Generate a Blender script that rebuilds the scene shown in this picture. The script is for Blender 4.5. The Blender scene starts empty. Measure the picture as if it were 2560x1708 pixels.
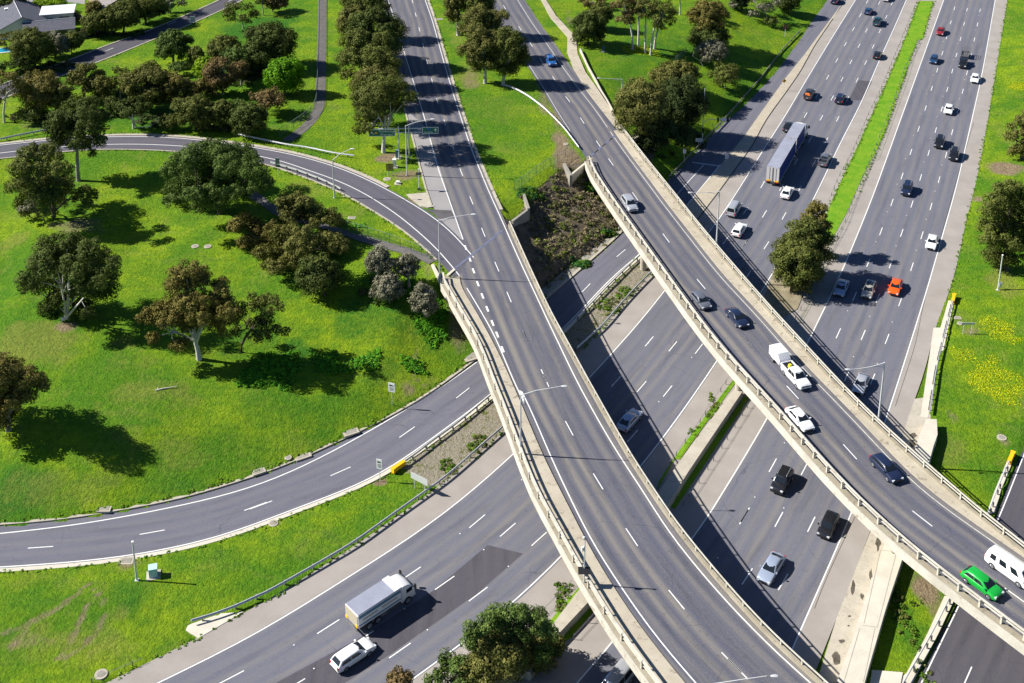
import bpy, bmesh, math, random
import numpy as np
from mathutils import Vector, Matrix
from mathutils.geometry import tessellate_polygon, delaunay_2d_cdt
R = math.radians
random.seed(7); RNG = np.random.default_rng(7)
SC = bpy.context.scene; COL = SC.collection
# ---------------------------------------------------------------- survey: photo pixels -> metres on the ground
F, PIT, CH, CX, CY = 3150.0, R(18.0), 114.0, 1280.0, -61.5
SP, CP = math.sin(PIT), math.cos(PIT)
K = 2350/720
OFF = {'A1':(0,0),'A2':(640,0),'A3':(1280,0),'A4':(1840,0),'A5':(0,400),'A6':(640,400),'A7':(1280,400),'A8':(1840,400),
       'B1':(0,820),'B2':(640,820),'B3':(1280,820),'B4':(1840,820),'C1':(0,1228),'C2':(640,1228),'C3':(1280,1228),'C4':(1840,1228)}
def nat(c, x, y): return (OFF[c][0]+x/K, OFF[c][1]+y/K)
def P(s):
    out = []; c = None
    for tok in s.split():
        if ':' in tok: c, tok = tok.split(':')
        x, y = map(float, tok.split(','))
        out.append((x, y) if c == 'n' else nat(c, x, y))
    return out
def un(px, py, z=0.0):
    a = (px-CX)/F; b = (py-CY)/F
    t = (z-CH)/(-SP-b*CP)
    return np.array([a*t, (CP-b*SP)*t])
def Z_at(Y, py):
    t = (CY-py)/F
    return CH + Y*(t*CP-SP)/(CP+t*SP)
def ppm(py, z=0.0):           # pixels of the photo per metre across the view
    d = un(CX, py, z)[1]; return F/(d*CP-(z-CH)*SP)
def W(s, z=0.0): return np.array([un(x, y, z) for x, y in P(s)])
# ---------------------------------------------------------------- polylines
def resample(p, step):
    p = np.asarray(p, float); d = np.r_[0, np.cumsum(np.hypot(*np.diff(p, axis=0).T))]
    n = max(2, int(round(d[-1]/step))+1); s = np.linspace(0, d[-1], n)
    return np.stack([np.interp(s, d, p[:, 0]), np.interp(s, d, p[:, 1])], -1)
def smooth(p, step=2.0, it=6, e0=0, e1=0):
    p = resample(p, step)
    for _ in range(it):
        q = p.copy(); q[1:-1] = .25*p[:-2]+.5*p[1:-1]+.25*p[2:]; p = q
    k = min(4, len(p)-1)
    if e0:
        t = p[0]-p[k]; t /= np.hypot(*t); p = np.vstack([p[0]+t*e0, p])
    if e1:
        t = p[-1]-p[-1-k]; t /= np.hypot(*t); p = np.vstack([p, p[-1]+t*e1])
    return resample(p, step)
class Line:
    def __init__(s, p, step=2.0, it=6, e0=0, e1=0):
        s.p = smooth(p, step, it, e0, e1)
        t = np.gradient(s.p, axis=0); s.t = t/np.hypot(t[:, 0], t[:, 1])[:, None]
        s.n = np.stack([s.t[:, 1], -s.t[:, 0]], -1)       # to the right of travel
        s.s = np.r_[0, np.cumsum(np.hypot(*np.diff(s.p, axis=0).T))]
    def lat(s, q):
        q = np.asarray(q); out = np.full(len(s.p), np.nan)
        for i, (c, t, n) in enumerate(zip(s.p, s.t, s.n)):
            v = q-c; a = v@t; l = v@n
            k = np.nonzero((a[:-1]*a[1:] <= 0) & (a[:-1] != a[1:]))[0]
            if len(k):
                f = a[k]/(a[k]-a[k+1]); L = l[k]+f*(l[k+1]-l[k]); out[i] = L[np.argmin(abs(L))]
        ok = ~np.isnan(out)
        return np.interp(s.s, s.s[ok], out[ok])
    def near(s, xy): return int(np.argmin(((s.p-np.asarray(xy))**2).sum(1)))
    def cut(s, i, j):
        o = Line.__new__(Line); sl = slice(i, j)
        o.p, o.t, o.n, o.s = s.p[sl], s.t[sl], s.n[sl], s.s[sl]; return o
    def off(s, o): return s.p+s.n*np.broadcast_to(o, len(s.p))[:, None]
# ---------------------------------------------------------------- objects
def tag(o, label=None, cat=None, group=None, kind=None):
    if label: o['label'] = label
    if cat: o['category'] = cat
    if group: o['group'] = group
    if kind: o['kind'] = kind
    return o
def link(name, me, mat=None, parent=None, loc=None):
    o = bpy.data.objects.new(name, me); COL.objects.link(o)
    if mat is not None and me is not None:
        for m in (mat if isinstance(mat, (list, tuple)) else [mat]): me.materials.append(m)
    if parent: o.parent = parent
    if loc is not None: o.location = loc
    return o
def empty(name, loc=(0, 0, 0), rz=0.0, **kw):
    o = bpy.data.objects.new(name, None); COL.objects.link(o); o.empty_display_size = .3
    o.location = loc; o.rotation_euler = (0, 0, rz); return tag(o, **kw)
def mesh(name, v, f, smooth_angle=None):
    me = bpy.data.meshes.new(name); me.from_pydata([tuple(map(float, a)) for a in v], [], [tuple(a) for a in f]); me.update()
    if smooth_angle is not None:
        me.polygons.foreach_set('use_smooth', [True]*len(me.polygons)); me.set_sharp_from_angle(angle=R(smooth_angle))
    return me
def fastmesh(name, v, quads):
    me = bpy.data.meshes.new(name); n = len(quads)
    me.vertices.add(len(v)); me.vertices.foreach_set('co', np.asarray(v, np.float32).ravel())
    me.loops.add(n*4); me.loops.foreach_set('vertex_index', np.asarray(quads, np.int32).ravel())
    me.polygons.add(n); me.polygons.foreach_set('loop_start', np.arange(0, n*4, 4, dtype=np.int32))
    me.update(calc_edges=True); return me
class MB:                                     # collects solids for ONE mesh
    def __init__(s): s.v = []; s.f = []
    def add(s, v, f):
        b = len(s.v); s.v += [tuple(map(float, a)) for a in v]; s.f += [tuple(b+i for i in a) for a in f]; return s
    def box(s, c, d, rz=0.0, M=None):
        x, y, z = d[0]/2, d[1]/2, d[2]/2; cr, sr = math.cos(rz), math.sin(rz); v = []
        for a, b, e in ((-x,-y,-z),(x,-y,-z),(x,y,-z),(-x,y,-z),(-x,-y,z),(x,-y,z),(x,y,z),(-x,y,z)):
            q = Vector((a*cr-b*sr, a*sr+b*cr, e))
            if M is not None: q = M @ q
            v.append((c[0]+q.x, c[1]+q.y, c[2]+q.z))
        return s.add(v, [(0,3,2,1),(4,5,6,7),(0,1,5,4),(1,2,6,5),(2,3,7,6),(3,0,4,7)])
    def tube(s, pts, r, n=8, caps=True):
        pts = [Vector(p) for p in pts]; rs = r if isinstance(r, (list, tuple)) else [r]*len(pts); v = []; f = []
        for i, p in enumerate(pts):
            t = (pts[min(i+1, len(pts)-1)]-pts[max(i-1, 0)]).normalized()
            u = t.cross(Vector((0, 0, 1)) if abs(t.z) < .95 else Vector((1, 0, 0))).normalized(); w = t.cross(u)
            for k in range(n):
                a = 2*math.pi*k/n; v.append(p+(u*math.cos(a)+w*math.sin(a))*rs[i])
        for i in range(len(pts)-1):
            for k in range(n):
                a = i*n+k; b = i*n+(k+1) % n; f.append((a, b, b+n, a+n))
        if caps: f.append(tuple(range(n-1, -1, -1))); f.append(tuple(range(len(v)-n, len(v))))
        return s.add(v, f)
    def prism(s, poly, z0, z1):
        n = len(poly); v = [(x, y, z0) for x, y in poly]+[(x, y, z1) for x, y in poly]
        a = sum(poly[i][0]*poly[(i+1) % n][1]-poly[(i+1) % n][0]*poly[i][1] for i in range(n))
        if a < 0: v = v[:n][::-1]+v[n:][::-1]
        f = [(i, (i+1) % n, n+(i+1) % n, n+i) for i in range(n)]
        for t in tessellate_polygon([[Vector((p[0], p[1], 0)) for p in v[:n]]]):
            nz = (Vector(v[t[1]])-Vector(v[t[0]])).cross(Vector(v[t[2]])-Vector(v[t[0]])).z
            t = t if nz > 0 else t[::-1]
            f.append(tuple(n+i for i in t)); f.append(tuple(t[::-1]))
        return s.add(v, f)
    def build(s, name, mat, parent=None, sm=None, **kw):
        o = link(name, mesh(name, s.v, s.f, sm), mat, parent); return tag(o, **kw)
def loft(ln, prof, closed=True, caps=True, mb=None):
    """profile [(offset array or number, z array or number)] swept along a Line"""
    n = len(ln.p); m = len(prof); v = []
    rows = [(ln.off(o), np.broadcast_to(z, n)) for o, z in prof]
    for i in range(n):
        for q, z in rows: v.append((q[i, 0], q[i, 1], z[i]))
    f = []
    for i in range(n-1):
        for k in range(m if closed else m-1):
            a = i*m+k; b = i*m+(k+1) % m; f.append((a, b, b+m, a+m))
    if closed and caps: f.append(tuple(range(m-1, -1, -1))); f.append(tuple(range((n-1)*m, n*m)))
    mb = mb or MB(); mb.add(v, f); return mb
def ribbon(name, ln, o1, o2, z, mat, parent=None, **kw):
    n = len(ln.p); a = ln.off(o1); b = ln.off(o2); z = np.broadcast_to(z, n)
    o1 = np.broadcast_to(o1, n); o2 = np.broadcast_to(o2, n)
    v = [(p[0], p[1], h) for p, h in zip(a, z)]+[(p[0], p[1], h) for p, h in zip(b, z)]
    f = [(i, n+i, n+i+1, i+1) for i in range(n-1)]
    if o1[n//2] < o2[n//2]: f = f                                   # faces up either way
    me = mesh(name, v, f)
    uv = me.uv_layers.new(name='UVMap'); us = np.r_[o1, o2]; vs = np.r_[ln.s, ln.s]
    for l in me.loops: uv.data[l.index].uv = (us[l.vertex_index], vs[l.vertex_index])
    if me.polygons[0].normal.z < 0: me.flip_normals()
    return tag(link(name, me, mat, parent), **kw)
def sheet(name, poly, z, mat, parent=None, **kw):
    v = [(p[0], p[1], z) for p in poly]
    f = [tuple(t) for t in tessellate_polygon([[Vector(q) for q in v]])]
    me = mesh(name, v, f); bm = bmesh.new(); bm.from_mesh(me)
    for q in bm.faces:
        if q.normal.z < 0: q.normal_flip()
    bm.to_mesh(me); bm.free()
    return tag(link(name, me, mat, parent), **kw)
def mark(ln, width, z, mb, a=None, b=None):
    h = width/2; n = len(ln.p); L = ln.off(-h); Q = ln.off(h)
    v = [(x, y, z) for x, y in L]+[(x, y, z) for x, y in Q]
    mb.add(v, [(i, n+i, n+i+1, i+1) for i in range(n-1)])
def dash(mb, c, t, ln, w, z):
    t = np.asarray(t); n = np.array([t[1], -t[0]]); a = c-t*ln/2; b = c+t*ln/2
    mb.add([(*(a-n*w/2), z), (*(a+n*w/2), z), (*(b+n*w/2), z), (*(b-n*w/2), z)], [(0, 1, 2, 3)])
# ---------------------------------------------------------------- materials
class NT:
    def __init__(s, name):
        s.m = bpy.data.materials.new(name); s.m.use_nodes = True; s.t = s.m.node_tree; s.t.nodes.clear()
    def n(s, typ, props=None, **inp):
        d = s.t.nodes.new('ShaderNode'+typ)
        for k, v in (props or {}).items(): setattr(d, k, v)
        for k, v in inp.items():
            k = int(k[1:]) if k[0] == '_' and k[1:].isdigit() else k.replace('_', ' ')
            if isinstance(v, bpy.types.NodeSocket): s.t.links.new(v, d.inputs[k])
            elif v is not None: d.inputs[k].default_value = v
        return d
    def mix(s, fac, a, b, mode='MIX'):
        d = s.t.nodes.new('ShaderNodeMix'); d.data_type = 'RGBA'; d.blend_type = mode
        for i, v in ((0, fac), (6, a), (7, b)):
            if isinstance(v, bpy.types.NodeSocket): s.t.links.new(v, d.inputs[i])
            else: d.inputs[i].default_value = v if i == 0 else (*v[:3], 1)
        return d.outputs[2]
    def noise(s, vec, scale, detail=3.0, rough=.55, dist=0.0):
        return s.n('TexNoise', Vector=vec, Scale=scale, Detail=detail, Roughness=rough, Distortion=dist).outputs[0]
    def ramp(s, fac, a, b):
        return s.n('MapRange', _0=fac, _1=a, _2=b).outputs[0]
    def math(s, op, a, b=0.0): return s.n('Math', {'operation': op}, _0=a, _1=b).outputs[0]
    def out(s, bsdf): s.n('OutputMaterial', Surface=bsdf.outputs[0]); return s.m
    def pr(s, col, rough=.8, metal=0.0, spec=.3, normal=None, coat=0.0, **kw):
        return s.n('BsdfPrincipled', Base_Color=col if isinstance(col, bpy.types.NodeSocket) else (*col[:3], 1), Roughness=rough,
                   Metallic=metal, Specular_IOR_Level=spec, Normal=normal, Coat_Weight=coat, **kw)
    def obj(s): return s.n('TexCoord').outputs['Object']
    def bump(s, h, st, d=.05): return s.n('Bump', Height=h, Strength=st, Distance=d).outputs[0]
def plain(name, c, rough=.5, metal=0.0, spec=.4, coat=0.0):
    t = NT(name); return t.out(t.pr(c, rough, metal, spec, coat=coat))
def mottled(name, c1, c2, sc=1.0, fine=12.0, rough=.85, bump=.3, bd=.03, spec=.2, c3=None):
    t = NT(name); o = t.obj()
    a = t.ramp(t.noise(o, sc, 4), .35, .68); b = t.noise(o, fine, 3, .7)
    col = t.mix(a, c1, c2)
    if c3: col = t.mix(t.ramp(t.noise(o, sc*2.7, 5, .65, 1.0), .56, .68), col, c3)
    col = t.mix(t.math('MULTIPLY', t.ramp(b, .3, .72), .32), col, tuple(x*.55 for x in (c1[0], c1[1], c1[2])))
    return t.out(t.pr(col, rough, 0, spec, t.bump(b, bump, bd)))
def asphalt(name, dark, warm, per=1.75, phase=0.0, amt=.55, speck=.28):
    """lane-following streaks come from the strip's own UV (metres across, metres along)"""
    t = NT(name); uv = t.n('UVMap').outputs[0]; x = t.n('SeparateXYZ', Vector=uv); o = t.obj()
    u, v = x.outputs[0], x.outputs[1]
    vec = t.n('CombineXYZ', X=t.math('MULTIPLY', u, 1.0), Y=t.math('MULTIPLY', v, .02)).outputs[0]
    vec2 = t.n('CombineXYZ', X=t.math('MULTIPLY', u, 3.0), Y=t.math('MULTIPLY', v, .05)).outputs[0]
    ns = t.noise(vec, .8, 3); n2 = t.noise(vec2, 1.0, 3)
    ph = t.math('ADD', t.math('MULTIPLY', u, 2*math.pi/per), t.math('ADD', t.math('MULTIPLY', ns, 2.2), phase))
    wv = t.math('ADD', t.math('MULTIPLY', t.math('SINE', ph), .5), .5)
    f = t.math('MULTIPLY', t.math('ADD', t.math('MULTIPLY', wv, t.ramp(t.noise(vec, .35, 2), .25, .7)), t.math('MULTIPLY', n2, .6)), amt)
    col = t.mix(f, dark, warm)
    big = t.ramp(t.noise(o, .09, 4), .3, .75); col = t.mix(t.math('MULTIPLY', big, .22), col, tuple(q*1.45 for q in dark))
    st = t.noise(t.n('CombineXYZ', X=t.math('MULTIPLY', u, .55), Y=t.math('MULTIPLY', v, .045)).outputs[0], 1.3, 5, .7); col = t.mix(t.math('MULTIPLY', t.ramp(st,   .50, .74), .6), col, tuple(q*.55 for q in dark))
    oil = t.noise(o, 1.3, 5, .75); col = t.mix(t.math('MULTIPLY', t.ramp(oil, .57, .72), .45), col, tuple(q*.45 for q in dark))
    vz = t.n('TexVoronoi', {'feature': 'DISTANCE_TO_EDGE'}, Vector=t.n('VectorMath', {'operation': 'ADD'}, _0=o, _1=t.n('TexNoise', Vector=o, Scale=.5).outputs['Color']).outputs[0], Scale=.11).outputs[0]
    col = t.mix(t.math('MULTIPLY', t.math('MULTIPLY', t.math('SUBTRACT', 1.0, t.ramp(vz, .0, .006)), t.ramp(big, .45, .7)), .55), col, tuple(q*.4 for q in dark))
    sp = t.noise(o, 9.0, 2, .8); col = t.mix(t.math('MULTIPLY', t.ramp(sp, .42, .75), speck), col, tuple(q*.45 for q in dark))
    sq = t.noise(o, 6.0, 2, .8); col = t.mix(t.math('MULTIPLY', t.ramp(sq, .55, .8), speck), col, tuple(q*1.9 for q in warm))
    return t.out(t.pr(col, .85, 0, .25, t.bump(sp, .25, .02)))
M = {}
M['asph'] = asphalt('asphalt_freeway', (.112,.119,.160), (.198,.184,.172), 1.75, .4, .62)
M['asph_br'] = asphalt('asphalt_overpass', (.060,.067,.110), (.225,.205,.175), 1.75, 1.2, .80)
M['asph_ramp'] = asphalt('asphalt_ramp', (.115,.117,.155), (.178,.170,.172), 1.75, .0, .5)
M['asph_new'] = asphalt('asphalt_new', (.070,.066,.083), (.104,.098,.102), 1.75, .0, .4)
M['asph_loop'] = asphalt('asphalt_loop', (.088,.085,.110), (.120,.115,.126), 1.75, .0, .5)
M['shoulder'] = mottled('shoulder_pavement', (.300,.270,.248), (.355,.325,.298), .25, 7, .9, .25)
M['shoulder_g'] = mottled('shoulder_seal', (.270,.258,.262), (.315,.300,.298), .25, 7, .9, .25)
M['island'] = mottled('island_paving', (.400,.352,.275), (.460,.412,.330), .6, 6, .9, .3, c3=(.32,.28,.21))
M['conc'] = mottled('concrete', (.40,.365,.30), (.50,.455,.375), .5, 7, .85, .2, c3=(.33,.29,.23))
M['conc_w'] = mottled('pale_concrete', (.54,.50,.42), (.62,.58,.49), .6, 8, .8, .15)
M['conc_t'] = mottled('tan_concrete', (.285,.25,.185), (.385,.345,.265), .35, 7, .9, .25, c3=(.18,.16,.125))
M['foot'] = mottled('footpath_concrete', (.40,.355,.275), (.49,.44,.35), .35, 6, .9, .25, c3=(.24,.20,.15))
M['conc_d'] = mottled('weathered_concrete', (.26,.245,.21), (.34,.315,.27), .7, 6, .9, .3)
M['fascia'] = mottled('white_fascia', (.48,.45,.38), (.60,.565,.49), .3, 5, .8, .15, c3=(.34,.30,.24))
M['rail_w'] = mottled('cream_rail_paint', (.54,.51,.43), (.64,.61,.53), .4, 6, .6, .1, c3=(.42,.38,.30))
M['paint'] = mottled('road_paint', (.72,.72,.70), (.84,.84,.82), 3.0, 14, .6, .1)
M['paint_old'] = mottled('worn_road_paint', (.48,.47,.45), (.66,.65,.62), 2.0, 10, .7, .1)
M['steel'] = plain('galvanised_steel', (.60,.61,.62), .5, .25)
M['patch_d'] = mottled('dark_seal_patch', (.085,.080,.088), (.12,.115,.12), .6, 9, .9, .2)
M['steel_d'] = plain('weathered_steel', (.20,.20,.21), .6, .4)
M['dark'] = plain('dark_void', (.012,.012,.014), .8)
M['black'] = plain('black_plastic', (.018,.018,.02), .45)
M['tyre'] = plain('tyre_rubber', (.02,.02,.021), .8)
M['rim'] = plain('alloy_rim', (.55,.56,.58), .3, .8)
M['glass'] = plain('car_glass', (.012,.016,.022), .06, 0, .6)
M['lampglass'] = plain('lamp_glass', (.72,.74,.76), .12, .3)
M['red'] = plain('tail_light_red', (.45,.012,.01), .25)
M['white'] = plain('white_paint', (.80,.80,.80), .4)
M['joint'] = mottled('joint_strip', (.11,.125,.20), (.17,.185,.26), 1.5, 8, .7, .1)
M['green_sign'] = plain('sign_green', (.0,.15,.085), .5)
M['yellow'] = plain('safety_yellow', (.85,.46,.01), .5)
M['blue_sign'] = plain('sign_blue', (.03,.12,.40), .5)
M['brown_sign'] = plain('sign_brown', (.17,.035,.02), .5)
M['olive_sign'] = plain('sign_olive', (.34,.30,.06), .5)
M['kerb'] = mottled('kerb_concrete', (.38,.345,.28), (.47,.43,.35), .8, 6, .9, .2)
def paintm(name, c, metal=.0, rough=.28): return plain(name, c, rough, metal, .5, coat=.5)
# ================================================================ survey lines
UP = 7.0                                         # level of the local roads above the freeway
S_F1L = 'A4:975,0 850,200 720,410 545,700 400,950 240,1195 20,1550 A7:1690,485 1610,590 1250,1060 1100,1260 830,1560 B3:630,415 B2:2120,1020 1960,1160 1500,1560 C2:1500,215 1200,425 850,640 450,890 0,1190 C1:1650,1390 1290,1565'
S_F1R = 'A4:1390,0 1295,220 1170,490 1020,850 850,1165 665,1567 A8:625,340 320,890 210,1080 B3:1680,260 1520,500 1265,860 1060,1135 C3:425,525 200,760 0,945 C2:2080,945 1680,1270 1500,1400 1280,1530'
S_CR = 'A4:880,5 780,140 560,440 400,640 165,970 A3:1880,1130 1690,1355 1520,1560 A7:1430,370 1050,770 900,880 760,1010 600,1190 415,1380 B2:1935,530 1700,710 1450,890 1250,1040 1000,1210 700,1340 400,1440 100,1560 C1:1900,345 1500,450 1000,540 500,590 0,620'
S_CL = 'A4:740,10 600,200 530,320 300,620 0,930 A3:1760,960 1500,1240 1330,1410 1270,1480 A7:910,590 500,955 300,1120 B2:1835,240 1550,450 1300,625 1000,780 700,925 330,1095 0,1225 B1:1900,1275 1500,1405 1000,1495 600,1565 C1:400,255 0,285'
S_CLW = 'B2:1840,250 1500,500 1270,640 900,860 500,1080 0,1310 C1:2010,0 1500,115 1000,215 500,300 0,345'
S_F2L = 'A4:1695,0 1507,520 1130,1567 A8:1000,590 830,990 585,1490 B4:590,120 255,740 0,1175 B3:1660,1435 1575,1567 C3:1735,0 1470,400 850,1210 530,1567'
S_F2R = 'A4:2115,0 2010,600 1885,1150 1790,1567 A8:1700,560 1560,1060 1400,1567 B4:1265,630 1220,760 C4:965,150 610,940 455,1300'
S_F2S = 'A4:2215,0 2130,530 2070,900 2000,1290 1945,1567 A8:1880,470 1820,800 1730,1130 B4:1610,0 1560,330 1440,620 C4:1110,300 820,1040 660,1440'
S_F1S = 'A4:900,0 790,150 640,370 520,590 390,775 312,880 230,1000 132,1190 A3:1690,1560 A7:1600,370 1155,910 740,1380 530,1567 B3:525,230 B2:2050,830 1560,1250 1100,1567 C2:1000,330 500,640 0,960 C1:2000,990 1620,1195 1100,1460 860,1567'
S_LL = 'A1:0,1250 330,1210 800,1178 1200,1175 1690,1205 2100,1270 2350,1320 A2:300,1350 640,1460 870,1567 A6:900,280 1150,440 1400,650 1520,770 1660,945'
S_LU = 'A1:0,1180 380,1135 860,1108 1140,1103 1500,1118 1900,1168 2350,1240 A2:261,1240 620,1335 900,1445 A6:1100,245 1350,385 1510,490 1690,650 1760,760'
S_LD = 'A1:0,1292 300,1262 560,1227 900,1212 1400,1227 1560,1242 2080,1312 2350,1388 A6:700,258 940,400 1200,560 1350,690 1480,800 1610,960'
S_R1R = 'A2:1380,0 1440,170 1530,500 1620,800 1750,1200 1900,1567 A6:2010,500 2100,710 2200,930 2350,1240 A7:260,1260 415,1560 B3:480,350 700,750 900,1090 1100,1370 1220,1567 C3:1200,250 1400,490 1600,740 1800,960 2000,1170 2180,1340 2350,1500 C4:400,1370 600,1560'
S_R1L = 'A2:1078,0 1130,160 1200,400 1320,780 1400,1050 1480,1370 1555,1567 A6:1640,510 1690,650'
S_R1S = 'A2:960,0 1090,400 1150,640 1220,890 1290,1130 1345,1340 A6:1400,240 1450,400 1510,560 1580,760 1620,895'
S_L1 = 'A6:1720,1045 1850,1260 1960,1450 2010,1567 B2:2020,250 2150,540 2260,760 B3:0,365 150,650 300,1020 430,1300 565,1567 C3:620,380 850,720 1050,1030 1300,1350 1500,1567'
S_LP1 = 'A6:1440,900 1530,1060 1620,1220 1720,1390 1800,1530 B2:1880,400 1980,640 2100,970 2200,1240 2350,1567 C3:290,240 420,510 590,790 760,1080 900,1290 1110,1567'
S_K1 = 'A6:1560,870 1700,1080 1830,1290 1980,1567 B2:2000,250 2120,500 B3:240,1030 390,1310 510,1567 C3:570,350 800,740 1000,1060 1200,1320 1420,1567'
S_RP1 = 'A6:2025,400 2100,560 2200,790 2350,1110 A7:280,1170 430,1440 B3:400,0 560,300 750,640 960,1010 1150,1310 1330,1567 C3:1480,420 1700,690 1930,950 2180,1210 2350,1380 C4:230,1080 500,1340 750,1567'
S_R2R = 'A3:45,0 150,170 280,350 400,530 540,720 700,920 830,1120 960,1300 1160,1567 A7:1200,320 1450,640 1700,960 1950,1220 2200,1500 B4:420,200 650,440 900,690 1150,960 1400,1230 1600,1410 1780,1530 C4:1810,200 2000,350 2200,490 2350,590'
S_R2L = 'A2:1800,0 2000,250 2190,500 2345,745 A3:330,880 440,1050 560,1230 630,1330 A7:700,110 860,330 1080,640 1300,950 1560,1300 B4:0,245 200,460 400,690 600,920 800,1130 1000,1330 1180,1540 C4:1090,90 1400,370 1700,640 2000,880 2350,1150'
S_E2 = 'A7:590,40 645,137 800,372 1000,655 1200,940 1400,1222 1590,1480 B4:0,390 200,603 400,833 600,1072 800,1290 1000,1500 C4:1200,350 1400,530 1600,690 1800,840 2000,1000 2200,1150 2350,1260'
S_RR2 = 'A3:860,980 1000,1170 1150,1360 1320,1567 A7:1500,490 1700,730 1900,960 2100,1190 2350,1460 B4:600,170 800,390 1000,600 1170,760 1400,970 1650,1190 1900,1400 2080,1567 C4:2000,150 2180,290 2350,430'
L_F1 = Line(W(S_F1L), 3, 8, 40, 15); L_F1R = smooth(W(S_F1R), 3, 8, 40, 20); L_F1S = smooth(W(S_F1S), 3, 6, 40, 20)
L_C = Line(W(S_CR), 2, 8, 40, 20); L_CL = smooth(W(S_CL), 2, 6, 40, 20); L_CLW = smooth(W(S_CLW), 2, 6, 3, 20)
L_F2 = Line(W(S_F2L), 3, 8, 40, 25); L_F2R = smooth(W(S_F2R), 3, 8, 40, 30); L_F2S = smooth(W(S_F2S), 3, 6, 40, 20)
L_LP = Line(W(S_LL, UP), 2, 6, 30, 0); L_LU = smooth(W(S_LU, UP), 2, 6, 40, 0); L_LD = smooth(W(S_LD, UP), 2, 6, 40, 0)
L_R1 = Line(W(S_R1R, UP), 2, 8, 40, 20); L_R1L = smooth(W(S_R1L, UP), 2, 6, 40, 0); L_R1S = smooth(W(S_R1S, UP), 2, 6, 40, 0)
L_R2 = Line(W(S_R2R, UP), 2, 8, 40, 25); L_R2L = smooth(W(S_R2L, UP), 2, 8, 40, 30)
# ================================================================ terrain
TP = []
def tp(z, s, jit=0):
    for q in P(s): TP.append((*un(q[0], q[1], z), z))
def tl(z, pts, step=5):
    for q in resample(pts, step): TP.append((q[0], q[1], z))
tp(7, 'A1:0,-300 800,-300 1600,-300 0,100 600,60 1200,60 1800,0 0,700 600,620 1200,400 1800,200 2300,20 0,1000 600,1000 1200,1000 1800,1000 2200,900 300,400 900,300')
tp(7, 'A2:520,0 520,500 490,880 240,1130 800,1290 300,300 300,700 700,200 900,600 1000,1000 1100,1450 560,-200 1400,-200 1750,-200')
tp(7, 'A2:1700,600 2000,850 1650,200 1750,0 1960,1200 2200,1050 1980,1500')
tp(7, 'A3:300,1000 450,1180 200,1200 0,1450')
for l in (L_LU, L_R1S, L_R1L): tl(7, l)
tl(6.97, L_LD); tl(7, L_R1.p[:L_R1.near(un(*nat('A6', 2010, 575), UP))+1]); tl(7, L_R2L[:30]); tl(7, L_R2.p[:L_R2.near(un(*nat('A3', 885, 1070), UP))+1])
tp(6.9, 'A3:265,-60 500,270 560,430 690,690 825,930 880,1000')
tp(6.8, 'A3:20,1540 250,1400 500,1245')
for z, s in ((6.6, '700,300'), (5.6, '1000,480'), (5.6, '1100,250'), (4.2, '1500,350'), (2.2, '1900,250'), (1.0, '2200,200'), (5.2, '1600,100'), (3.6, '1900,-100'), (6.7, '1000,-150'), (3.4, '1300,1000'), (3.8, '1150,1180'), (5.2, '1030,1050'), (3.3, '1500,700'), (5.2, '950,800'), (2.2, '1800,560'), (1.5, '1620,900')):
    tp(z, 'A3:'+s)
tl(.08, L_CL[:L_C.near(un(*nat('A7', 910, 590)))+40] if False else L_CL)
# embankment between the two bridges and under them
tp(6.2, 'A7:10,480 90,340 215,235 330,130 430,60 590,20 700,-60 830,-160')
tp(5.2, 'A6:2150,470 2060,620 1900,760 1750,880 1600,960 1480,930')
tp(3.4, 'A7:180,600 330,480 480,360 640,260 780,200 930,60 1080,-60')
tp(3.0, 'A6:2300,800 2100,950 1900,1050 1720,1150')
# lawn inside the loop
for z, s in ((6.5, 'A5:100,100'), (6.3, 'A5:400,350'), (5.9, 'A5:700,600'), (6.3, 'A5:1200,330'), (6.2, 'A5:1800,480'), (4.5, 'A5:1150,560'), (5.3, 'A5:1450,700'), (5.6, 'A5:2100,700'), (5.4, 'A5:300,800'),
             (5.0, 'A5:1000,900'), (4.6, 'A5:1500,1200'), (4.8, 'A5:2000,1100'), (4.8, 'A5:100,1300'), (4.7, 'A5:800,1400'), (4.5, 'B1:300,300'), (4.4, 'B1:900,350'), (4.1, 'B1:1500,350'),
             (3.5, 'B1:2000,520'), (4.3, 'B1:600,700'), (4.0, 'B1:900,760'), (2.9, 'B1:800,1060'), (2.2, 'B1:1400,1000'), (3.7, 'B1:1200,800'), (3.4, 'B1:300,1000'), (1.9, 'B1:400,1250'), (2.4, 'B1:1800,850'), (1.2, 'B1:2000,1020'), (5.3, 'A6:800,1000'), (4.7, 'A6:1200,1200'), (4.2, 'A6:700,1300'),
             (3.5, 'A6:1100,1450'), (4.7, 'A6:1400,1150'), (2.7, 'A6:1600,1350'), (6.2, 'A6:1380,960'), (3.3, 'B2:300,100'), (2.7, 'B2:800,200'), (2.3, 'B2:1300,100'), (1.1, 'B2:1600,130'),
             (2.6, 'B2:300,600'), (1.3, 'B2:350,850'), (2.2, 'B2:800,520'), (6.7, 'A6:660,570'), (6.8, 'A6:1000,680'), (6.9, 'A6:1300,770'), (6.9, 'A6:1440,840'), (5.0, 'A5:0,500'), (4.2, 'A5:0,1000'), (4.3, 'B1:0,400'), (3.6, 'B1:0,900'), (1.8, 'B1:0,1250'), (3, 'B1:-600,300'), (6.5, 'A5:-500,100'), (1, 'B1:-600,1000')):
    tp(z, s)
tl(.02, L_C.p); tl(.02, L_F1S)
for z, s in ((.55, 'C1:1100,740'), (.65, 'C1:500,900'), (.7, 'C1:0,1000'), (.45, 'C1:1650,700'), (.3, 'C2:200,500'), (.2, 'C2:700,200'), (.4, 'C1:600,1350'), (.6, 'C1:-400,1200')): tp(z, s)
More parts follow.
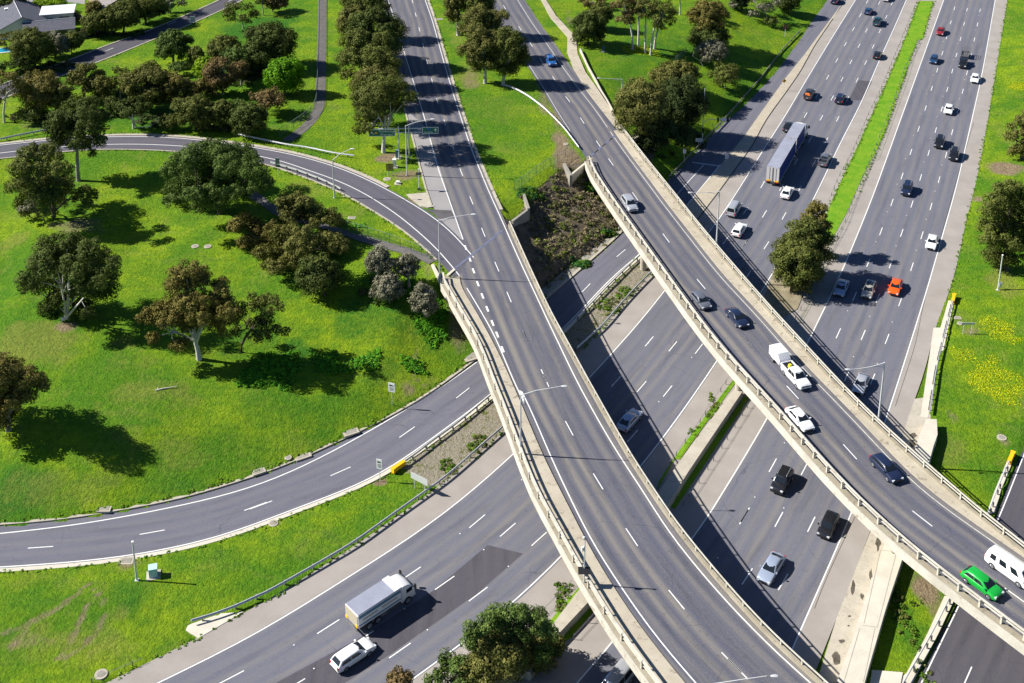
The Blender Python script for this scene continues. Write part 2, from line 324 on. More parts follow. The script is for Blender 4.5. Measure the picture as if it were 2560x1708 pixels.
# right-hand verge
tl(.03, L_F2S)
for z, s in ((.9, 'A4:2350,300'), (.6, 'A4:2280,700'), (1.1, 'A8:2350,300'), (.6, 'A8:2150,1000'), (.35, 'A8:2000,1350'), (.9, 'A8:2350,1000'), (.4, 'B4:1900,100'), (.6, 'B4:2250,250'), (.15, 'B4:1850,850'), (.3, 'B4:2200,750'),
             (.0, 'B4:1750,1250'), (.0, 'B4:2050,1450'), (.0, 'C4:1500,700'), (.0, 'C4:1350,1200'), (1.2, 'A4:2700,200'), (1.5, 'A8:2800,700'), (.1, 'B4:2500,1300')): tp(z, s)
for X, Y, z in ((-330, 90, 1), (-330, 250, 7), (-330, 430, 7), (0, 430, 6), (330, 430, 1), (330, 90, .5), (0, 80, 0), (-120, 85, .3), (120, 85, .1), (-60, 430, 7), (150, 420, .3), (60, 420, 3)): TP.append((X, Y, z))
_gx = np.r_[-1600, -700, -400, np.arange(-172, 172.1, .8), 400, 700, 1600]
_gy = np.r_[-900, -200, 40, np.arange(92, 356, .8), 420, 800, 2000]
GX, GY = np.meshgrid(_gx, _gy)
def build_heights():
    seen = {}; 
    for x, y, z in TP:
        k = (round(x/1.5), round(y/1.5)); seen.setdefault(k, (x, y, z))
    pts = np.array(list(seen.values()))
    vs, es, fs, ov, oe, of = delaunay_2d_cdt([Vector((p[0], p[1])) for p in pts], [], [], 0, 1e-4)
    zs = np.array([pts[o[0]][2] if o else 0 for o in ov]); vs = np.array([(v[0], v[1]) for v in vs])
    H = np.full(GX.shape, np.nan)
    for f in fs:
        a, b, c = (vs[i] for i in f); za, zb, zc = (zs[i] for i in f)
        i0, i1 = np.searchsorted(_gx, [min(a[0], b[0], c[0]), max(a[0], b[0], c[0])]); j0, j1 = np.searchsorted(_gy, [min(a[1], b[1], c[1]), max(a[1], b[1], c[1])])
        if i1 <= i0 or j1 <= j0: continue
        x = GX[j0:j1, i0:i1]; y = GY[j0:j1, i0:i1]
        d = (b[1]-c[1])*(a[0]-c[0])+(c[0]-b[0])*(a[1]-c[1])
        if abs(d) < 1e-9: continue
        u = ((b[1]-c[1])*(x-c[0])+(c[0]-b[0])*(y-c[1]))/d; v = ((c[1]-a[1])*(x-c[0])+(a[0]-c[0])*(y-c[1]))/d; w = 1-u-v
        m = (u >= -1e-6) & (v >= -1e-6) & (w >= -1e-6)
        H[j0:j1, i0:i1][m] = (u*za+v*zb+w*zc)[m]
    for j in range(H.shape[0]):
        r = H[j]; ok = ~np.isnan(r)
        if ok.any(): H[j] = np.interp(_gx, _gx[ok], r[ok])
    for i in range(H.shape[1]):
        r = H[:, i]; ok = ~np.isnan(r); H[:, i] = np.interp(_gy, _gy[ok], r[ok])
    for _ in range(4):
        q = H.copy(); q[1:-1, 1:-1] = (H[1:-1, 1:-1]*4+H[:-2, 1:-1]+H[2:, 1:-1]+H[1:-1, :-2]+H[1:-1, 2:])/8; H = q
    rr = np.random.default_rng(3); small = rr.normal(0, 1, (90, 110))
    def up(a, n):
        yi = np.linspace(0, a.shape[0]-1.01, GX.shape[0]); xi = np.linspace(0, a.shape[1]-1.01, GX.shape[1])
        y0 = yi.astype(int); x0 = xi.astype(int); fy = (yi-y0)[:, None]; fx = (xi-x0)[None]
        return (a[y0][:, x0]*(1-fy)*(1-fx)+a[y0+1][:, x0]*fy*(1-fx)+a[y0][:, x0+1]*(1-fy)*fx+a[y0+1][:, x0+1]*fy*fx)
    return H+up(small, 0)*.022
def inside(poly, x, y):
    poly = np.asarray(poly); r = np.zeros(x.shape, bool); n = len(poly)
    lo = poly.min(0); hi = poly.max(0); m = (x >= lo[0]) & (x <= hi[0]) & (y >= lo[1]) & (y <= hi[1])
    xx = x[m]; yy = y[m]; rr = np.zeros(xx.shape, bool)
    for i in range(n):
        x1, y1 = poly[i]; x2, y2 = poly[(i+1) % n]
        if y1 == y2: continue
        rr ^= ((y1 > yy) != (y2 > yy)) & (xx < (x2-x1)*(yy-y1)/(y2-y1)+x1)
    r[m] = rr; return r
HT = build_heights()
FOOT = []                                        # (polygon, level): ground is sunk below paved sheets
def band(ln, a, b): return np.vstack([ln.off(a), ln.off(b)[::-1]])
cl_off = L_C.lat(L_CL)
POLY_MAIN = np.vstack([L_F1S, L_F2S[::-1]])
FOOT.append((POLY_MAIN, 0)); FOOT.append((band(L_C, cl_off, -.4), 0))
lu, ld = L_LP.lat(L_LU), L_LP.lat(L_LD); FOOT.append((band(L_LP, lu-.9, ld+.3), UP))
r1s = L_R1.lat(L_R1S); j1 = L_R1.near(un(*nat('A6', 1900, 660), UP)); jR = L_R1.near(un(*nat('A6', 2010, 575), UP)); FOOT.append((np.vstack([L_R1.off(-1.1)[:jR], W('A6:2035,560 1615,893 1560,930', UP), L_R1.off(r1s)[:j1][::-1]]), UP))
r2l = L_R2.lat(L_R2L); j2 = L_R2.near(un(*nat('A3', 885, 1070), UP)); jE = L_R2.near(un(*nat('A3', 630, 1280), UP)); FOOT.append((np.vstack([L_R2.off(-2.0)[:j2], W('A3:890,1062 625,1285', UP), L_R2.off(r2l+.2)[:jE][::-1]]), UP))
S_SIDE = 'A1:1960,-10 1500,240 1160,400 700,610 450,730 260,720 90,775 -100,860'
L_SD = Line(W('A1:2350,-190 1960,10 1775,100 1440,245 1280,310 920,460 720,535 460,635 260,715 90,775 -200,890', UP), 3, 5, 30, 20)
sd_up = L_SD.lat(smooth(W('A1:2150,-190 1810,0 1600,90 1400,180 1160,275 860,375 560,500 330,580 180,625 -200,780', UP), 3, 5, 40, 30))
FOOT.append((band(L_SD, 0, sd_up), UP))
F3L = Line(W('B4:2560,500 2400,850 2300,1090 2160,1460 C4:1790,940 1640,1230 1480,1567'), 2, 6, 10, 20); FOOT.append((band(F3L, 0.2, -11), 0))
for s_ in ('A4:880,5 780,140 400,640 165,970 A3:1880,1130 1690,1355 1520,1560 A7:1420,385 1330,490 1490,515 1602,372 A3:1692,1560 1962,1190 A4:232,1002 392,777 642,372 792,152',
           'A8:1733,1148 1790,1155 1700,1567 1610,1567', 'B4:1600,0 1705,0 1575,735 1640,745 1650,870 1600,1100 C4:1368,520 1222,960 1082,1440 1040,1600 600,1600 820,1040 1110,300 B4:1400,760',
           'C4:1700,860 1800,870 1640,1210 1450,1600 1290,1650 1300,1560 1390,1490 1560,1170', 'B4:2205,1070 2275,1080 2170,1340 2120,1540 2030,1540 2110,1330', 'C1:1485,1120 1560,1085 1800,1000 1990,985 1620,1200', 'A7:835,580 905,575 500,950 300,1120 170,1090 430,880'): FOOT.append((W(s_), .02))
for q, z in FOOT:
    m = inside(q, GX, GY); HT[m] = z-.14
def th(x, y):
    i = np.clip(np.searchsorted(_gx, x)-1, 0, len(_gx)-2); j = np.clip(np.searchsorted(_gy, y)-1, 0, len(_gy)-2)
    fx = (x-_gx[i])/(_gx[i+1]-_gx[i]); fy = (y-_gy[j])/(_gy[j+1]-_gy[j])
    return HT[j, i]*(1-fx)*(1-fy)+HT[j, i+1]*fx*(1-fy)+HT[j+1, i]*(1-fx)*fy+HT[j+1, i+1]*fx*fy
def g(px, py):
    lo, hi = -1.0, 9.0                            # march the sight line down on to the ground
    z = 9.0
    while z > -1:
        q = un(px, py, z)
        if th(*q) >= z: break
        z -= .1
    a, b = z, z+.1
    for _ in range(12):
        m = (a+b)/2; q = un(px, py, m)
        if th(*q) >= m: a = m
        else: b = m
    q = un(px, py, a); return np.array([q[0], q[1], a])
def G(c, x, y): return g(*nat(c, x, y))
# ---- ground cover masks (where soil, dry grass, lush growth and flowers really are)
def vnoise(cells, seed):
    a = np.random.default_rng(seed).normal(0, 1, (cells+3, cells+3)); fx = (np.clip(GX, -172, 172)+172)/344*cells; fy = (np.clip(GY, 92, 356)-92)/344*cells
    i, j = fx.astype(int), fy.astype(int); u, v = fx-i, fy-j; u = u*u*(3-2*u); v = v*v*(3-2*v)
    return a[j, i]*(1-u)*(1-v)+a[j, i+1]*u*(1-v)+a[j+1, i]*(1-u)*v+a[j+1, i+1]*u*v
WRP = vnoise(30, 1)*.55+vnoise(75, 2)*.45+vnoise(170, 3)*.30
def blob_mask(items, soft=1.0):
    m = np.zeros(GX.shape)
    for c, x, y, rx, ry, a in items:
        q = G(c, x, y); k = ppm(nat(c, x, y)[1], q[2]); rX = rx/K/k; rY = ry/K/k*2.0
        d = ((GX-q[0])/rX)**2+((GY-q[1])/rY)**2
        m = np.maximum(m, a*np.clip((1.25-d+WRP*.75)*.8, 0, 1))
    return m
DRY = [('A5',250,700,380,120,.9),('B1',200,120,420,160,.75),('A5',1000,1500,260,80,.6),('B1',800,260,600,110,.55),('B1',1300,520,500,90,.6),('B1',1500,1000,700,130,.45),('B1',500,1330,600,120,.55),
       ('C1',500,1250,500,190,.8),('C1',700,1000,360,110,.6),('C1',200,700,330,110,.4),('C1',1500,1330,330,70,.5),('A2',1950,900,280,200,.35),('A2',1750,600,140,110,.9),('A2',1650,300,110,230,.7),
       ('A6',500,200,300,110,.6),('A6',900,420,240,90,.45),('A1',1600,225,120,40,.8),('A4',2250,1150,110,200,.6),('A8',2150,60,150,60,.9),('A8',2200,1000,160,120,.85),('B4',1800,1000,220,160,.7),('B4',2150,1100,120,60,.5),('A3',1900,260,300,140,.3)]
DIRT = [('A5',660,150,110,60,.9),('A5',560,1350,110,40,.8),('A5',620,540,330,60,.55),('A8',2210,70,150,70,1.),('A8',1960,320,60,35,1.),('B4',1745,690,95,90,.8),('B4',2170,900,70,70,.8),('C1',1040,600,115,60,.9),('C1',1300,690,150,60,.6),
        ('C1',640,1100,60,170,.55),('C1',800,1080,55,200,.6),('C1',300,1230,330,60,.45),('B2',1230,480,70,60,.8),('B2',1290,300,40,150,.6),('A2',1100,1290,130,50,.9),('A2',1180,1430,160,60,.75),('A6',1330,330,110,60,.8),('A3',400,1080,70,280,.8),('A3',460,1330,130,130,.9),('A3',260,760,60,200,.5),('A6',1400,960,100,200,.55),('A6',1650,1200,110,260,.8),
        ('A1',450,1000,500,60,.35),('A2',1760,620,90,160,.5),('A3',480,230,50,220,.4),('A8',1900,1400,110,50,.8),('C4',1540,780,140,150,1.),('C4',1640,1050,50,330,.6),('B2',1000,1260,60,30,.9),('C1',2250,270,60,25,.7)]
LUSH = [('B2',200,300,350,230,.9),('B2',900,250,420,160,.7),('A6',1000,1350,500,200,.6),('A6',1450,1350,200,160,.8),('B1',200,1350,420,130,.8),('B1',1500,1300,700,80,.5),('C1',1100,800,380,130,.7),('C1',1900,600,380,150,.5),('C2',400,420,420,140,.5),('A1',2100,220,300,130,.9),('A2',250,900,260,250,.5),('A1',1300,950,900,140,.7),('A5',1700,420,420,110,.5),('A5',1900,1450,360,110,.6),('A3',1250,420,500,260,.5),('A3',1900,800,260,300,.5),('A2',150,300,260,300,.4),('C4',1330,900,110,480,.5)]
FLOW = [('B4',2080,330,230,260,.8),('B4',1780,530,110,110,.7),('A8',2200,1400,230,140,.8),('A4',2300,690,120,80,.6),('A3',1080,420,160,60,.5),('C4',1330,1080,100,260,.35),('A3',880,300,130,40,.4)]
def track_mask(lines, wd):
    m = np.zeros(GX.shape)
    for s_ in lines:
        q = np.array([g(*p)[:2] for p in P(s_)]); q = smooth(q, .5, 6)
        x0, y0 = q.min(0)-2; x1, y1 = q.max(0)+2; i0, i1 = np.searchsorted(_gx, [x0, x1]); j0, j1 = np.searchsorted(_gy, [y0, y1]); sub = np.stack([GX[j0:j1, i0:i1], GY[j0:j1, i0:i1]], -1)
        d = np.sqrt(((sub[:, :, None]-q[None, None])**2).sum(-1)).min(-1); m[j0:j1, i0:i1] = np.maximum(m[j0:j1, i0:i1], np.clip(1.3-d/wd, 0, 1))
    return m
TRK = track_mask(['C1:700,930 690,1000 640,1120 560,1260 470,1370', 'C1:780,800 830,900 850,970 820,1100 740,1200 660,1290 500,1400', 'C1:640,840 480,960 300,1050 150,1200 0,1380', 'C1:720,760 560,900 380,1000 200,1090 0,1180', 'B2:1250,330 1310,430 1380,480', 'B2:1255,430 1290,540'], .38)
m_dry, m_dirt, m_lush = blob_mask(DRY), blob_mask(DIRT), blob_mask(LUSH)
emb = np.vstack([W('A7:10,480 215,235 430,60 590,20', 6), W('A7:900,-160', 5), W('A7:1250,-160 890,560 440,930 100,1250', 1), W('A7:-700,1000', 1), W('A6:1500,960', 4)])
m_dirt = np.maximum(m_dirt, TRK*.68)
m_soil = np.clip(inside(emb, GX, GY)*1.0, 0, 1)
wed = np.vstack([W('A7:1040,770 590,1215', 0), W('B2:1915,545 1420,920 1180,1130 1250,1200 1440,1300 1600,1260 2080,830', 0), W('A7:1190,940', 0)])
m_grav = inside(wed, GX, GY)*1.0
pts_ = np.stack([GX, GY, HT], -1).reshape(-1, 3); ny, nx = GX.shape
idx = np.arange(ny*nx).reshape(ny, nx); qd = np.stack([idx[:-1, :-1], idx[:-1, 1:], idx[1:, 1:], idx[1:, :-1]], -1).reshape(-1, 4)
me = fastmesh('ground', pts_, qd); me.polygons.foreach_set('use_smooth', [True]*len(me.polygons))
for nm, a in (('dry', m_dry), ('dirt', m_dirt), ('lush', m_lush), ('soil', m_soil), ('gravel', m_grav)):
    at = me.attributes.new(nm, 'FLOAT', 'POINT'); at.data.foreach_set('value', np.asarray(a, np.float32).ravel())
t = NT('grass_and_soil'); o = t.obj()
def att(n): return t.n('Attribute', {'attribute_name': n}).outputs['Fac']
n1 = t.noise(o, .06, 5, .6, .4); n2 = t.noise(o, .28, 5, .65); n3 = t.noise(o, 2.2, 4, .75); n4 = t.noise(o, 7.0, 3, .8); n5 = t.noise(o, .7, 4, .7); n6 = t.noise(o, 1.15, 5, .8)
def brk(a, k=.9): return t.ramp(t.math('ADD', a, t.math('MULTIPLY', t.math('SUBTRACT', n5, .5), k)), .22, .72)
c = t.mix(t.ramp(n1, .40, .60), (.085,.215,.008), (.240,.350,.009))
c = t.mix(t.math('MULTIPLY', t.ramp(n2, .45, .66), .7), c, (.055,.185,.010))
wv_ = t.n('TexNoise', Vector=t.n('Mapping', Vector=o, Rotation=(0, 0, R(-24)), Scale=(.12, 1.6, 1)).outputs[0], Scale=.9, Detail=4.0, Roughness=.65).outputs[0]
c = t.mix(t.math('MULTIPLY', t.ramp(wv_, .50, .70), .45), c, (.060,.150,.012))
dr_ = t.noise(o, .16, 6, .7, .8); c = t.mix(t.math('MULTIPLY', t.ramp(dr_, .54, .68), .45), c, (.240,.270,.055))
c = t.mix(brk(att('lush'), .8), c, (.034,.150,.012))
c = t.mix(t.math('MULTIPLY', brk(att('dry')), .72), c, (.230,.245,.050))
c = t.mix(t.math('MULTIPLY', t.ramp(n3, .36, .70), .8), c, t.mix(.6, c, (.018,.072,.004)))
c = t.mix(t.math('MULTIPLY', t.ramp(n6, .50, .66), .55), c, t.mix(.55, c, (.020,.085,.004)))
c = t.mix(t.math('MULTIPLY', t.ramp(n6, .50, .34), .35), c, t.mix(.5, c, (.300,.380,.030)))
c = t.mix(t.math('MULTIPLY', t.ramp(n4, .5, .74), .55), c, t.mix(.5, c, (.300,.390,.060)))
c = t.mix(brk(att('dirt'), .75), c, t.mix(t.ramp(n3, .3, .7), (.150,.105,.062), (.330,.265,.170)))
so = t.mix(t.ramp(n5, .35, .65), (.085,.068,.052), (.200,.165,.120)); so = t.mix(t.math('MULTIPLY', t.ramp(n2, .52, .66), .7), so, (.110,.105,.035))
c = t.mix(t.ramp(t.math('ADD', att('soil'), t.math('MULTIPLY', t.math('SUBTRACT', n5, .5), .5)), .35, .6), c, so)
gr = t.mix(t.ramp(n4, .3, .7), (.20,.175,.130), (.36,.325,.25)); gr = t.mix(t.ramp(n5, .54, .64), gr, (.130,.150,.035))
c = t.mix(t.ramp(att('gravel'), .3, .7), c, gr)
hgt = t.math('ADD', t.math('MULTIPLY', n6, 1.5), n3)
t.out(t.pr(c, .9, 0, .10, t.bump(hgt, 1.0, .34)))
tag(link('ground', me, t.m), kind='structure')
# ================================================================ freeway sheets
ST = dict(kind='structure')
sheet('freeway_shoulder', POLY_MAIN, 0, M['shoulder'], **ST)
f1o = L_F1.lat(L_F1R); f2o = L_F2.lat(L_F2R)
fw1 = ribbon('freeway_outbound_lanes', L_F1, .15, f1o-.15, .006, M['asph'], **ST)
fw2 = ribbon('freeway_inbound_lanes', L_F2, .1, f2o-.1, .006, M['asph'], **ST)
col = ribbon('collector_road', L_C, cl_off, -.35, .004, M['asph_ramp'], **ST)
mb = MB(); mark(L_F1, .16, .012, mb); mark(Line(L_F1R, 3), .16, .012, mb); mb.build('edge_line', M['paint'], fw1)
mb = MB(); mark(L_F2, .16, .012, mb); mark(Line(L_F2R, 3), .16, .012, mb); mb.build('edge_line', M['paint'], fw2)
class Dashes:
    def __init__(s, items): s.items = items
    def build(s, name, mat, parent, **kw):
        for c, t_, L, w, z in s.items: mb = MB(); dash(mb, c, t_, L, w, z); mb.build(name, mat, parent)
def dashes(s, ln, L, z, w=.13):
    return Dashes([(un(*q, z), ln.t[ln.near(un(*q, z))], L, w, z) for q in P(s)])
D1 = ('A4:1070,15 1015,124 958,238 893,360 823,492 748,630 660,782 568,940 475,1120 370,1310 217,1507 A8:77,415 A7:1908,677 1745,655 A7:1120,1480 B3:850,435 C2:1805,245 1265,672 870,1200 C2:590,1105 C1:1885,1520 '
      'A4:1168,25 1120,135 1064,250 1004,374 937,506 865,647 785,800 697,962 605,1140 490,1320 370,1530 A8:233,440 80,677 B3:1313,150 1058,478 C2:2055,315 1540,748 C2:300,1590 '
      'A4:1272,30 1226,138 1173,255 1119,380 1058,511 988,655 910,808 830,970 737,1147 635,1335 518,1545 A8:392,457 248,697 A7:1927,937 B3:1525,170 1270,515 985,880 C2:2310,390 1813,840 1175,1300')
dashes(D1, L_F1, 3.0, .012).build('lane_line', M['paint'], fw1)
D2 = ('A4:1782,70 1752,184 1719,304 1684,434 1642,573 1597,722 1547,882 1490,1052 1427,1240 1355,1437 A8:1273,347 1183,583 1080,838 967,1115 835,1415 B4:300,1120 75,1525 '
      'A4:1885,80 1861,195 1832,318 1799,448 1765,580 1724,730 1679,890 1630,1062 1572,1248 1507,1448 A8:1436,360 1353,595 1262,850 1157,1128 1038,1428 B4:905,390 560,1145 C4:350,230 92,695 '
      'A4:1991,86 1970,200 1945,322 1918,455 1885,595 1850,745 1811,905 1764,1078 1714,1265 1657,1467 A8:1591,380 1518,615 1436,872 1341,1155 1233,1460 B4:1115,418 C4:615,270 385,740 65,210')
dashes(D2, L_F2, 3.0, .012).build('lane_line', M['paint'], fw2)
mb = dashes('A7:890,760 605,1043 B2:1688,530 1232,850 690,1170 40,1445 C1:2085,124 1242,335 330,458 -500,540', L_C, 3.0, .011)
mb.build('lane_line', M['paint'], col)
mb = MB(); mark(Line(L_CLW, 2), .16, .011, mb)
ic = L_C.near(un(*nat('A3', 1690, 1355))); mark(L_C.cut(ic, len(L_C.p)), .16, .011, mb)
mb.build('edge_line', M['paint'], col)
mb = MB(); mark(Line(W('A3:1565,1345 1375,1555 A7:1340,290'), 2, 1), .13, .011, mb); mb.build('centre_line', M['paint'], col)
a, b = W('A3:1470,1325 1690,1355'); dash(MB(), a, (1, 0), 1, 1, 0)
mb = MB(); d = (b-a)/np.hypot(*(b-a)); dash(mb, (a+b)/2, d, np.hypot(*(b-a)), .5, .011); mb.build('stop_line', M['paint_old'], col)
# resurfaced patches
mb = MB()
for s in ('C2:1890,440 2180,510 1800,840 1100,1330 700,1580 100,1600 840,1200 1450,810', 'A4:1000,655 1110,665 1035,820 920,815'):
    q = W(s); mb.add([(x, y, .0085) for x, y in q], [tuple(t_) for t_ in tessellate_polygon([[Vector((x, y, 0)) for x, y in q]])])
o = mb.build('resurfaced_patch', M['asph_new'], fw1)
for p in o.data.polygons:
    if p.normal.z < 0: p.flip()
uv = o.data.uv_layers.new(name='UVMap')
for l in o.data.loops: uv.data[l.index].uv = o.data.vertices[l.vertex_index].co[:2]
o.data.update()
# pavement reflectors
mb = MB()
for ln, off in ((L_F1, f1o), (L_F2, f2o)):
    for k in (.25, .5, .75):
        for i in range(4, len(ln.p)-4, 4):
            q = ln.p[i]+ln.n[i]*off[i]*k+ln.t[i]*1.3; mb.box((q[0], q[1], .022), (.14, .14, .02))
mb.build('pavement_reflector', M['white'], fw2, kind='stuff')
# paved island between the on-ramp and the freeway
isl = np.vstack([W('A4:880,10 560,443 400,643 165,973 A3:1880,1133 1692,1358 1522,1560 A7:1420,385 1330,490 1490,515 1602,372 A3:1692,1560 1962,1190 A4:232,1002 314,882 392,777 522,592 642,372 792,152')])
sheet('paved_island', isl, .014, M['island'], **ST)
mb = MB(); mark(Line(W('A4:792,152 642,372 522,592 392,777 314,882 232,1002 A3:1962,1190 1692,1560 A7:1602,372 1500,505'), 2, 3), .22, .02, mb); mb.build('expansion_seam', M['dark'], kind='structure')
mb = MB(); mark(Line(W('A4:1940,1000 1770,1567 A8:1500,1290 B4:1490,60 1300,640'), 3, 3), .05, .01, mb); mark(Line(W('C4:985,180 690,800 640,960'), 3, 3), .05, .01, mb); mb.build('pavement_crack', M['dark'], kind='structure')
# kerbs of the ramps and roads
def kerb(name, ln, o1, o2, z, h, mat, parent): loft(ln, [(o1, z-.2), (o1, z+h), (o2, z+h), (o2, z-.2)]).build(name, mat, parent)
k0 = KC0 = L_C.near(un(*nat('A7', 905, 585)))
kerb('kerb', L_C.cut(k0, len(L_C.p)), cl_off[k0:]+.0, cl_off[k0:]+.45, 0, .2, M['kerb'], col)
k1 = KC1 = L_C.near(un(*nat('A7', 1050, 770)))
kerb('kerb', L_C.cut(k1, len(L_C.p)), -.35, -.95, 0, .14, M['conc_w'], col)
vs_ = W('A7:845,585 905,575 500,950 300,1120 200,1090 440,890', .1); sheet('verge_slab', vs_, .12, M['conc_d'], **ST)
# ================================================================ upper local roads
j1b = L_R1.near(un(*nat('A6', 1600, 905), UP)); r1 = ribbon('local_road_west', L_R1.cut(0, j1b), r1s[:j1b], -.5, UP, M['asph_br'], **ST)
jl = L_R1.near(un(*nat('A6', 1690, 650), UP))
sheet('gore_paving', np.vstack([W('A2:1220,890 1290,1130 1345,1340 A6:1400,240 1450,385 1500,470 1600,600 1690,655', UP), W('A6:1560,260 1480,0 A2:1400,1050', UP)]), UP+.004, M['shoulder_g'], **ST)
mb = MB(); mb.prism([tuple(q) for q in W('A6:1225,283 1395,270 1432,368 1462,382 1400,392 1345,380', UP)], UP-.2, UP+.09); mb.build('kerb_nose', M['conc'], kind='structure')
kl = Line(W('A2:1215,885 1285,1125 1335,1330 A6:1393,240 1440,375', UP), 1.5, 4); loft(kl, [(0, UP-.2), (0, UP+.12), (.3, UP+.12), (.3, UP-.2)]).build('kerb', M['kerb'], r1)
sheet('dark_patch', W('A6:1385,402 1592,412 1628,478 1500,482 1440,435', UP), UP+.0125, M['patch_d'], **ST)
kerb('kerb', L_R1.cut(0, j1-4), -.5, -1.05, UP, .03, M['conc'], r1)
lp = ribbon('loop_ramp', L_LP, lu, ld, UP+.009, M['asph_loop'], **ST)
kerb('kerb', L_LP.cut(0, len(L_LP.p)-16), lu[:-16]-.8, lu[:-16], UP, .06, M['kerb'], lp)
kerb('kerb', L_LP.cut(0, len(L_LP.p)-3), ld[:-3], ld[:-3]+.3, UP, .05, M['kerb'], lp)
mb = MB(); mark(L_LP, .16, UP+.015, mb); mark(Line(L_LP.off(lu+.35)[:-2], 2), .16, UP+.015, mb); mb.build('edge_line', M['paint'], lp)
mb = MB(); jr = L_R1.near(un(*nat('A6', 2010, 575), UP)); mark(L_R1.cut(0, jr), .15, UP+.02, mb); mark(Line(L_R1L, 2), .15, UP+.02, mb); mb.build('edge_line', M['paint'], r1)
D3 = 'A2:1277,10 1303,120 1333,240 1365,370 1397,505 1437,660 1480,825 1540,1000 1605,1195 A6:1675,100 1758,330 1855,590'
dashes(D3, L_R1, 3.0, UP+.02).build('lane_line', M['paint'], r1)
r2 = ribbon('local_road_east', L_R2.cut(0, jE+1), r2l[:jE+1], -1.9, UP, M['asph_br'], **ST)
mb = MB(); mark(L_R2.cut(0, j2), .13, UP+.01, mb); mark(Line(L_R2.off(r2l-.5)[:j2], 2), .13, UP+.01, mb); mb.build('edge_line', M['paint_old'], r2)
dashes('A3:65,232 155,362 240,497 345,645 455,810 573,985 705,1175 -60,60 -130,-80', L_R2, 3.0, UP+.01).build('lane_line', M['paint'], r2)
pth = W('A3:225,-20 320,150 440,290 452,300 450,430 500,560 620,760 760,940 850,1050 900,1060 860,975 800,880 700,730 600,590 535,440 525,330 500,280 360,130 265,-20', UP)
mbp = MB(); mbp.prism([tuple(q) for q in pth], UP-.3, UP+.06); mbp.build('concrete_path', M['foot'], kind='structure')
sd = ribbon('side_road', L_SD, 0, sd_up, UP, M['asph_new'], **ST)
kerb('kerb', L_SD, -.35, 0, UP, .12, M['kerb'], sd); kerb('kerb', L_SD, sd_up, sd_up+(.35 if sd_up.mean() > 0 else -.35), UP, .12, M['kerb'], sd)
dashes('A1:883,408 1890,0 1400,190 480,560', L_SD, 3.0, UP+.01).build('lane_line', M['paint'], sd)
# asphalt footpaths in the park
def path(name, s, wd, lift=.05):
    p = np.array([G(*q) for q in s]); q2 = smooth(p[:, :2], 1.5, 3); ln = Line(q2, 1.5, 0); z = np.array([th(*x) for x in ln.p])
    for _ in range(3): z[1:-1] = .25*z[:-2]+.5*z[1:-1]+.25*z[2:]
    loft(ln, [(-wd/2, z-.3), (-wd/2, z+lift), (0, z+lift+.01), (wd/2, z+lift), (wd/2, z-.3)]).build(name, M['asph_ramp'], kind='structure'); return ln
uvless = mottled('path_asphalt', (.120,.112,.108), (.160,.150,.142), 1.2, 8, .9, .3); M['path'] = uvless
def path(name, s, wd, mat='path', lift=.05):
    p = np.array([G(*q) for q in s]); ln = Line(p[:, :2], 1.5, 3); z = np.array([th(*x) for x in ln.p])
    for _ in range(3): z[1:-1] = .25*z[:-2]+.5*z[1:-1]+.25*z[2:]
    loft(ln, [(-wd/2, z-.3), (-wd/2, z+lift), (0, z+lift+.01), (wd/2, z+lift), (wd/2, z-.3)]).build(name, M[mat], kind='structure'); return ln
L_PA = path('park_path', [('A2',545,-60),('A2',540,150),('A2',535,400),('A2',528,650),('A2',525,850),('A2',480,960),('A2',370,1070),('A2',250,1150)], 2.1)
L_PB = path('bridge_path', [('A5',2000,240),('A5',2180,360),('A5',2300,450),('A6',420,500),('A6',660,572),('A6',900,650),('A6',1150,720),('A6',1350,775),('A6',1450,830)], 2.0)
# median between the carriageways
MG = W('A4:1490,10 1420,210 1330,440 1200,740 1100,960 960,1260 820,1560 A8:740,430 480,900 340,1150 A8:500,1190 590,1000 760,690 900,440 1000,210 1105,0 A4:1200,1120 1300,830 1400,560 1480,330 1525,320 1610,10')
mgm = NT('median_grass'); o = mgm.obj(); a = mgm.ramp(mgm.noise(o, .5, 4), .35, .65); b = mgm.noise(o, 6, 3, .8)
c = mgm.mix(a, (.120,.290,.012), (.210,.340,.022)); c = mgm.mix(mgm.math('MULTIPLY', mgm.ramp(b, .4, .7), .6), c, (.035,.12,.01))
mgm.out(mgm.pr(c, .9, 0, .1, mgm.bump(b, .8, .12))); M['mgrass'] = mgm.m
mb = MB(); mb.prism([tuple(q) for q in MG], -.1, .07); mb.build('median_grass', M['mgrass'], kind='structure')
M['mdirt'] = mottled('median_soil', (.21,.175,.115), (.33,.285,.195), .5, 6, .95, .6, c3=(.10,.14,.03))
mb = MB(); mb.prism([tuple(q) for q in W('A8:310,900 640,640 760,690 590,1000 500,1220 330,1310 210,1200')], -.1, .085); mb.build('median_soil', M['mdirt'], kind='structure')
mb = MB(); mb.prism([tuple(q) for q in W('A4:1500,330 1470,340 1040,1440 A8:760,700 560,1200 480,1330 530,1340 610,1200 800,720 1130,10 A4:1170,1300 1410,640')], -.1, .03); mb.build('mowing_strip', M['conc_d'], kind='structure')
# weedy strips each side of the concrete median wall under the bridges
for s in ('B3:1800,430 1830,440 1370,1075 1330,1070 1180,1330 1200,1250 1380,980', 'B3:1900,560 1935,570 1330,1480 1270,1440', 'C3:560,770 590,780 330,1130 270,1180 250,1130', 'C3:640,890 700,940 480,1200 350,1280 330,1215'):
    mb = MB(); mb.prism([tuple(q) for q in W(s)], -.1, .06); mb.build('weedy_strip', M['mgrass'], kind='structure')
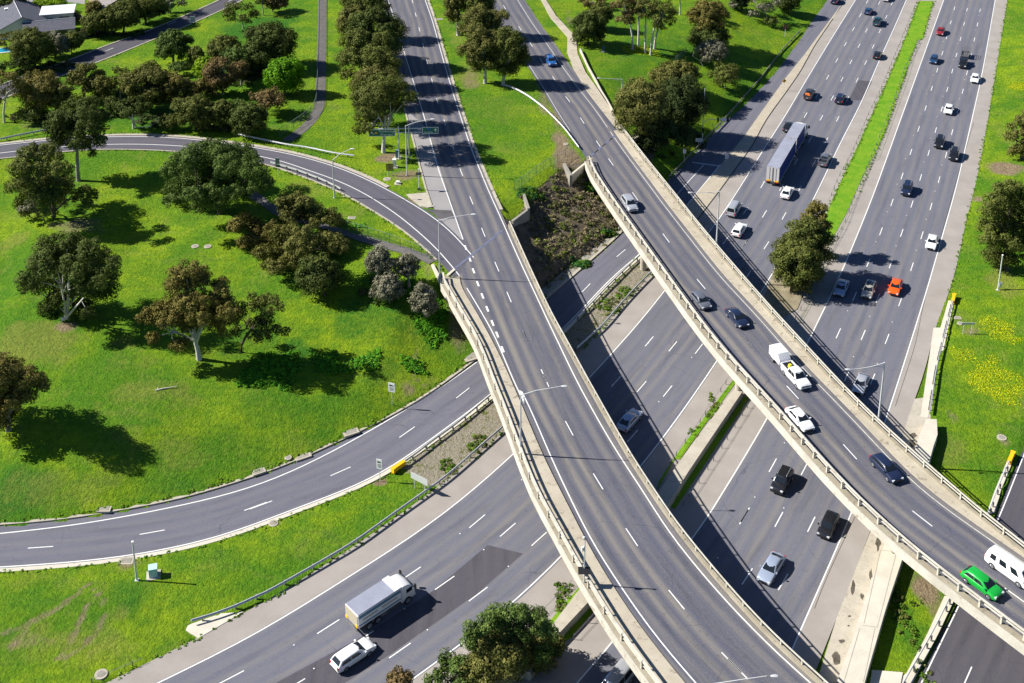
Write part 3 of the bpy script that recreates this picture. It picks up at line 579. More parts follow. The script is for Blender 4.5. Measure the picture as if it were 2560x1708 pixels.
# concrete channel and wall footing on the right
for nm, s, z, m in (('drain_channel', 'B4:1400,750 1460,580 1540,570 1600,300 1640,300 1580,800 1560,1000 C4:1240,330 1260,400 1080,930 970,1250 860,1567 655,1567 820,1040 1110,300', .05, 'conc'),):
    mb = MB(); mb.prism([tuple(q) for q in W(s)], -.2, z); mb.build(nm, M[m], kind='structure')
M['stain'] = mottled('damp_stain', (.075,.065,.05), (.14,.125,.10), 1.2, 8, .6, .1)
rs = random.Random(4)
for c_, x_, y_, a_, b_ in (('C4',955,790,22,60),('C4',815,1370,40,55),('C4',865,1225,30,22),('C4',1030,860,20,30),('C4',925,1020,16,12),('C4',920,1098,12,10),('B4',1450,880,30,26),('B4',1440,945,26,30),('C4',1160,430,22,60),('C4',1100,680,16,50)):
    q = [un(*nat(c_, x_+a_*math.cos(k*.628)*rs.uniform(.5, 1.2), y_+b_*math.sin(k*.628)*rs.uniform(.5, 1.2)), .055) for k in range(10)]
    sheet('damp_stain', q, .0555+.0006*rs.random(), M['stain'], **ST)
# lower right ramp
fr = ribbon('entry_ramp', F3L, 0, -10.5, .004, M['asph_new'], **ST)
mb = MB(); mark(Line(F3L.off(-.35), 2), .14, .012, mb); mb.build('edge_line', M['paint'], fr)
dashes('C4:1890,1510 2200,900', F3L, 3.0, .012).build('lane_line', M['paint'], fr)
# ================================================================ overpass bridges
def bridge_posts(parent, ln, off, z0, h, spacing, s0, box, lean=None):
    sx, sy = box; m = MB(); m.box((0, 0, h/2), (sx, sy, h)); m.box((-.02, 0, h-.03), (sx*.8, sy*1.5, .1)); me = mesh('post', m.v, m.f); me.materials.append(M['rail_w'])
    q = ln.off(off); s = s0; n = 0
    while s < ln.s[-1]-1 and n < 95:
        i = min(int(np.searchsorted(ln.s, s)), len(q)-1); j = max(i-1, 0); f = (s-ln.s[j])/max(1e-6, ln.s[i]-ln.s[j]); f = min(max(f, 0), 1)
        p = q[j]*(1-f)+q[i]*f; t_ = ln.t[i]
        o = bpy.data.objects.new('post', me); COL.objects.link(o); o.parent = parent
        o.location = (p[0], p[1], z0); o.rotation_euler = (0, 0, math.atan2(t_[1], t_[0])); s += spacing; n += 1
def bar(ln, off, z, w_, h, mb=None): return loft(ln, [(off-w_/2, z-h/2), (off-w_/2, z+h/2), (off+w_/2, z+h/2), (off+w_/2, z-h/2)], mb=mb)
def rail_assembly(br, ln, off, z0, h, spacing, s0, rails, box):
    asm = MB()
    for oo, zz, w_, hh in rails: bar(ln, off+oo, zz, w_, hh, asm)
    r = asm.build('railing', M['rail_w'], br); bridge_posts(r, ln, off, z0, h, spacing, s0, box); return r
# ---- west bridge
iA = L_R1.near(un(*nat('A6', 2030, 560), UP)); B1L = L_R1.cut(iA, len(L_R1.p))
lp1 = np.vstack([W('A6:2060,535 2010,575 1620,890 1490,985', UP), smooth(W(S_LP1, UP+.3), 2, 4, 0, 40)[2:]])
o1 = B1L.lat(lp1); k1 = np.minimum(B1L.lat(smooth(W(S_K1, UP+.1), 2, 6, 0, 40)), o1-.3); first = np.nonzero(o1 > k1+1.5)[0][0]
ik = B1L.near(un(*nat('A6', 1495, 985), UP))
for i in range(ik): k1[i] = min(k1[i], o1[i]-.02)
p1 = B1L.lat(smooth(W(S_RP1, UP+.8), 2, 6, 20, 40))
for a in (k1, p1):
    for _ in range(6): a[3:-1] = .25*a[2:-2]+.5*a[3:-1]+.25*a[4:] if len(a[4:]) == len(a[3:-1]) else a[3:-1]
br1 = empty('overpass_bridge', (0, 0, 0), label='concrete overpass curving past the loop ramp with a footpath on its left side', cat='bridge')
loft(B1L, [(o1, UP-.7), (o1, UP-.06), (p1, UP-.06), (p1, UP-.7), (p1+1.4, UP-.75), (p1+1.7, UP-1.7), (np.maximum(o1-1.7, p1+2.2), UP-1.7), (np.maximum(o1-1.4, p1+2.0), UP-.75)]).build('deck', M['conc_t'], br1)
rw1 = ribbon('roadway', B1L, k1, p1+.4, UP+.012, M['asph_br'], br1)
iw = B1L.near(un(*nat('A6', 1495, 985), UP+.3)); c1 = B1L.cut(iw, len(B1L.p)); ko, oo = k1[iw:], o1[iw:]
loft(c1, [(ko, UP-.05), (ko, UP+.16), (oo-.75, UP+.17), (oo-.75, UP-.05)]).build('footpath', M['foot'], br1)
loft(c1, [(oo-.75, UP-.05), (oo-.75, UP+.33), (oo-.12, UP+.33), (oo-.12, UP-.05)]).build('parapet', M['conc_t'], br1)
loft(c1, [(oo-.12, UP-.72), (oo-.12, UP+.36), (oo+.05, UP+.36), (oo+.05, UP-.72)]).build('fascia', M['fascia'], br1)
rail_assembly(br1, c1, oo-.42, UP+.33, .95, 3.45, 3.0, ((-.12, UP+1.22, .26, .12), (-.12, UP+.72, .12, .12)), (.15, .22))
loft(B1L, [(p1, UP-.1), (p1, UP+.42), (p1+.4, UP+.42), (p1+.4, UP-.1)]).build('parapet', M['conc_t'], br1)
rail_assembly(br1, B1L, p1+.14, UP+.42, .48, 3.0, 1.0, ((-.03, UP+.93, .13, .11),), (.12, .16))
mb = MB(); wl = Line(W(S_L1, UP), 2, 8, 0, 40); mark(wl, .15, UP+.02, mb); mark(B1L, .15, UP+.02, mb); mb.build('edge_line', M['paint'], rw1)
dashes('A6:1965,870 2065,1118 2203,1442 B2:2350,390 B3:115,72 277,427 467,818 703,1252 C3:977,375 1342,885 1790,1398 C4:15,1450 320,1780', L_R1, 3.0, UP+.02).build('lane_line', M['paint'], rw1)
dashes('A6:1710,715 1745,810 1775,905 1810,1010 1848,1110 1887,1215 1930,1330 1968,1425 2012,1545', L_R1, 1.5, UP+.021, .3).build('continuity_line', M['paint'], rw1)
mb = MB(); mark(Line(W('A6:1625,885 2012,574', UP), 1, 0), .42, UP+.024, mb); mb.build('expansion_joint', M['joint'], rw1)
mb = MB(); a_, b_ = W('A6:1560,942 1618,893', UP+.17); dash(mb, (a_+b_)/2, (b_-a_)/np.hypot(*(b_-a_)), np.hypot(*(b_-a_)), .45, UP+.19); mb.build('joint_cover', M['conc_w'], br1)
# ---- east bridge
iB = L_R2.near(un(*nat('A3', 890, 1065), UP)); B2L = L_R2.cut(iB, len(L_R2.p))
e2 = B2L.lat(np.vstack([W('A3:900,1060 885,1070 630,1280 590,1320', UP), smooth(W(S_E2, UP+.28), 2, 6, 0, 40)[2:]])); g2 = np.maximum(e2-.95, .2)
q2 = B2L.lat(smooth(W(S_RR2, UP+1.1), 2, 8, 20, 40)); f2 = -.75
br2 = empty('overpass_bridge', (0, 0, 0), label='long concrete overpass carrying cars and a van, wide footpath on its right side', cat='bridge')
loft(B2L, [(e2-.05, UP-.75), (e2-.05, UP-.06), (q2-.1, UP-.06), (q2-.1, UP-.7), (q2+1.4, UP-.75), (q2+1.7, UP-1.75), (np.maximum(e2-1.7, q2+2.2), UP-1.75), (np.maximum(e2-1.4, q2+2.0), UP-.8)]).build('deck', M['conc_t'], br2)
rw2 = ribbon('roadway', B2L, g2, f2, UP+.012, M['asph_br'], br2)
loft(B2L, [(f2, UP-.05), (f2, UP+.15), (q2+.3, UP+.16), (q2+.3, UP-.05)]).build('footpath', M['foot'], br2)
i0 = np.nonzero(e2 > e2[len(e2)//2]*.75)[0][0]; c2 = B2L.cut(i0, len(B2L.p)); ee = e2[i0:]
loft(c2, [(ee-.95, UP-.05), (ee-.95, UP+.27), (ee-.1, UP+.29), (ee-.1, UP-.05)]).build('parapet', M['conc_t'], br2)
loft(c2, [(ee-.1, UP-.85), (ee-.1, UP+.31), (ee+.06, UP+.31), (ee+.06, UP-.85)]).build('fascia', M['fascia'], br2)
rail_assembly(br2, c2, ee-.6, UP+.27, .95, 2.72, 2.0, ((-.25, UP+1.2, .2, .13), (-.25, UP+.80, .13, .12)), (.2, .26))
loft(B2L, [(q2-.12, UP-.1), (q2-.12, UP+.32), (q2+.32, UP+.32), (q2+.32, UP-.1)]).build('parapet', M['conc_t'], br2)
rail_assembly(br2, B2L, q2+.08, UP+.32, .88, 3.3, 1.5, ((-.06, UP+1.2, .15, .12), (-.06, UP+.78, .13, .1)), (.16, .2))
mb = MB(); mark(B2L, .13, UP+.02, mb); mb.build('edge_line', M['paint_old'], rw2)
dashes('A3:807,1322 A7:1005,297 1257,637 1543,1012 1913,1465 B4:85,95 462,525 930,1010 1520,1555 C4:2290,860', L_R2, 3.0, UP+.02).build('lane_line', M['paint'], rw2)
jp = W('A3:632,1283 888,1068', UP); jd = (jp[1]-jp[0])/np.hypot(*(jp[1]-jp[0])); jl_ = np.hypot(*(jp[1]-jp[0]))
for f_ in (.1, .33, .56, .78): mb = MB(); dash(mb, jp[0]+jd*jl_*f_, jd, jl_*.11, .5, UP+.022); mb.build('expansion_joint', M['joint'], rw2)
mb = MB(); dash(mb, jp[0]+jd*jl_*.45, jd, jl_*.92, .25, UP+.018); mb.build('joint_gap', M['dark'], rw2)
# ---- piers and abutments
def pier(br, pts, ztop, crosshead=True):
    for x, y, z in pts:
        n = MB(); n.tube([(x, y, z-.3), (x, y, ztop)], .55, 20); n.build('column', M['conc'], br, sm=40)
    if crosshead:
        a, b = Vector(pts[0]), Vector(pts[-1]); n = MB(); d_ = (b-a); L_ = d_.length+2.2; c = (a+b)/2
        n.box((c.x, c.y, ztop+.35), (L_, 1.3, .8), math.atan2(d_.y, d_.x)); n.build('crosshead', M['conc'], br)
def along(ln, i, offs, z): return [(*(ln.p[i]+ln.n[i]*o), z) for o in offs]
zt = UP-2.5
ca = un(*nat('A7', 1070, 895)); i_ = L_R2.near(ca); l0 = (ca-L_R2.p[i_])@L_R2.n[i_]; pier(br2, [(*ca, 0)]+along(L_R2, i_, (l0-5.5,), 0), zt)
ca = un(*nat('B3', 1850, 500), 1.1); i_ = L_R2.near(ca); l0 = (ca-L_R2.p[i_])@L_R2.n[i_]; pier(br2, [(*ca, 1)]+along(L_R2, i_, (l0-5.5,), 0), zt)
ca = un(*nat('C4', 1285, 485), 1.3); i_ = L_R2.near(ca); l0 = (ca-L_R2.p[i_])@L_R2.n[i_]; pier(br2, [(*ca, 1.2)]+along(L_R2, i_, (l0-5.5,), 0), zt)
for s_ in (('B2', 2250, 620), ('B3', 800, 1560), ('C4', 700, 1600)):
    ca = un(*nat(*s_)); i_ = L_R1.near(ca); mid = (o1[max(0, min(i_-iA, len(o1)-1))]+p1[max(0, min(i_-iA, len(p1)-1))])/2; pier(br1, along(L_R1, i_, (mid+2.6, mid-2.6), 0), zt)
def wallseg(mb, s, z, zt_, th_=.4):
    q = W(s, z); mb_ = mb
    for a, b in zip(q[:-1], q[1:]):
        d_ = b-a; L_ = np.hypot(*d_); c = (a+b)/2; mb_.box((c[0], c[1], (zt_+2.0)/2+.5), (L_+.2, th_, zt_-1.5), math.atan2(d_[1], d_[0]))
def wall(br, name, s, ztop, zbot, mat, th_=.4):
    q = W(s, ztop); m = MB()
    for a, b in zip(q[:-1], q[1:]):
        d_ = b-a; L_ = np.hypot(*d_); c = (a+b)/2; m.box((c[0], c[1], (ztop+zbot)/2), (L_, th_, ztop-zbot), math.atan2(d_[1], d_[0]))
    return m.build(name, M[mat], br)
wall(br2, 'wing_wall', 'A7:425,25 482,125', 6.95, 4.2, 'conc_d', .5); wall(br2, 'abutment_wall', 'A7:482,118 592,28', 6.75, 4.0, 'conc_w', .4)
wall(br2, 'abutment', 'A7:592,28 1130,-250', 5.4, 2.0, 'conc', .8)
wall(br1, 'wing_wall', 'A6:2185,275 2225,395', 6.95, 4.6, 'conc_d', .45); wall(br1, 'abutment_wall', 'A6:2090,497 2222,398', 6.7, 4.0, 'conc_d', .45)
wall(br1, 'abutment', 'A6:2090,500 1600,905', 5.6, 3.0, 'conc', .6); wall(br1, 'wing_wall', 'A6:1440,850 1530,1020', 7.1, 5.6, 'conc_w', .4)
# ---- concrete walls beside the carriageways
mb = MB(); mb.prism([tuple(q) for q in W('B3:1812,498 1885,512 1440,1170 1275,1440 C3:640,885 335,1212 150,1480 20,1440 110,1390 290,1140 562,785 B3:1200,1330 1380,1070', 1.15)], -.1, 1.15)
mb.build('median_wall', M['conc'], label='thick concrete median wall running under both overpasses between grassy strips', cat='wall')
mb = MB(); mb.prism([tuple(q) for q in W('B4:1552,742 1638,745 1645,868 1612,962 C4:1368,520 1222,960 1082,1440 1040,1600 806,1600 937,1250 1040,920 1222,400 B4:1500,870', 1.3)], -.1, 1.3)
o = mb.build('crash_wall', M['conc_w'], label='broad pale concrete crash wall beside the inbound carriageway, a pier column standing on it', cat='wall')
mb = MB()
for s_ in ('C4:1180,480 1330,500', 'C4:1030,1095 1160,1110', 'C4:1180,480 1045,1080', 'C4:1310,500 1155,1105', 'C4:1010,1120 880,1560', 'C4:1135,1115 1040,1560'): mark(Line(W(s_, 1.3), 1, 0), .07, 1.305, mb)
mb.build('panel_joint', M['conc_d'], o)
mb = MB(); mb.prism([tuple(q) for q in W('A8:1733,1148 1778,1155 1690,1567 1610,1567')], -.1, .06); mb.prism([tuple(q) for q in W('B4:1612,0 1692,0 1565,735 1505,725')], -.1, .056); mb.build('barrier_footing', M['conc_w'], kind='structure')
# ================================================================ barriers
def post_mesh(sx, sy, h, mat, cap=None):
    m = MB(); m.box((0, 0, h/2-.15), (sx, sy, h+.3)); me = mesh('post', m.v, m.f); me.materials.append(M[mat]); return me
def put(me, name, parent, loc, rz=0):
    o = bpy.data.objects.new(name, me); COL.objects.link(o); o.parent = parent; o.location = loc; o.rotation_euler = (0, 0, rz); return o
def guardrail(s, label, z=None, side=1, h=.78, step=2.6, mat='steel', yellow=False, group=None, name='guardrail', postm='steel_d', bl=.0):
    pz = [(*un(x, y, z), z) if z is not None else g(x, y) for x, y in P(s)]
    ln = Line(np.array([q[:2] for q in pz]), 1.3, 3); zz = np.array([z if z is not None else max(th(*p), 0) for p in ln.p], float)
    for _ in range(6): zz[1:-1] = .25*zz[:-2]+.5*zz[1:-1]+.25*zz[2:]
    root = empty(name, (0, 0, 0), label=label, cat='guardrail', group=group); k = side
    loft(ln, [(k*.04, zz+h-.33), (k*.0, zz+h-.27), (k*.10, zz+h-.21), (k*.02, zz+h-.165), (k*.10, zz+h-.12), (k*.0, zz+h-.06), (k*.04, zz+h), (-k*.03, zz+h), (-k*.03, zz+h-.33)]).build('rail', M[mat], root)
    me = post_mesh(.14, .18, h-.05, postm); q = ln.off(-k*.15); s_ = .5; n = 0
    while s_ < ln.s[-1] and n < 98:
        i = min(int(np.searchsorted(ln.s, s_)), len(q)-1); put(me, 'post', root, (q[i, 0], q[i, 1], zz[i]), math.atan2(ln.t[i, 1], ln.t[i, 0])); s_ += step; n += 1
    if yellow is not False:
        i = 0 if yellow == 0 else len(ln.p)-1; d_ = -ln.t[0] if yellow == 0 else ln.t[-1]; p = ln.p[i]+d_*1.0
        m = MB(); m.box((p[0], p[1], zz[i]+.47), (1.9, .5, .62), math.atan2(d_[1], d_[0])); q_ = p+d_*1.1; m.box((q_[0], q_[1], zz[i]+.46), (.35, .62, .7), math.atan2(d_[1], d_[0])); m.build('end_terminal', M['yellow'], root)
    return root
GR = guardrail
GR('A1:0,1158 200,1115 388,1080', 'guardrail on the outside of the loop ramp at the left edge', UP, 1)
GR('A1:1935,1115 2350,1205 A2:400,1220 650,1275 800,1292', 'long guardrail curving along the outside of the loop ramp towards the lamp post', UP, 1)
GR('A6:120,42 300,92 540,182 690,258', 'short guardrail inside the loop ramp, between ramp and dark round tree', UP-.02, -1)
GR('A3:-60,715 20,738 130,800 250,890 350,985 430,1070 500,1165 545,1225', 'guardrail with dark posts curving along grass into the long overpass', UP-.02, 1, step=1.9)
GR('A3:2350,268 2200,430 2030,655 1900,800 1770,950 1600,1130 1400,1340 1275,1470', 'mossy roadside barrier along the left edge of the freeway on-ramp', .05, 1, h=.85, step=3.5, mat='conc_d')
GR('A7:1045,800 900,935 760,1075 620,1225 530,1310', 'guardrail between the collector road and weedy median, under the long overpass', .03, 1)
GR('A7:1160,912 1050,1020 900,1180 740,1375 640,1460 530,1560', 'guardrail along the weedy median beside the freeway shoulder between both overpasses', .03, -1)
GR('B2:1215,1118 1320,1050 1440,945 1600,840 1750,715 1935,560', 'guardrail with yellow end terminal beside the curving exit ramp', .05, -1, yellow=0)
GR('B2:2035,815 1800,1020 1560,1235 1330,1400 1100,1562 C2:800,450 560,590 300,740 0,905 C1:2250,815 1950,965 1700,1055 1560,1092', 'long guardrail between the grass wedge and the freeway shoulder', .04, -1, step=3.4)
GR('A8:1765,1180 1720,1360 1670,1567 B4:1640,310 1605,520 1575,715', 'guardrail with yellow end cap beside the yellow-flowered verge', .08, -1, step=1.6, yellow=0)
GR('B4:2225,1120 2150,1290 2085,1455 2050,1560', 'guardrail with orange-yellow terminal at the right edge, on a concrete strip', .05, 1, step=1.9, yellow=0)
GR('C4:1760,860 1640,1110 1530,1310 1400,1530 1330,1660', 'guardrail on a concrete strip beside the dark lower ramp', .1, 1, step=2.0)
GR('A7:868,582 915,548', 'short guardrail end beside the scrubby embankment', .15, -1, step=1.2)
mb = MB(); mb.prism([tuple(q) for q in W('B4:2215,1080 2262,1080 2160,1330 2120,1500 2040,1530 2110,1330', 0)], -.1, .05)
mb.prism([tuple(q) for q in W('C4:1700,860 1790,870 1640,1190 1440,1567 1340,1640 1300,1560 1390,1490 1560,1170', 0)], -.1, .09); mb.prism([tuple(q) for q in W('C1:1485,1120 1560,1085 1800,1000 1990,985 1620,1200', 0.02)], -.1, .05); mb.build('barrier_footing', M['conc_w'], kind='structure')
mb = MB(); mb.prism([tuple(q) for q in W('C4:1110,1470 1360,1490 1330,1640 1080,1640', 0)], -.1, .2); mb.build('concrete_apron', M['conc_w'], kind='structure')
# low white wall beside the road to the long overpass
q = Line(np.array([g(*p)[:2] for p in P('A3:555,420 620,560 690,690 760,810 825,932')]), 1.5, 2); zq = np.array([max(th(*p), 5.5) for p in q.p])
loft(q, [(.1, zq-.3), (.1, zq+.75), (-.1, zq+.75), (-.1, zq-.3)]).build('low_wall', M['fascia'], label='low white concrete wall beside the path leading to the long overpass', cat='wall')
def wire(s, label, step=3.2, z=.04, hh=.75):
    ln = Line(W(s, z), 1.0, 4); root = empty('wire_rope_barrier', (0, 0, 0), label=label, cat='barrier', group='wire rope barriers beside the medians')
    m = MB()
    for zz in (.5, .66): bar(ln, 0.0, z+zz, .02, .02, m)
    m.build('cable', M['steel_d'], root); me = post_mesh(.09, .07, hh, 'steel_d'); s_ = .3; n = 0
    while s_ < ln.s[-1] and n < 98:
        i = min(int(np.searchsorted(ln.s, s_)), len(ln.p)-1); put(me, 'post', root, (*ln.p[i], z)); s_ += step; n += 1
wire('A4:1500,-60 1475,20 1395,215 1305,440 1180,740 1085,930 945,1260 840,1450 A8:755,350', 'row of thin posts along the left side of the long grass median')
wire('A4:1490,345 1378,560 1280,850 1145,1190 1055,1400 A8:955,340 875,550 785,700 690,910 560,1175 470,1330', 'row of thin posts along the right side of the long grass median')
wire('B3:1765,430 1640,610 1520,800 1420,930 1240,1190', 'row of thin posts left of the concrete median wall between the overpasses', 2.6)
wire('B3:1940,620 1860,745 1745,930 1610,1135 1480,1335 1370,1490', 'row of thin posts right of the concrete median wall between the overpasses', 2.6)
wire('C3:490,757 410,840 325,925 240,1010', 'three thin posts left of the median wall by the bottom tree', 2.6)
wire('C3:670,1030 595,1115 505,1210', 'three thin posts right of the median wall by the bottom tree', 2.8)
wire('C1:1165,1395 975,1480 750,1567', 'three low posts beside the freeway shoulder at the bottom left', 4.5)
# chain-link fences
def chain_fence(s, label, z=None, h=1.7):
    t_ = M.get('mesh_wire')
    pz = np.array([(*un(x, y, z), z) if z is not None else g(x, y) for x, y in P(s)]); ln = Line(pz[:, :2], 2.4, 1); zz = np.array([th(*p) for p in ln.p])
    root = empty('chain_link_fence', (0, 0, 0), label=label, cat='fence')
    n = len(ln.p); v = [(p[0], p[1], a) for p, a in zip(ln.p, zz)]+[(p[0], p[1], a+h) for p, a in zip(ln.p, zz)]
    m = MB(); bar(ln, 0, zz+h, .045, .045, m); bar(ln, 0, zz+.12, .025, .025, m)
    L_ = 0; fine = resample(ln.p, .3); zf = np.array([th(*p) for p in fine])
    for i in range(len(fine)-1):
        a, b = fine[i], fine[i+1]
        for (p, za, q_, zb) in ((a, zf[i]+.1, b, zf[i+1]+h*.55), (b, zf[i+1]+.1, a, zf[i]+h*.55), (a, zf[i]+h*.52, b, zf[i+1]+h), (b, zf[i+1]+h*.52, a, zf[i]+h)):
            m.tube([(p[0], p[1], za), (q_[0], q_[1], zb)], .007, 3, False)
    m.build('mesh_panel', M['fence_green'], root); me = post_mesh(.06, .06, h, 'steel_d')
    for p, a in zip(ln.p, zz): put(me, 'post', root, (p[0], p[1], a))
M['fence_green'] = plain('fence_wire', (.22, .28, .25), .5, .3)
chain_fence('A2:518,-40 516,200 510,450 503,650 495,860 440,950 330,1030 190,1120', 'long chain-link fence beside the straight asphalt park path')
chain_fence('A6:735,570 880,610 1020,655 1165,705 1310,760 1435,815', 'chain-link fence along the footpath leading to the curved overpass')
chain_fence('A3:20,1555 200,1425 350,1330 500,1240', 'chain-link fence along the top of the scrubby embankment')
chain_fence('A3:1330,520 1380,480 1420,440', 'short chain-link fence panel beside the brown-topped trees')
# ================================================================ lamps, poles
def lamp(b, top, tip, label, z=None, name='street_lamp', brace=True, r=.125, group='street lamps', ground=None):
    px, py = nat(*b); base = (*un(px, py, z), z) if z is not None else tuple(g(px, py)); x, y, z0 = base
    zt_ = Z_at(y, nat(*top)[1]); root = empty(name, (x, y, z0), label=label, cat='lamp post', group=group); h = zt_-z0
    m = MB(); m.tube([(0, 0, -.3), (0, 0, .5), (0, 0, h)], [r*1.25, r*1.1, r*.62], 10); m.box((0, 0, .03), (.4, .4, .06)); m.build('pole', M['steel'], root, sm=40)
    if tip:
        tx, ty = nat(*tip); zt2 = Z_at(y, ty); s_ = ppm(ty, zt2); d0 = y*CP-(zt2-CH)*SP; X = (tx-CX)/F*d0-x; zh = zt2-z0
        m = MB(); pts = [(0, 0, h-.08), (X*.35, 0, h-.08+(zh-h)*.55), (X*.7, 0, h-.08+(zh-h)*.85), (X*.93, 0, zh)]
        m.tube(pts, [.055, .05, .042, .035], 7)
        if brace: m.tube([(0, 0, h-.75), (X*.22, 0, h-.3+(zh-h)*.3), (X*.42, 0, h-.1+(zh-h)*.62)], [.03, .03, .025], 6)
        m.build('arm', M['steel'], root, sm=40)
        hd = MB(); sg = 1 if X > 0 else -1; q = []
        for fx, wy, wz in ((-.38, .07, .05), (-.2, .14, .09), (.15, .19, .10), (.36, .13, .06)): q.append((fx, wy, wz))
        v = []; f = []
        for fx, wy, wz in q:
            for k in range(8): a = 2*math.pi*k/8; v.append((X+sg*fx, math.cos(a)*wy, zh+math.sin(a)*wz))
        for i in range(3):
            for k in range(8): f.append((i*8+k, i*8+(k+1) % 8, i*8+8+(k+1) % 8, i*8+8+k))
        f += [tuple(range(7, -1, -1)), tuple(range(24, 32))]; hd.add(v, f); l = hd.build('lantern', M['steel'], root, sm=50)
        n = MB(); n.box((X+sg*.05, 0, zh-.105), (.42, .26, .05)); n.build('lens', M['lampglass'], l)
    return root
lamp(('A2',1232,1435), ('A2',1230,1025), ('A2',1440,972), 'street lamp in front of the green sign gantry')
lamp(('A6',640,310), ('A2',625,1305), ('A2',785,1215), 'street lamp on the grass inside the loop ramp')
lamp(('A6',1500,950), ('A6',1510,490), ('A6',1775,443), 'street lamp at the start of the curved overpass footpath', UP+.3)
lamp(('B3',70,1020), ('B3',65,545), ('B3',425,475), 'street lamp halfway along the curved overpass railing', UP+.3)
lamp(('C3',1280,1680), ('C3',1250,1660), ('C3',2140,1508), 'street lamp reaching over the curved overpass at the bottom edge', UP+.3)
lamp(('A7',1668,690), ('A7',1687,255), ('A7',1455,266), 'street lamp on the long overpass near the silver van', UP+.2)
lamp(('B4',1163,748), ('B4',1203,280), ('B4',912,338), 'street lamp on the long overpass near the white car in shadow', UP+.2)
lamp(('A3',893,860), ('A3',900,645), ('A3',708,638), 'street lamp standing behind the bushy olive tree', 6.0)
# camera mast on the curved overpass
def at_px(y, px, py):
    z = Z_at(y, py); d0 = y*CP-(z-CH)*SP; return (px-CX)/F*d0, z
x, y = un(*nat('C3', 588, 745), UP+.3); root = empty('camera_mast', (x, y, UP+.3), label='traffic camera mast with dark solar panel on the curved overpass railing', cat='camera mast'); zt_ = Z_at(y, nat('C3', 590, 385)[1])-UP-.3
m = MB(); m.tube([(0, 0, -.2), (0, 0, zt_)], [.09, .06], 10); m.build('pole', M['steel'], root, sm=40)
m = MB(); m.box((-.02, -.25, zt_*.31), (1.35, .8, .06), 0, Matrix.Rotation(R(28), 4, 'X')); m.build('solar_panel', M['black'], root)
m = MB(); m.tube([(0, 0, zt_), (.12, 0, zt_+.12), (-.05, 0, zt_+.22), (-.16, 0, zt_+.1)], .035, 8); m.tube([(-.16, 0, zt_+.12), (-.16, 0, zt_-.1)], [.11, .08], 10); m.build('dome_camera', M['white'], root, sm=40)
m = MB(); m.box((-.22, -.1, zt_*.78), (.3, .2, .5), .4); m.tube([(0, 0, zt_*.86), (-.2, -.1, zt_*.8)], .03, 6); m.build('antenna_box', M['white'], root)
m = MB(); m.box((.22, -.1, zt_*.2), (.3, .22, .28)); m.build('battery_box', M['steel_d'], root)
# detector pole by the gantry
x, y, z0 = G('A6', 1330, 245); root = empty('detector_pole', (x, y, z0), label='short detector pole with small dark solar panel beside the sign gantry', cat='pole'); zt_ = Z_at(y, nat('A2', 1333, 1388)[1])-z0
m = MB(); m.tube([(0, 0, -.2), (0, 0, zt_)], .07, 8); m.build('pole', M['steel'], root, sm=40)
m = MB(); m.box((.05, -.2, zt_*.84), (1.0, .6, .06), 0, Matrix.Rotation(R(30), 4, 'X')); m.build('solar_panel', M['black'], root)
m = MB(); m.tube([(0, 0, zt_-.02), (0, 0, zt_+.22)], [.12, .1], 10); m.build('sensor_head', M['white'], root, sm=40); m = MB(); m.box((0, 0, .25), (.5, .4, .5)); m.build('base_box', M['steel_d'], root)
# tall poles with boxes
def pole_box(b, top, label, box=None, z=None):
    x, y, z0 = G(*b); root = empty('sensor_pole', (x, y, z0), label=label, cat='pole'); zt_ = Z_at(y, nat(*top)[1])-z0
    m = MB(); m.tube([(0, 0, -.2), (0, 0, zt_)], [.13, .085], 10); m.box((0, 0, .04), (.45, .45, .08)); m.build('pole', M['steel'], root, sm=40)
    m = MB(); m.tube([(0, 0, zt_), (0, 0, zt_+.25)], [.1, .14], 10); m.build('sensor_head', M['white'], root, sm=40)
    if box: m = MB(); m.box((.3, 0, zt_*.16), (.5, .4, .75)); m.build('control_box', M['lampglass'], root)
    return root
pole_box(('C1',1117,728), ('C1',1095,425), 'grey sensor pole beside the pale green cabinet on the grass wedge')
pole_box(('A8',2137,1062), ('A8',2163,785), 'grey pole with a white box on the right verge below the dark tree', True)
# cabinets
def cabinet(b, w_, d_, h, mat, label, rz=0, z=None):
    x, y, z0 = G(*b); root = empty('roadside_cabinet', (x, y, z0), rz, label=label, cat='cabinet')
    m = MB(); m.box((0, 0, -.05), (w_+.7, d_+.6, .3)); m.build('plinth', M['conc'], root)
    m = MB(); m.box((0, 0, .1+h/2), (w_, d_, h)); m.box((0, 0, h+.13), (w_+.08, d_+.08, .07)); m.build('body', mat, root)
    m = MB(); m.box((0, -d_/2-.012, .1+h*.5), (w_*.84, .02, h*.86)); m.box((w_*.3, -d_/2-.03, .1+h*.5), (.03, .04, .16)); m.build('door', mat, root)
M['pale_green'] = plain('pale_green_paint', (.42, .62, .62), .45); M['blue_grey'] = plain('blue_grey_paint', (.10, .21, .30), .5)
cabinet(('C1',1253,690), .95, .9, 1.15, M['pale_green'], 'pale green cabinet on a concrete pad on the grass wedge', .25)
cabinet(('A6',1130,60), .62, .55, 1.5, M['white'], 'tall white cabinet behind the olive speed sign')
cabinet(('A2',1155,1290), .7, .5, 1.5, M['blue_grey'], 'blue grey cabinet at the foot of the sign gantry')
cabinet(('A6',1157,195), .55, .5, .35, M['white'], 'low white pit box on grass below the sign gantry')
cabinet(('A3',745,422), .3, .3, 1.15, M['blue_sign'], 'slim blue marker post by the white-trunked gums')
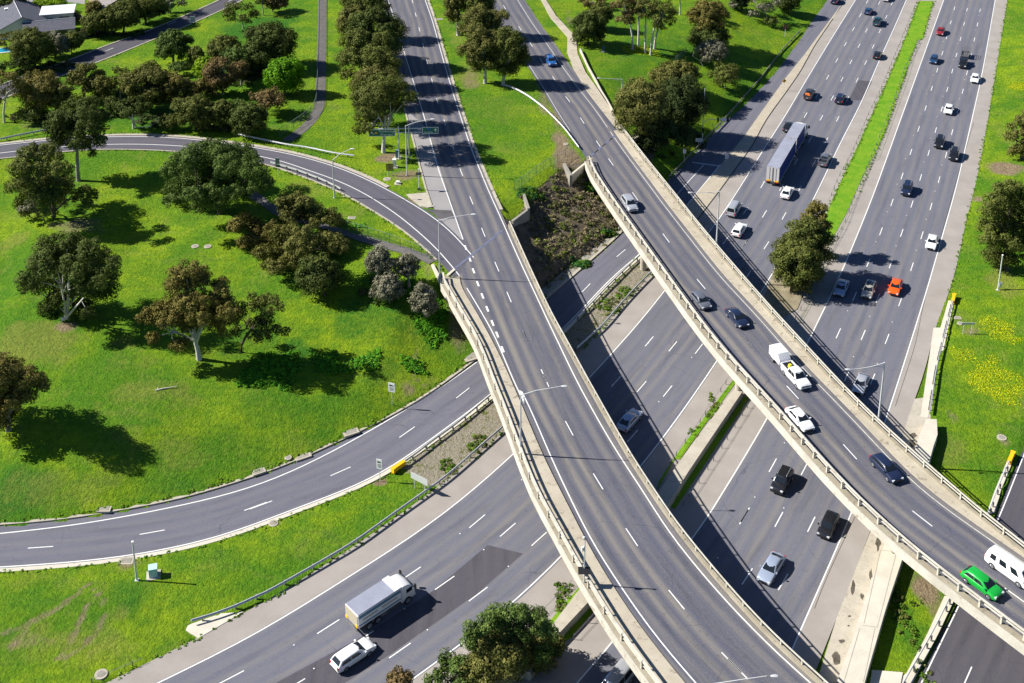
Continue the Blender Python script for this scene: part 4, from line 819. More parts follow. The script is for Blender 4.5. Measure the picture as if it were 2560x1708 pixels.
# ================================================================ signs
def text_mesh(txt, size, loc, parent, mat, name='lettering', rot=(math.pi/2, 0, 0), align='CENTER'):
    cu = bpy.data.curves.new('t', 'FONT'); cu.body = txt; cu.size = size; cu.align_x = align; cu.align_y = 'CENTER'; cu.resolution_u = 2; cu.extrude = .003
    ob = bpy.data.objects.new('t', cu); COL.objects.link(ob); dg = bpy.context.evaluated_depsgraph_get(); me = bpy.data.meshes.new_from_object(ob.evaluated_get(dg)); me.name = name
    bpy.data.objects.remove(ob); bpy.data.curves.remove(cu)
    o = link(name, me, M[mat], parent, loc); o.rotation_euler = rot; return o
def board(root, x, z, w_, h, mat, y=-.06, border=None, th_=.05, name='board'):
    m = MB(); m.box((x, y, z), (w_, th_, h)); o = m.build(name, M[mat], root)
    if border:
        m = MB(); e = .09*min(1, w_/2)
        for c, d_ in (((x, y-th_/2-.006, z+h/2-e/2), (w_, .012, e)), ((x, y-th_/2-.006, z-h/2+e/2), (w_, .012, e)), ((x-w_/2+e/2, y-th_/2-.006, z), (e, .012, h-2*e)), ((x+w_/2-e/2, y-th_/2-.006, z), (e, .012, h-2*e))): m.box(c, d_)
        m.build('border', M[border], o)
    return o
def arrow(parent, x, z, s, ang, mat='white', y=-.1):
    v = [(-.07, -.5), (.07, -.5), (.07, .1), (.32, .1-.12), (.32, .1+.06), (0, .5), (-.32, .16), (-.32, -.02), (-.07, .1)]; ca, sa = math.cos(ang), math.sin(ang)
    q = [(x+(a*ca-b*sa)*s, y, z+(a*sa+b*ca)*s) for a, b in v]; m = MB(); m.add(q, [(0, 1, 2, 8), (2, 3, 4, 5), (2, 5, 6, 7), (2, 7, 8)]); m.build('arrow', M[mat], parent)
# gantry
bx, by, bz = g(998, 398.6); cx2 = (1022.5-998)/ppm(398, bz); root = empty('sign_gantry', (bx, by, bz), R(2), label='two-legged gantry holding two green direction signs over the slip lane', cat='road sign')
def gz(py): return Z_at(by, py)-bz
def gx(px, py): return at_px(by, px, py)[0]-bx
top = gz(316)
for xx in (0, gx(1022.5, 360)): m = MB(); m.tube([(xx, 0, -.2), (xx, 0, top)], .13, 10); m.build('leg', M['steel'], root, sm=40)
for pz in (321.5, 331.5): m = MB(); m.tube([(gx(930, pz), 0, gz(pz)), (gx(1090, pz), 0, gz(pz))], .1, 8); m.build('beam', M['steel'], root, sm=40)
xa, xb = gx(922.5, 331), gx(988, 331); sl_ = board(root, (xa+xb)/2, gz(331), xb-xa, (gz(323)-gz(339.8)), 'green_sign', -.16, 'white'); h_ = gz(323)-gz(339.8); zc = gz(331)
text_mesh('Dandenong', .62, ((xa+xb)/2+.85, -.2, zc+.32), sl_, 'white'); text_mesh('Warragul', .62, ((xa+xb)/2+.85, -.2, zc-.34), sl_, 'white'); arrow(sl_, xa+.62, zc, .85, R(45), y=-.2)
m = MB(); m.box((xa+1.35, -.2, zc), (.5, .02, .34)); m.build('route_shield', M['yellow'], sl_)
xa, xb = gx(1056, 326), gx(1096, 326); sr_ = board(root, (xa+xb)/2, gz(326.5), xb-xa, gz(318)-gz(335), 'green_sign', -.16, 'white'); zc = gz(326.5)
text_mesh('Rowville', .48, ((xa+xb)/2-.35, -.2, zc-.36), sr_, 'white'); arrow(sr_, xb-.55, zc, .85, 0, y=-.2)
m = MB(); m.box(((xa+xb)/2-.3, -.2, zc+.25), (.6, .02, .46)); m.build('route_shield', M['blue_sign'], sr_)
def signpost(b, rect, label, mat='white', name='road_sign', legs=1, yaw=0.0, z=None, deco=None, back=False, border=None):
    px, py = nat(*b); x, y, z0 = (*un(px, py, z), z) if z is not None else g(px, py); c, x0, y0, x1, y1 = rect
    A = nat(c, x0, y0); B = nat(c, x1, y1); zt_ = Z_at(y, A[1])-z0; zb = Z_at(y, B[1])-z0; xm, _ = at_px(y, (A[0]+B[0])/2, (A[1]+B[1])/2); w_ = (B[0]-A[0])/ppm((A[1]+B[1])/2, z0+1.5)
    root = empty(name, (x, y, z0), yaw, label=label, cat='road sign'); xm -= x; w_ = w_/max(.3, math.cos(yaw))
    for k in ([0] if legs == 1 else [-.3, .3]): m = MB(); m.tube([(xm+k*w_, 0, -.3), (xm+k*w_, 0, zt_)], .045, 8); m.build('post', M['steel'], root, sm=40)
    bd = board(root, xm, (zt_+zb)/2, w_, zt_-zb, mat, -.075, border)
    if deco: deco(bd, xm, (zt_+zb)/2, w_, zt_-zb)
    return root
def truck_sign(bd, x, z, w_, h):
    m = MB(); y = -.112; m.box((x-w_*.08, y, z+h*.24), (w_*.48, .012, h*.11)); m.box((x+w_*.24, y, z+h*.215), (w_*.14, .012, h*.07))
    for k in (-.25, -.12, .22): m.box((x+k*w_, y, z+h*.165), (w_*.08, .012, h*.04))
    m.build('truck_symbol', M['black'], bd); m = MB()
    for k, ww in ((.0, .62), (-.1, .7), (-.2, .6), (-.3, .66)): m.box((x, y, z+h*k), (w_*ww, .012, h*.035))
    m.build('text_line', M['steel_d'], bd)
def lines3(bd, x, z, w_, h):
    m = MB()
    for k, ww in ((.25, .6), (0, .7), (-.25, .6)): m.box((x, -.112, z+h*k), (w_*ww, .012, h*.08))
    m.build('text_line', M['steel_d'], bd)
signpost(('B2',1115,628), ('B2',1080,448,1133,520), 'white truck advisory sign on the lush bank above the exit ramp', yaw=R(-18), deco=truck_sign)
signpost(('B2',1015,1255), ('B2',984,1070,1030,1148), 'white truck advisory sign on the grass below the exit ramp', yaw=R(-18), deco=truck_sign)
def forty(bd, x, z, w_, h):
    text_mesh('EXIT', h*.2, (x, -.11, z+h*.33), bd, 'black'); text_mesh('SPEED', h*.18, (x, -.11, z+h*.14), bd, 'black'); text_mesh('40', h*.42, (x, -.11, z-h*.14), bd, 'black'); text_mesh('km/h', h*.14, (x, -.11, z-h*.4), bd, 'black')
signpost(('A6',1092,128), ('A2',1062,1333,1122,1393), 'olive yellow exit speed 40 sign beside the loop ramp', 'olive_sign', legs=2, deco=forty, border='black')
signpost(('A2',185,1425), ('A2',158,1288,192,1340), 'pale blue sign board with a small green plate beside the loop ramp', 'lampglass', deco=lambda bd, x, z, w_, h: (lines3(bd, x, z, w_, h), board(bd, x+.1, z-h*.75, w_*.9, h*.35, 'green_sign', -.08, name='plate')))
signpost(('A1',1575,190), ('A1',1550,132,1594,180), 'white sign board beside the side road at the top', legs=2, deco=lines3)
def diamond(b, c, x, y, half, label, z=None):
    px, py = nat(*b); bx_, by_, z0 = (*un(px, py, z), z) if z is not None else g(px, py); q = nat(c, x, y); zc = Z_at(by_, q[1])-z0; s = half/K/ppm(q[1], z0)*1.05
    root = empty('warning_sign', (bx_, by_, z0), label=label, cat='road sign'); m = MB(); m.tube([(0, 0, -.3), (0, 0, zc)], .04, 8); m.build('post', M['steel'], root, sm=40)
    m = MB(); m.add([(-s, -.06, zc), (0, -.06, zc-s), (s, -.06, zc), (0, -.06, zc+s), (-s, -.03, zc), (0, -.03, zc-s), (s, -.03, zc), (0, -.03, zc+s)], [(0, 1, 2, 3), (7, 6, 5, 4), (0, 4, 5, 1), (1, 5, 6, 2), (2, 6, 7, 3), (3, 7, 4, 0)]); bd = m.build('board', M['yellow'], root)
    arrow(bd, 0, zc, s*1.0, R(-30), 'black', -.075)
diamond(('A3',2216,740), 'A3', 2218, 660, 17, 'yellow diamond warning sign on the paved island beside the on-ramp', .02)
diamond(('A1',383,520), 'A1', 383, 468, 13, 'small yellow diamond sign in the shade beside the side road')
signpost(('A3',2232,305), ('A3',2217,206,2247,237), 'brown sign on a thin post near the on-ramp guard barrier', 'brown_sign', deco=lines3)
signpost(('A3',1404,1310), ('A3',1395,1212,1420,1250), 'small white sign in the shade under the big olive trees', deco=lines3, z=2.0)
signpost(('A3',1525,1175), ('A3',1498,1128,1548,1156), 'wide white sign at the foot of the signal mast', deco=lines3, z=1.0)
signpost(('A3',1752,1345), ('A3',1738,1256,1766,1294), 'pale pink white sign on the paved island beside the stop line', deco=lines3, z=.02)
signpost(('B2',1330,1325), ('B2',1265,1200,1408,1250), 'blank board on two legs seen from behind beside the weedy median', 'steel', legs=2, yaw=R(-35))
signpost(('A8',1880,1420), ('A8',1840,1326,1950,1342), 'thin board on two legs over a patch of soil on the flowered verge', 'steel', legs=2)
# ramp signal mast
px, py = nat('A3', 1552, 1150); x, y = un(px, py, .9); z0 = .9; root = empty('traffic_signal', (x, y, z0), label='ramp signal mast with an arm over the on-ramp and a white sign at its end', cat='traffic signal'); zt_ = Z_at(y, nat('A3', 1562, 722)[1])-z0
m = MB(); m.tube([(0, 0, -.3), (0, 0, zt_)], [.13, .06], 10); m.build('pole', M['steel'], root, sm=40); ax = at_px(y, *nat('A3', 1680, 975)); az = ax[1]-z0; X = ax[0]-x
m = MB(); m.tube([(0, 0, az-.9), (X*.25, 0, az-.15), (X*.5, 0, az), (X*1.45, 0, az)], .06, 8); m.build('arm', M['steel'], root, sm=40)
for xx, zz in ((X*1.0, az), (X*1.68, az), (0.05, 2.4)):
    m = MB(); m.box((xx, -.12, zz), (.36, .2, 1.0)); s_ = m.build('signal_head', M['black'], root); m = MB()
    for k in (-.28, 0, .28): m.tube([(xx, -.22, zz+k), (xx, -.3, zz+k)], .1, 8)
    m.build('visor', M['dark'], s_)
board(root, X*1.4, az, .045*F/60*.55, .75, 'white', -.1, 'black', name='sign_board')
# ================================================================ pits, manholes, debris
def pit(c, x, y, r=.5, label='', mat='kerb', lid='conc_d', square=False, z=None, rz=0):
    q = G(c, x, y) if z is None else np.array([*un(*nat(c, x, y), z), z]); root = empty('drain_pit' if square else 'manhole_cover', tuple(q), rz, label=label, cat='drain pit' if square else 'manhole')
    m = MB()
    if square: m.box((0, 0, -.04), (r*2.2, r*1.5, .22))
    else: m.tube([(0, 0, -.1), (0, 0, .09)], r, 18)
    m.build('frame', M[mat], root); m = MB()
    if square: m.box((0, 0, .08), (r*1.5, r*.9, .03))
    else: m.tube([(0, 0, .09), (0, 0, .115)], r*.62, 16)
    m.build('lid', M[lid], root)
for a in (('A5',1592,706,.62,'left of two round manhole covers on the lawn'), ('A5',1695,708,.62,'right of two round manhole covers on the lawn'), ('C1',2230,265,.6,'round manhole cover just below the exit ramp edge'), ('C1',825,1497,.7,'sandy round manhole cover by the freeway shoulder'),
          ('B2',262,1060,.5,'brown round cover above the exit ramp kerb'), ('A6',1070,158,.7,'sandy round cover below the exit speed sign'), ('A6',972,392,.5,'round cover at the edge of the loop ramp asphalt'), ('A6',728,293,.5,'round cover beside the loop lamp post'), ('B4',2168,897,.65,'dark round manhole in a bare patch on the right verge'), ('A8',1830,1335,.5,'brown round cover on the flowered verge'), ('A3',440,1178,.5,'round cover beside the long overpass guardrail')): pit(a[0], a[1], a[2], a[3], a[4])
for a in (('B2',770,845,1.0,'pale slab pit on the bank above the exit ramp, nearest the truck sign'), ('B2',378,1040,1.0,'pale slab pit above the exit ramp, left of the nearest one'), ('B2',20,1168,.8,'pale slab pit above the exit ramp, beside the grassy bank'), ('C1',1030,570,.8,'pale slab pit with a round lid below the exit ramp by the sensor pole'), ('B1',850,1475,.8,'worn slab pit above the exit ramp at the far left'), ('A6',1300,630,.7,'square slab pit between loop ramp and footpath fence'), ('A6',780,475,.6,'small slab pit on grass inside the loop ramp'), ('A8',1805,1290,.55,'white square pit on the flowered verge'), ('A2',1498,158,.7,'concrete slab pit on grass between the two local roads'), ('B2',1765,228,1.4,'brown slab at the kerb where the exit ramp leaves the overpass')): pit(*a[:4], a[4], square=True, rz=.5 if a[0] == 'B2' else 0)
x, y, z0 = G('B1', 1350, 498); m = MB(); m.tube([(x-1.3, y-.5, z0+.08), (x-.3, y-.1, z0+.14), (x+.5, y+.12, z0+.12), (x+1.5, y+.5, z0+.1)], [.12, .11, .08, .05], 7); m.tube([(x-.9, y-.3, z0+.1), (x-1.2, y+.1, z0+.2)], [.05, .02], 5); m.build('fallen_branch', M['conc_w'], label='bleached fallen branch lying on the lawn', cat='branch')
# ================================================================ vehicles
def rbox_section(w_, zb, zt, r=.12, crown=.03):
    """half outline of a body section from bottom centre to top centre"""
    return [(0, zb), (w_*.80, zb), (w_*.955, zb+.07), (w_*.995, zb+(zt-zb)*.32), (w_, zb+(zt-zb)*.60), (w_*.965, zt-r*.75), (w_*.90, zt-r*.15), (w_*.62, zt+crown*.7), (0, zt+crown)]
def loft_x(secs):
    """secs: list of (x, half outline [(y,z)...]) -> closed smooth hull"""
    v = []; f = []; m = len(secs[0][1]); n = 2*m-2
    for x, h in secs:
        ring = [(x, y, z) for y, z in h]+[(x, -y, z) for y, z in h[-2:0:-1]]
        v += ring
    for i in range(len(secs)-1):
        for k in range(n): a = i*n+k; b = i*n+(k+1) % n; f.append((a, a+n, b+n, b))
    f.append(tuple(range(n))); f.append(tuple(range(len(v)-1, len(v)-n-1, -1)))
    return v, f
def bilerp(q, u, v):
    a, b, c, d = (Vector(p) for p in q); return (a*(1-u)+b*u)*(1-v)+(d*(1-u)+c*u)*v
def pane(q, u0, u1, v0, v1, out=.014, mb=None, tilt=None):
    """inset pane on quad a-b-c-d, set proud of it"""
    a, b, c, d = (Vector(p) for p in q); n = ((b-a).cross(d-a)).normalized()*out
    pts = [bilerp(q, u, v)+n for u, v in ((u0, v0), (u1, v0), (u1, v1), (u0, v1))]; bk = [p-n*1.6 for p in pts]
    mb = mb or MB(); mb.add(pts+bk, [(0, 1, 2, 3), (0, 4, 5, 1), (1, 5, 6, 2), (2, 6, 7, 3), (3, 7, 4, 0), (7, 6, 5, 4)]); return mb
# x positions are metres from the middle of the car, +x is forward
KIND = {  # L, W, deck profile [(x, z)], belt z, cabin (front base, front roof, rear roof, rear base), roof z, wheelbase
 'sedan':  dict(L=4.75, W=1.84, prof=[(-2.37,.62),(-2.28,.93),(-1.75,1.03),(1.05,1.0),(1.6,.93),(2.15,.80),(2.37,.58)], cab=(1.12,.28,-1.02,-1.86), zr=1.46, wb=2.78),
 'hatch':  dict(L=4.25, W=1.79, prof=[(-2.12,.62),(-2.06,.98),(-1.7,1.03),(1.0,1.0),(1.45,.93),(1.95,.80),(2.12,.58)], cab=(1.12,.35,-1.45,-2.02), zr=1.49, wb=2.62),
 'wagon':  dict(L=4.80, W=1.84, prof=[(-2.40,.62),(-2.33,.98),(-1.75,1.05),(1.05,1.02),(1.6,.94),(2.18,.82),(2.40,.58)], cab=(1.14,.32,-1.75,-2.30), zr=1.50, wb=2.80),
 'suv':    dict(L=4.70, W=1.90, prof=[(-2.35,.70),(-2.30,1.08),(-1.7,1.14),(1.05,1.12),(1.55,1.06),(2.15,.95),(2.35,.66)], cab=(1.16,.48,-1.72,-2.24), zr=1.74, wb=2.72, rails=True),
 'ute':    dict(L=5.25, W=1.88, prof=[(-2.62,.72),(-2.60,1.06),(-.9,1.10),(1.15,1.12),(1.7,1.06),(2.45,.96),(2.62,.66)], cab=(1.28,.62,-.72,-.96), zr=1.80, wb=3.15, bed=True),
 'van':    dict(L=4.95, W=1.92, prof=[(-2.47,.66),(-2.45,1.10),(-1.8,1.14),(1.35,1.14),(1.85,1.05),(2.35,.90),(2.47,.60)], cab=(1.92,1.02,-2.10,-2.42), zr=1.96, wb=3.0),
 'minibus':dict(L=5.20, W=1.80, prof=[(-2.60,.66),(-2.58,1.14),(-1.9,1.2),(1.9,1.2),(2.2,1.12),(2.50,.92),(2.60,.60)], cab=(2.28,1.55,-2.32,-2.56), zr=1.98, wb=3.1, wins=3),
}
WH = {}
def wheel_meshes():
    if WH: return WH
    a = MB(); a.tube([(0, -.11, 0), (0, -.10, 0), (0, .10, 0), (0, .11, 0)], [.29, .325, .325, .29], 20); WH['tyre'] = mesh('wheel', a.v, a.f, 35); WH['tyre'].materials.append(M['tyre'])
    b = MB(); b.tube([(0, .085, 0), (0, .118, 0)], .205, 14)
    for k in range(5): an = 2*math.pi*k/5; b.box((math.cos(an)*.1, .122, math.sin(an)*.1), (.2, .012, .05), 0, Matrix.Rotation(-an, 4, 'Y'))
    WH['rim'] = mesh('rim', b.v, b.f); WH['rim'].materials.append(M['rim']); return WH
def add_wheels(root, xs, y, r=.33):
    w_ = wheel_meshes(); s = r/.325
    for x in xs:
        for sg in (1, -1):
            o = put(w_['tyre'], 'wheel', root, (x, sg*y, r)); o.scale = (s, 1.0, s); o.rotation_euler = (0, 0, 0 if sg > 0 else math.pi)
            put(w_['rim'], 'rim', o, (0, 0, 0))
CACHE = {}
def car_parts(kind):
    """mesh data of every part, built once per body style: [(name, mesh, material key, parent name)]"""
    if kind in CACHE: return CACHE[kind]
    k = KIND[kind]; L, W_, zr = k['L'], k['W']/2, k['zr']; pf = k['prof']; xf0, xf1, xr1, xr0 = k['cab']; out = []
    top = lambda x: float(np.interp(x, [p[0] for p in pf], [p[1] for p in pf])); bed = k.get('bed')
    secs = []
    xs = [-L/2, -L/2+.05, -L/2+.22, -L*.36, -L*.2, 0, L*.2, L*.34, L*.42, L/2-.10, L/2-.03, L/2]
    for i, x in enumerate(xs):
        e = abs(x)/(L/2); ww = W_*(1-.11*max(0, (e-.72)/.28)**2); zb = .24+.10*max(0, (e-.82)/.18); z = top(x)
        if i in (0, len(xs)-1): ww *= .93; zb = .40; z = min(z, top(x)*.97)
        if bed and x < xr0-.1: z -= .02
        secs.append((x, rbox_section(ww, zb, z, .13 if x > 0 else .10)))
    v, f = loft_x(secs); body = MB(); body.add(v, f)
    base = MB(); zb_ = (top(xf0)+top(xr0))/2-.03; wb_, wr = W_*.93, W_*.735
    # cabin shell: rings along x with a rounded roof
    stn = [(xr0, top(xr0)-.05, wb_*.96, top(xr0)-.04, .02), (xr0*.35+xr1*.65, zb_, wb_, (top(xr0)*.35+zr*.65), .06), (xr1, zb_, wb_, zr-.01, .10), ((xr1+xf1)/2, zb_, wb_, zr+.015, .10), (xf1, zb_, wb_, zr-.015, .10), (xf0*.6+xf1*.4, zb_, wb_, (top(xf0)*.6+zr*.4), .05), (xf0, top(xf0)-.05, wb_*.95, top(xf0)-.03, .02)]
    sec = []
    for x, z0, w0, z1, rr in stn:
        f_ = (z1-z0)/max(.1, zr-zb_); w1 = w0+(wr-wb_)*min(1, f_); sec.append((x, [(0, z0-.1), (w0, z0-.1), (w0, z0), ((w0+w1)/2, (z0+z1)/2), (w1+rr*.1, z1-rr*.55), (w1-rr*.6, z1-rr*.1), (w1*.5, z1+rr*.12), (0, z1+rr*.2)]))
    v, f = loft_x(sec); body.add(v, f)
    if bed:
        pass
    out.append(('body', mesh('body', body.v, body.f, 38), 'BODY', None))
    # glazing
    zt_ = zr-.055; y0, y1 = wb_*.95, wr*.93
    wq = [(xf0+.0, -y0, top(xf0)+.02), (xf0+.0, y0, top(xf0)+.02), (xf1+.0, y1, zt_+.02), (xf1, -y1, zt_+.02)]
    out.append(('windscreen', mesh('windscreen', *(lambda b: (b.v, b.f))(pane(wq, .05, .95, .08, .93, .02))), 'glass', None))
    rq = [(xr0, y0, top(xr0)+.02), (xr0, -y0, top(xr0)+.02), (xr1, -y1, zt_+.02), (xr1, y1, zt_+.02)]
    out.append(('rear_window', mesh('rear_window', *(lambda b: (b.v, b.f))(pane(rq, .08, .92, .18 if kind != 'sedan' else .1, .9, .03))), 'glass', None))
    nw = k.get('wins', 2)
    for sg in (1, -1):
        sq = [(xr0, sg*wb_, zb_+.03), (xf0, sg*wb_, zb_+.03), (xf1, sg*(wr+.03), zt_-.02), (xr1, sg*(wr+.03), zt_-.02)]
        if sg > 0: sq = [sq[1], sq[0], sq[3], sq[2]]
        ed = {2: [(.10, .47), (.50, .86)], 3: [(.12, .26), (.36, .54), (.66, .84)]}[nw]
        if sg > 0: ed = [(1-b, 1-a) for a, b in ed]
        if bed: ed = [(.08, .48), (.52, .9)]
        for a, b in ed: out.append(('side_window', mesh('side_window', *(lambda q: (q.v, q.f))(pane(sq, a, b, .10, .86, .02))), 'glass', None))
    xe = L/2; zf = top(xe-.2)
    g_ = MB(); g_.box((xe-.035, 0, zf-.22), (.09, W_*1.05, .13)); g_.box((xe-.045, 0, .42), (.10, W_*1.3, .12)); out.append(('grille', mesh('grille', g_.v, g_.f), 'black', None))
    for sg in (1, -1):
        h_ = MB(); h_.box((xe-.13, sg*W_*.70, zf-.13), (.22, W_*.36, .15), -sg*.25); out.append(('headlight', mesh('headlight', h_.v, h_.f), 'lampglass', None))
        t_ = MB(); t_.box((-xe+.09, sg*W_*.76, top(-xe+.2)-.20), (.16, W_*.26, .19 if kind not in ('suv', 'van', 'minibus', 'wagon') else .34), sg*.2); out.append(('tail_light', mesh('tail_light', t_.v, t_.f), 'red', None))
        m_ = MB(); m_.box((xf0-.22, sg*(W_+.10), top(xf0)+.09), (.14, .20, .15)); out.append(('mirror', mesh('mirror', m_.v, m_.f), 'BODY', None))
    p_ = MB(); p_.box((-xe-.004, 0, .72), (.02, .42, .12)); out.append(('number_plate', mesh('number_plate', p_.v, p_.f), 'lampglass', None))
    b_ = MB(); b_.box((-xe+.03, 0, .44), (.10, W_*1.5, .14)); out.append(('rear_bumper', mesh('rear_bumper', b_.v, b_.f), 'black', None))
    if k.get('rails'):
        for sg in (1, -1): r_ = MB(); r_.tube([(xf1-.1, sg*wr*.86, zr+.02), (xf1-.2, sg*wr*.86, zr+.075), (xr1+.2, sg*wr*.86, zr+.075), (xr1+.1, sg*wr*.86, zr+.02)], .02, 5); out.append(('roof_rail', mesh('roof_rail', r_.v, r_.f), 'steel', None))
    if bed:
        x0, x1 = -L/2+.10, xr0-.06; zt2 = top(-1.5)
        c = MB(); c.box(((x0+x1)/2, 0, zt2+.015), (x1-x0, W_*1.66, .05)); out.append(('tray_liner', mesh('tray_liner', c.v, c.f), 'TRAY', None))
        c = MB()
        for sg in (1, -1): c.box(((x0+x1)/2, sg*W_*.90, zt2+.12), (x1-x0+.1, W_*.14, .26))
        c.box((x0-.04, 0, zt2+.10), (.09, W_*1.9, .24)); c.box((x1+.03, 0, zt2+.12), (.06, W_*1.85, .26)); out.append(('tray_side', mesh('tray_side', c.v, c.f, 40), 'BODY', None))
    CACHE[kind] = out; return out
def car(kind, col, xy, z, hd, label, cat='car', name=None, sx=1.0, tray='black', sunroof=False):
    root = empty(name or {'sedan': 'sedan_car', 'hatch': 'hatchback_car', 'wagon': 'station_wagon', 'suv': 'suv_car', 'ute': 'pickup_truck', 'van': 'passenger_van', 'minibus': 'minibus'}[kind], (*xy, z), hd, label=label, cat=cat, group='vehicles on the roads')
    for nm, me, mk, _ in car_parts(kind):
        mt = col if mk == 'BODY' else M[tray] if mk == 'TRAY' else M[mk]
        if not me.materials: me.materials.append(mt)
        o = put(me, nm, root, (0, 0, 0)); o.material_slots[0].link = 'OBJECT'; o.material_slots[0].material = mt
    k = KIND[kind]; add_wheels(root, (k['wb']/2+.02, -k['wb']/2-.02), k['W']/2-.10, .33 if kind in ('sedan', 'hatch', 'wagon') else .37)
    if sunroof:
        xf1, xr1 = k['cab'][1], k['cab'][2]; m = MB(); m.box(((xf1+xr1)/2+.1, 0, k['zr']+.035), ((xf1-xr1)*sunroof, k['W']*.56, .02)); m.build('sunroof', M['glass'], root)
    root.scale = (sx, 1, 1); return root
def place(c, x, y, z, ln, away, L):
    """near-end ground point in the photo -> centre of the vehicle and heading along its lane"""
    q = un(*nat(c, x, y), z); i = ln.near(q); t_ = ln.t[i]; u = -t_      # lines run towards the viewer, so -t leads away
    j = ln.near(q+u*L/2); t_ = ln.t[j]; u = -t_; ctr = q+u*(L/2); h = u if away else t_; return ctr, math.atan2(h[1], h[0])
PC = dict(white=paintm('white_car_paint', (.80,.80,.80)), silver=paintm('silver_car_paint', (.46,.48,.52), .35), grey=paintm('grey_car_paint', (.17,.185,.22), .35), dgrey=paintm('dark_grey_car_paint', (.055,.06,.07), .3), black=paintm('black_car_paint', (.012,.013,.017)),
          navy=paintm('navy_car_paint', (.014,.022,.055)), blue=paintm('blue_car_paint', (.02,.10,.32)), dblue=paintm('deep_blue_car_paint', (.015,.05,.13)), red=paintm('maroon_car_paint', (.24,.02,.025)), orange=paintm('orange_car_paint', (.85,.10,.006)), green=paintm('green_car_paint', (.012,.36,.045)), teal=paintm('teal_car_paint', (.02,.07,.10)), sblue=paintm('silver_blue_car_paint', (.36,.42,.54), .3), gold=paintm('champagne_car_paint', (.40,.38,.34), .3))
SH = 1.0
CARS = [  # kind, paint, near-end pixel, line, heading away?, label, extras
 ('suv','navy','A4',795,42,L_F1,1,'dark suv at the very top on the on-ramp beside the paved shoulder'),
 ('hatch','dblue','A4',1068,128,L_F1,1,'dark blue hatchback far up the outbound lanes'),
 ('ute','teal','A4',1140,222,L_F1,1,'dark teal pickup far up the outbound lanes behind the blue hatchback'),
 ('sedan','white','A4',1215,20,L_F1,1,'white car cut off by the top edge in the outbound lanes'),
 ('hatch','black','A4',1142,492,L_F1,1,'black hatchback with red tail lights near the median, above the dark patch'),
 ('ute','dgrey','A4',578,826,L_F1,1,'dark pickup with an open tray of orange gear, left outbound lane'),
 ('suv','navy','A4',833,858,L_F1,1,'dark navy suv beside the dark resurfaced patch'),
 ('sedan','black','A4',408,1090,L_F1,1,'black sedan with red tail lights left of the road train cab'),
 ('ute','grey','A4',700,1372,L_F1,1,'grey pickup right of the blue road train'),
 ('sedan','white','A8',392,332,L_F1,1,'white sedan directly behind the blue road train'),
 ('van','silver','A7',1778,476,L_F1,1,'silver people mover with a dark rear window in the left outbound lane'),
 ('wagon','white','A7',1820,642,L_F1,1,'white wagon with black rear window beside the overpass shadow'),
 ('sedan','sblue','B3',892,856,L_F1,1,'silver blue sedan in the shadow between the two overpasses'),
 ('wagon','white','C2',645,1468,L_F1,1,'white station wagon behind the white box truck'),
 ('van','silver','C3',735,1745,L_F2,0,'silver van emerging under the curved overpass at the bottom edge'),
 ('sedan','red','A4',1660,298,L_F2,0,'maroon sedan near the top of the inbound lanes'),
 ('hatch','dblue','A4',1604,530,L_F2,0,'dark blue hatchback in the inbound lane next to the median'),
 ('ute','black','A4',1842,567,L_F2,0,'black pickup towing a tall cage trailer'),
 ('sedan','white','A4',1942,688,L_F2,0,'white sedan in the far right inbound lane near the top'),
 ('sedan','white','A4',1725,945,L_F2,0,'white sedan alone in the middle inbound lanes'),
 ('suv','black','A4',1648,1222,L_F2,0,'black suv with bright front, left of another black suv'),
 ('suv','black','A4',1768,1325,L_F2,0,'black suv in the right inbound lane below the verge tree row'),
 ('suv','navy','A8',1378,305,L_F2,0,'dark navy suv alone in the inbound lanes above the white sedan'),
 ('sedan','white','A8',1582,745,L_F2,0,'white sedan beside the right edge line, above the orange car'),
 ('sedan','sblue','A8',832,1128,L_F2,0,'silver blue sedan wholly in the tree shadow'),
 ('wagon','gold','A8',1058,1145,L_F2,0,'grey wagon with glass roof, half in the tree shadow'),
 ('sedan','orange','A8',1278,1118,L_F2,0,'bright orange sedan on the inbound lanes'),
 ('sedan','silver','B4',985,556,L_F2,0,'silver car under the long overpass shadow, partly behind its railing'),
 ('suv','black','B4',325,1368,L_F2,0,'glossy black suv between the two overpasses'),
 ('hatch','black','C4',708,396,L_F2,0,'black hatchback near the edge line below the long overpass'),
 ('sedan','sblue','C4',222,763,L_F2,0,'blue grey sedan half in the curved overpass shadow'),
 ('suv','blue','A3',335,552,L_R2,0,'bright blue suv approaching the long overpass'),
 ('suv','silver','A7',992,438,L_R2,0,'silver suv at the upper end of the long overpass'),
 ('hatch','grey','A7',1592,1236,L_R2,0,'grey hatchback in the middle of the long overpass'),
 ('sedan','navy','A7',1895,1386,L_R2,0,'deep navy blue sedan in the right lane of the long overpass'),
 ('ute','white','B4',570,518,L_R2,0,'white pickup towing a boxy white trailer on the long overpass'),
 ('sedan','white','B4',598,862,L_R2,0,'white sedan in the left lane of the long overpass'),
 ('wagon','navy','B4',1322,1280,L_R2,0,'dark navy wagon in the right lane of the long overpass'),
 ('minibus','white','C4',2400,800,L_R2,0,'white minibus at the right edge of the long overpass'),
 ('hatch','green','C4',2140,888,L_R2,0,'bright green hatchback on the long overpass'),
]
for kd, pc, c, x, y, ln, aw, lb in CARS:
    z = UP+.012 if ln is L_R2 else .006; L_ = KIND[kd]['L']; ct, hd = place(c, x, y, z, ln, aw, L_)
    car(kd, PC[pc], ct, z, hd, lb, cat={'ute': 'pickup', 'van': 'van', 'minibus': 'minibus', 'suv': 'suv'}.get(kd, 'car'), sx=1.07 if c in ('C2', 'B3', 'C4', 'C3') else 1.0, sunroof=.55 if 'glass roof' in lb else .25 if 'tree shadow' in lb else False)
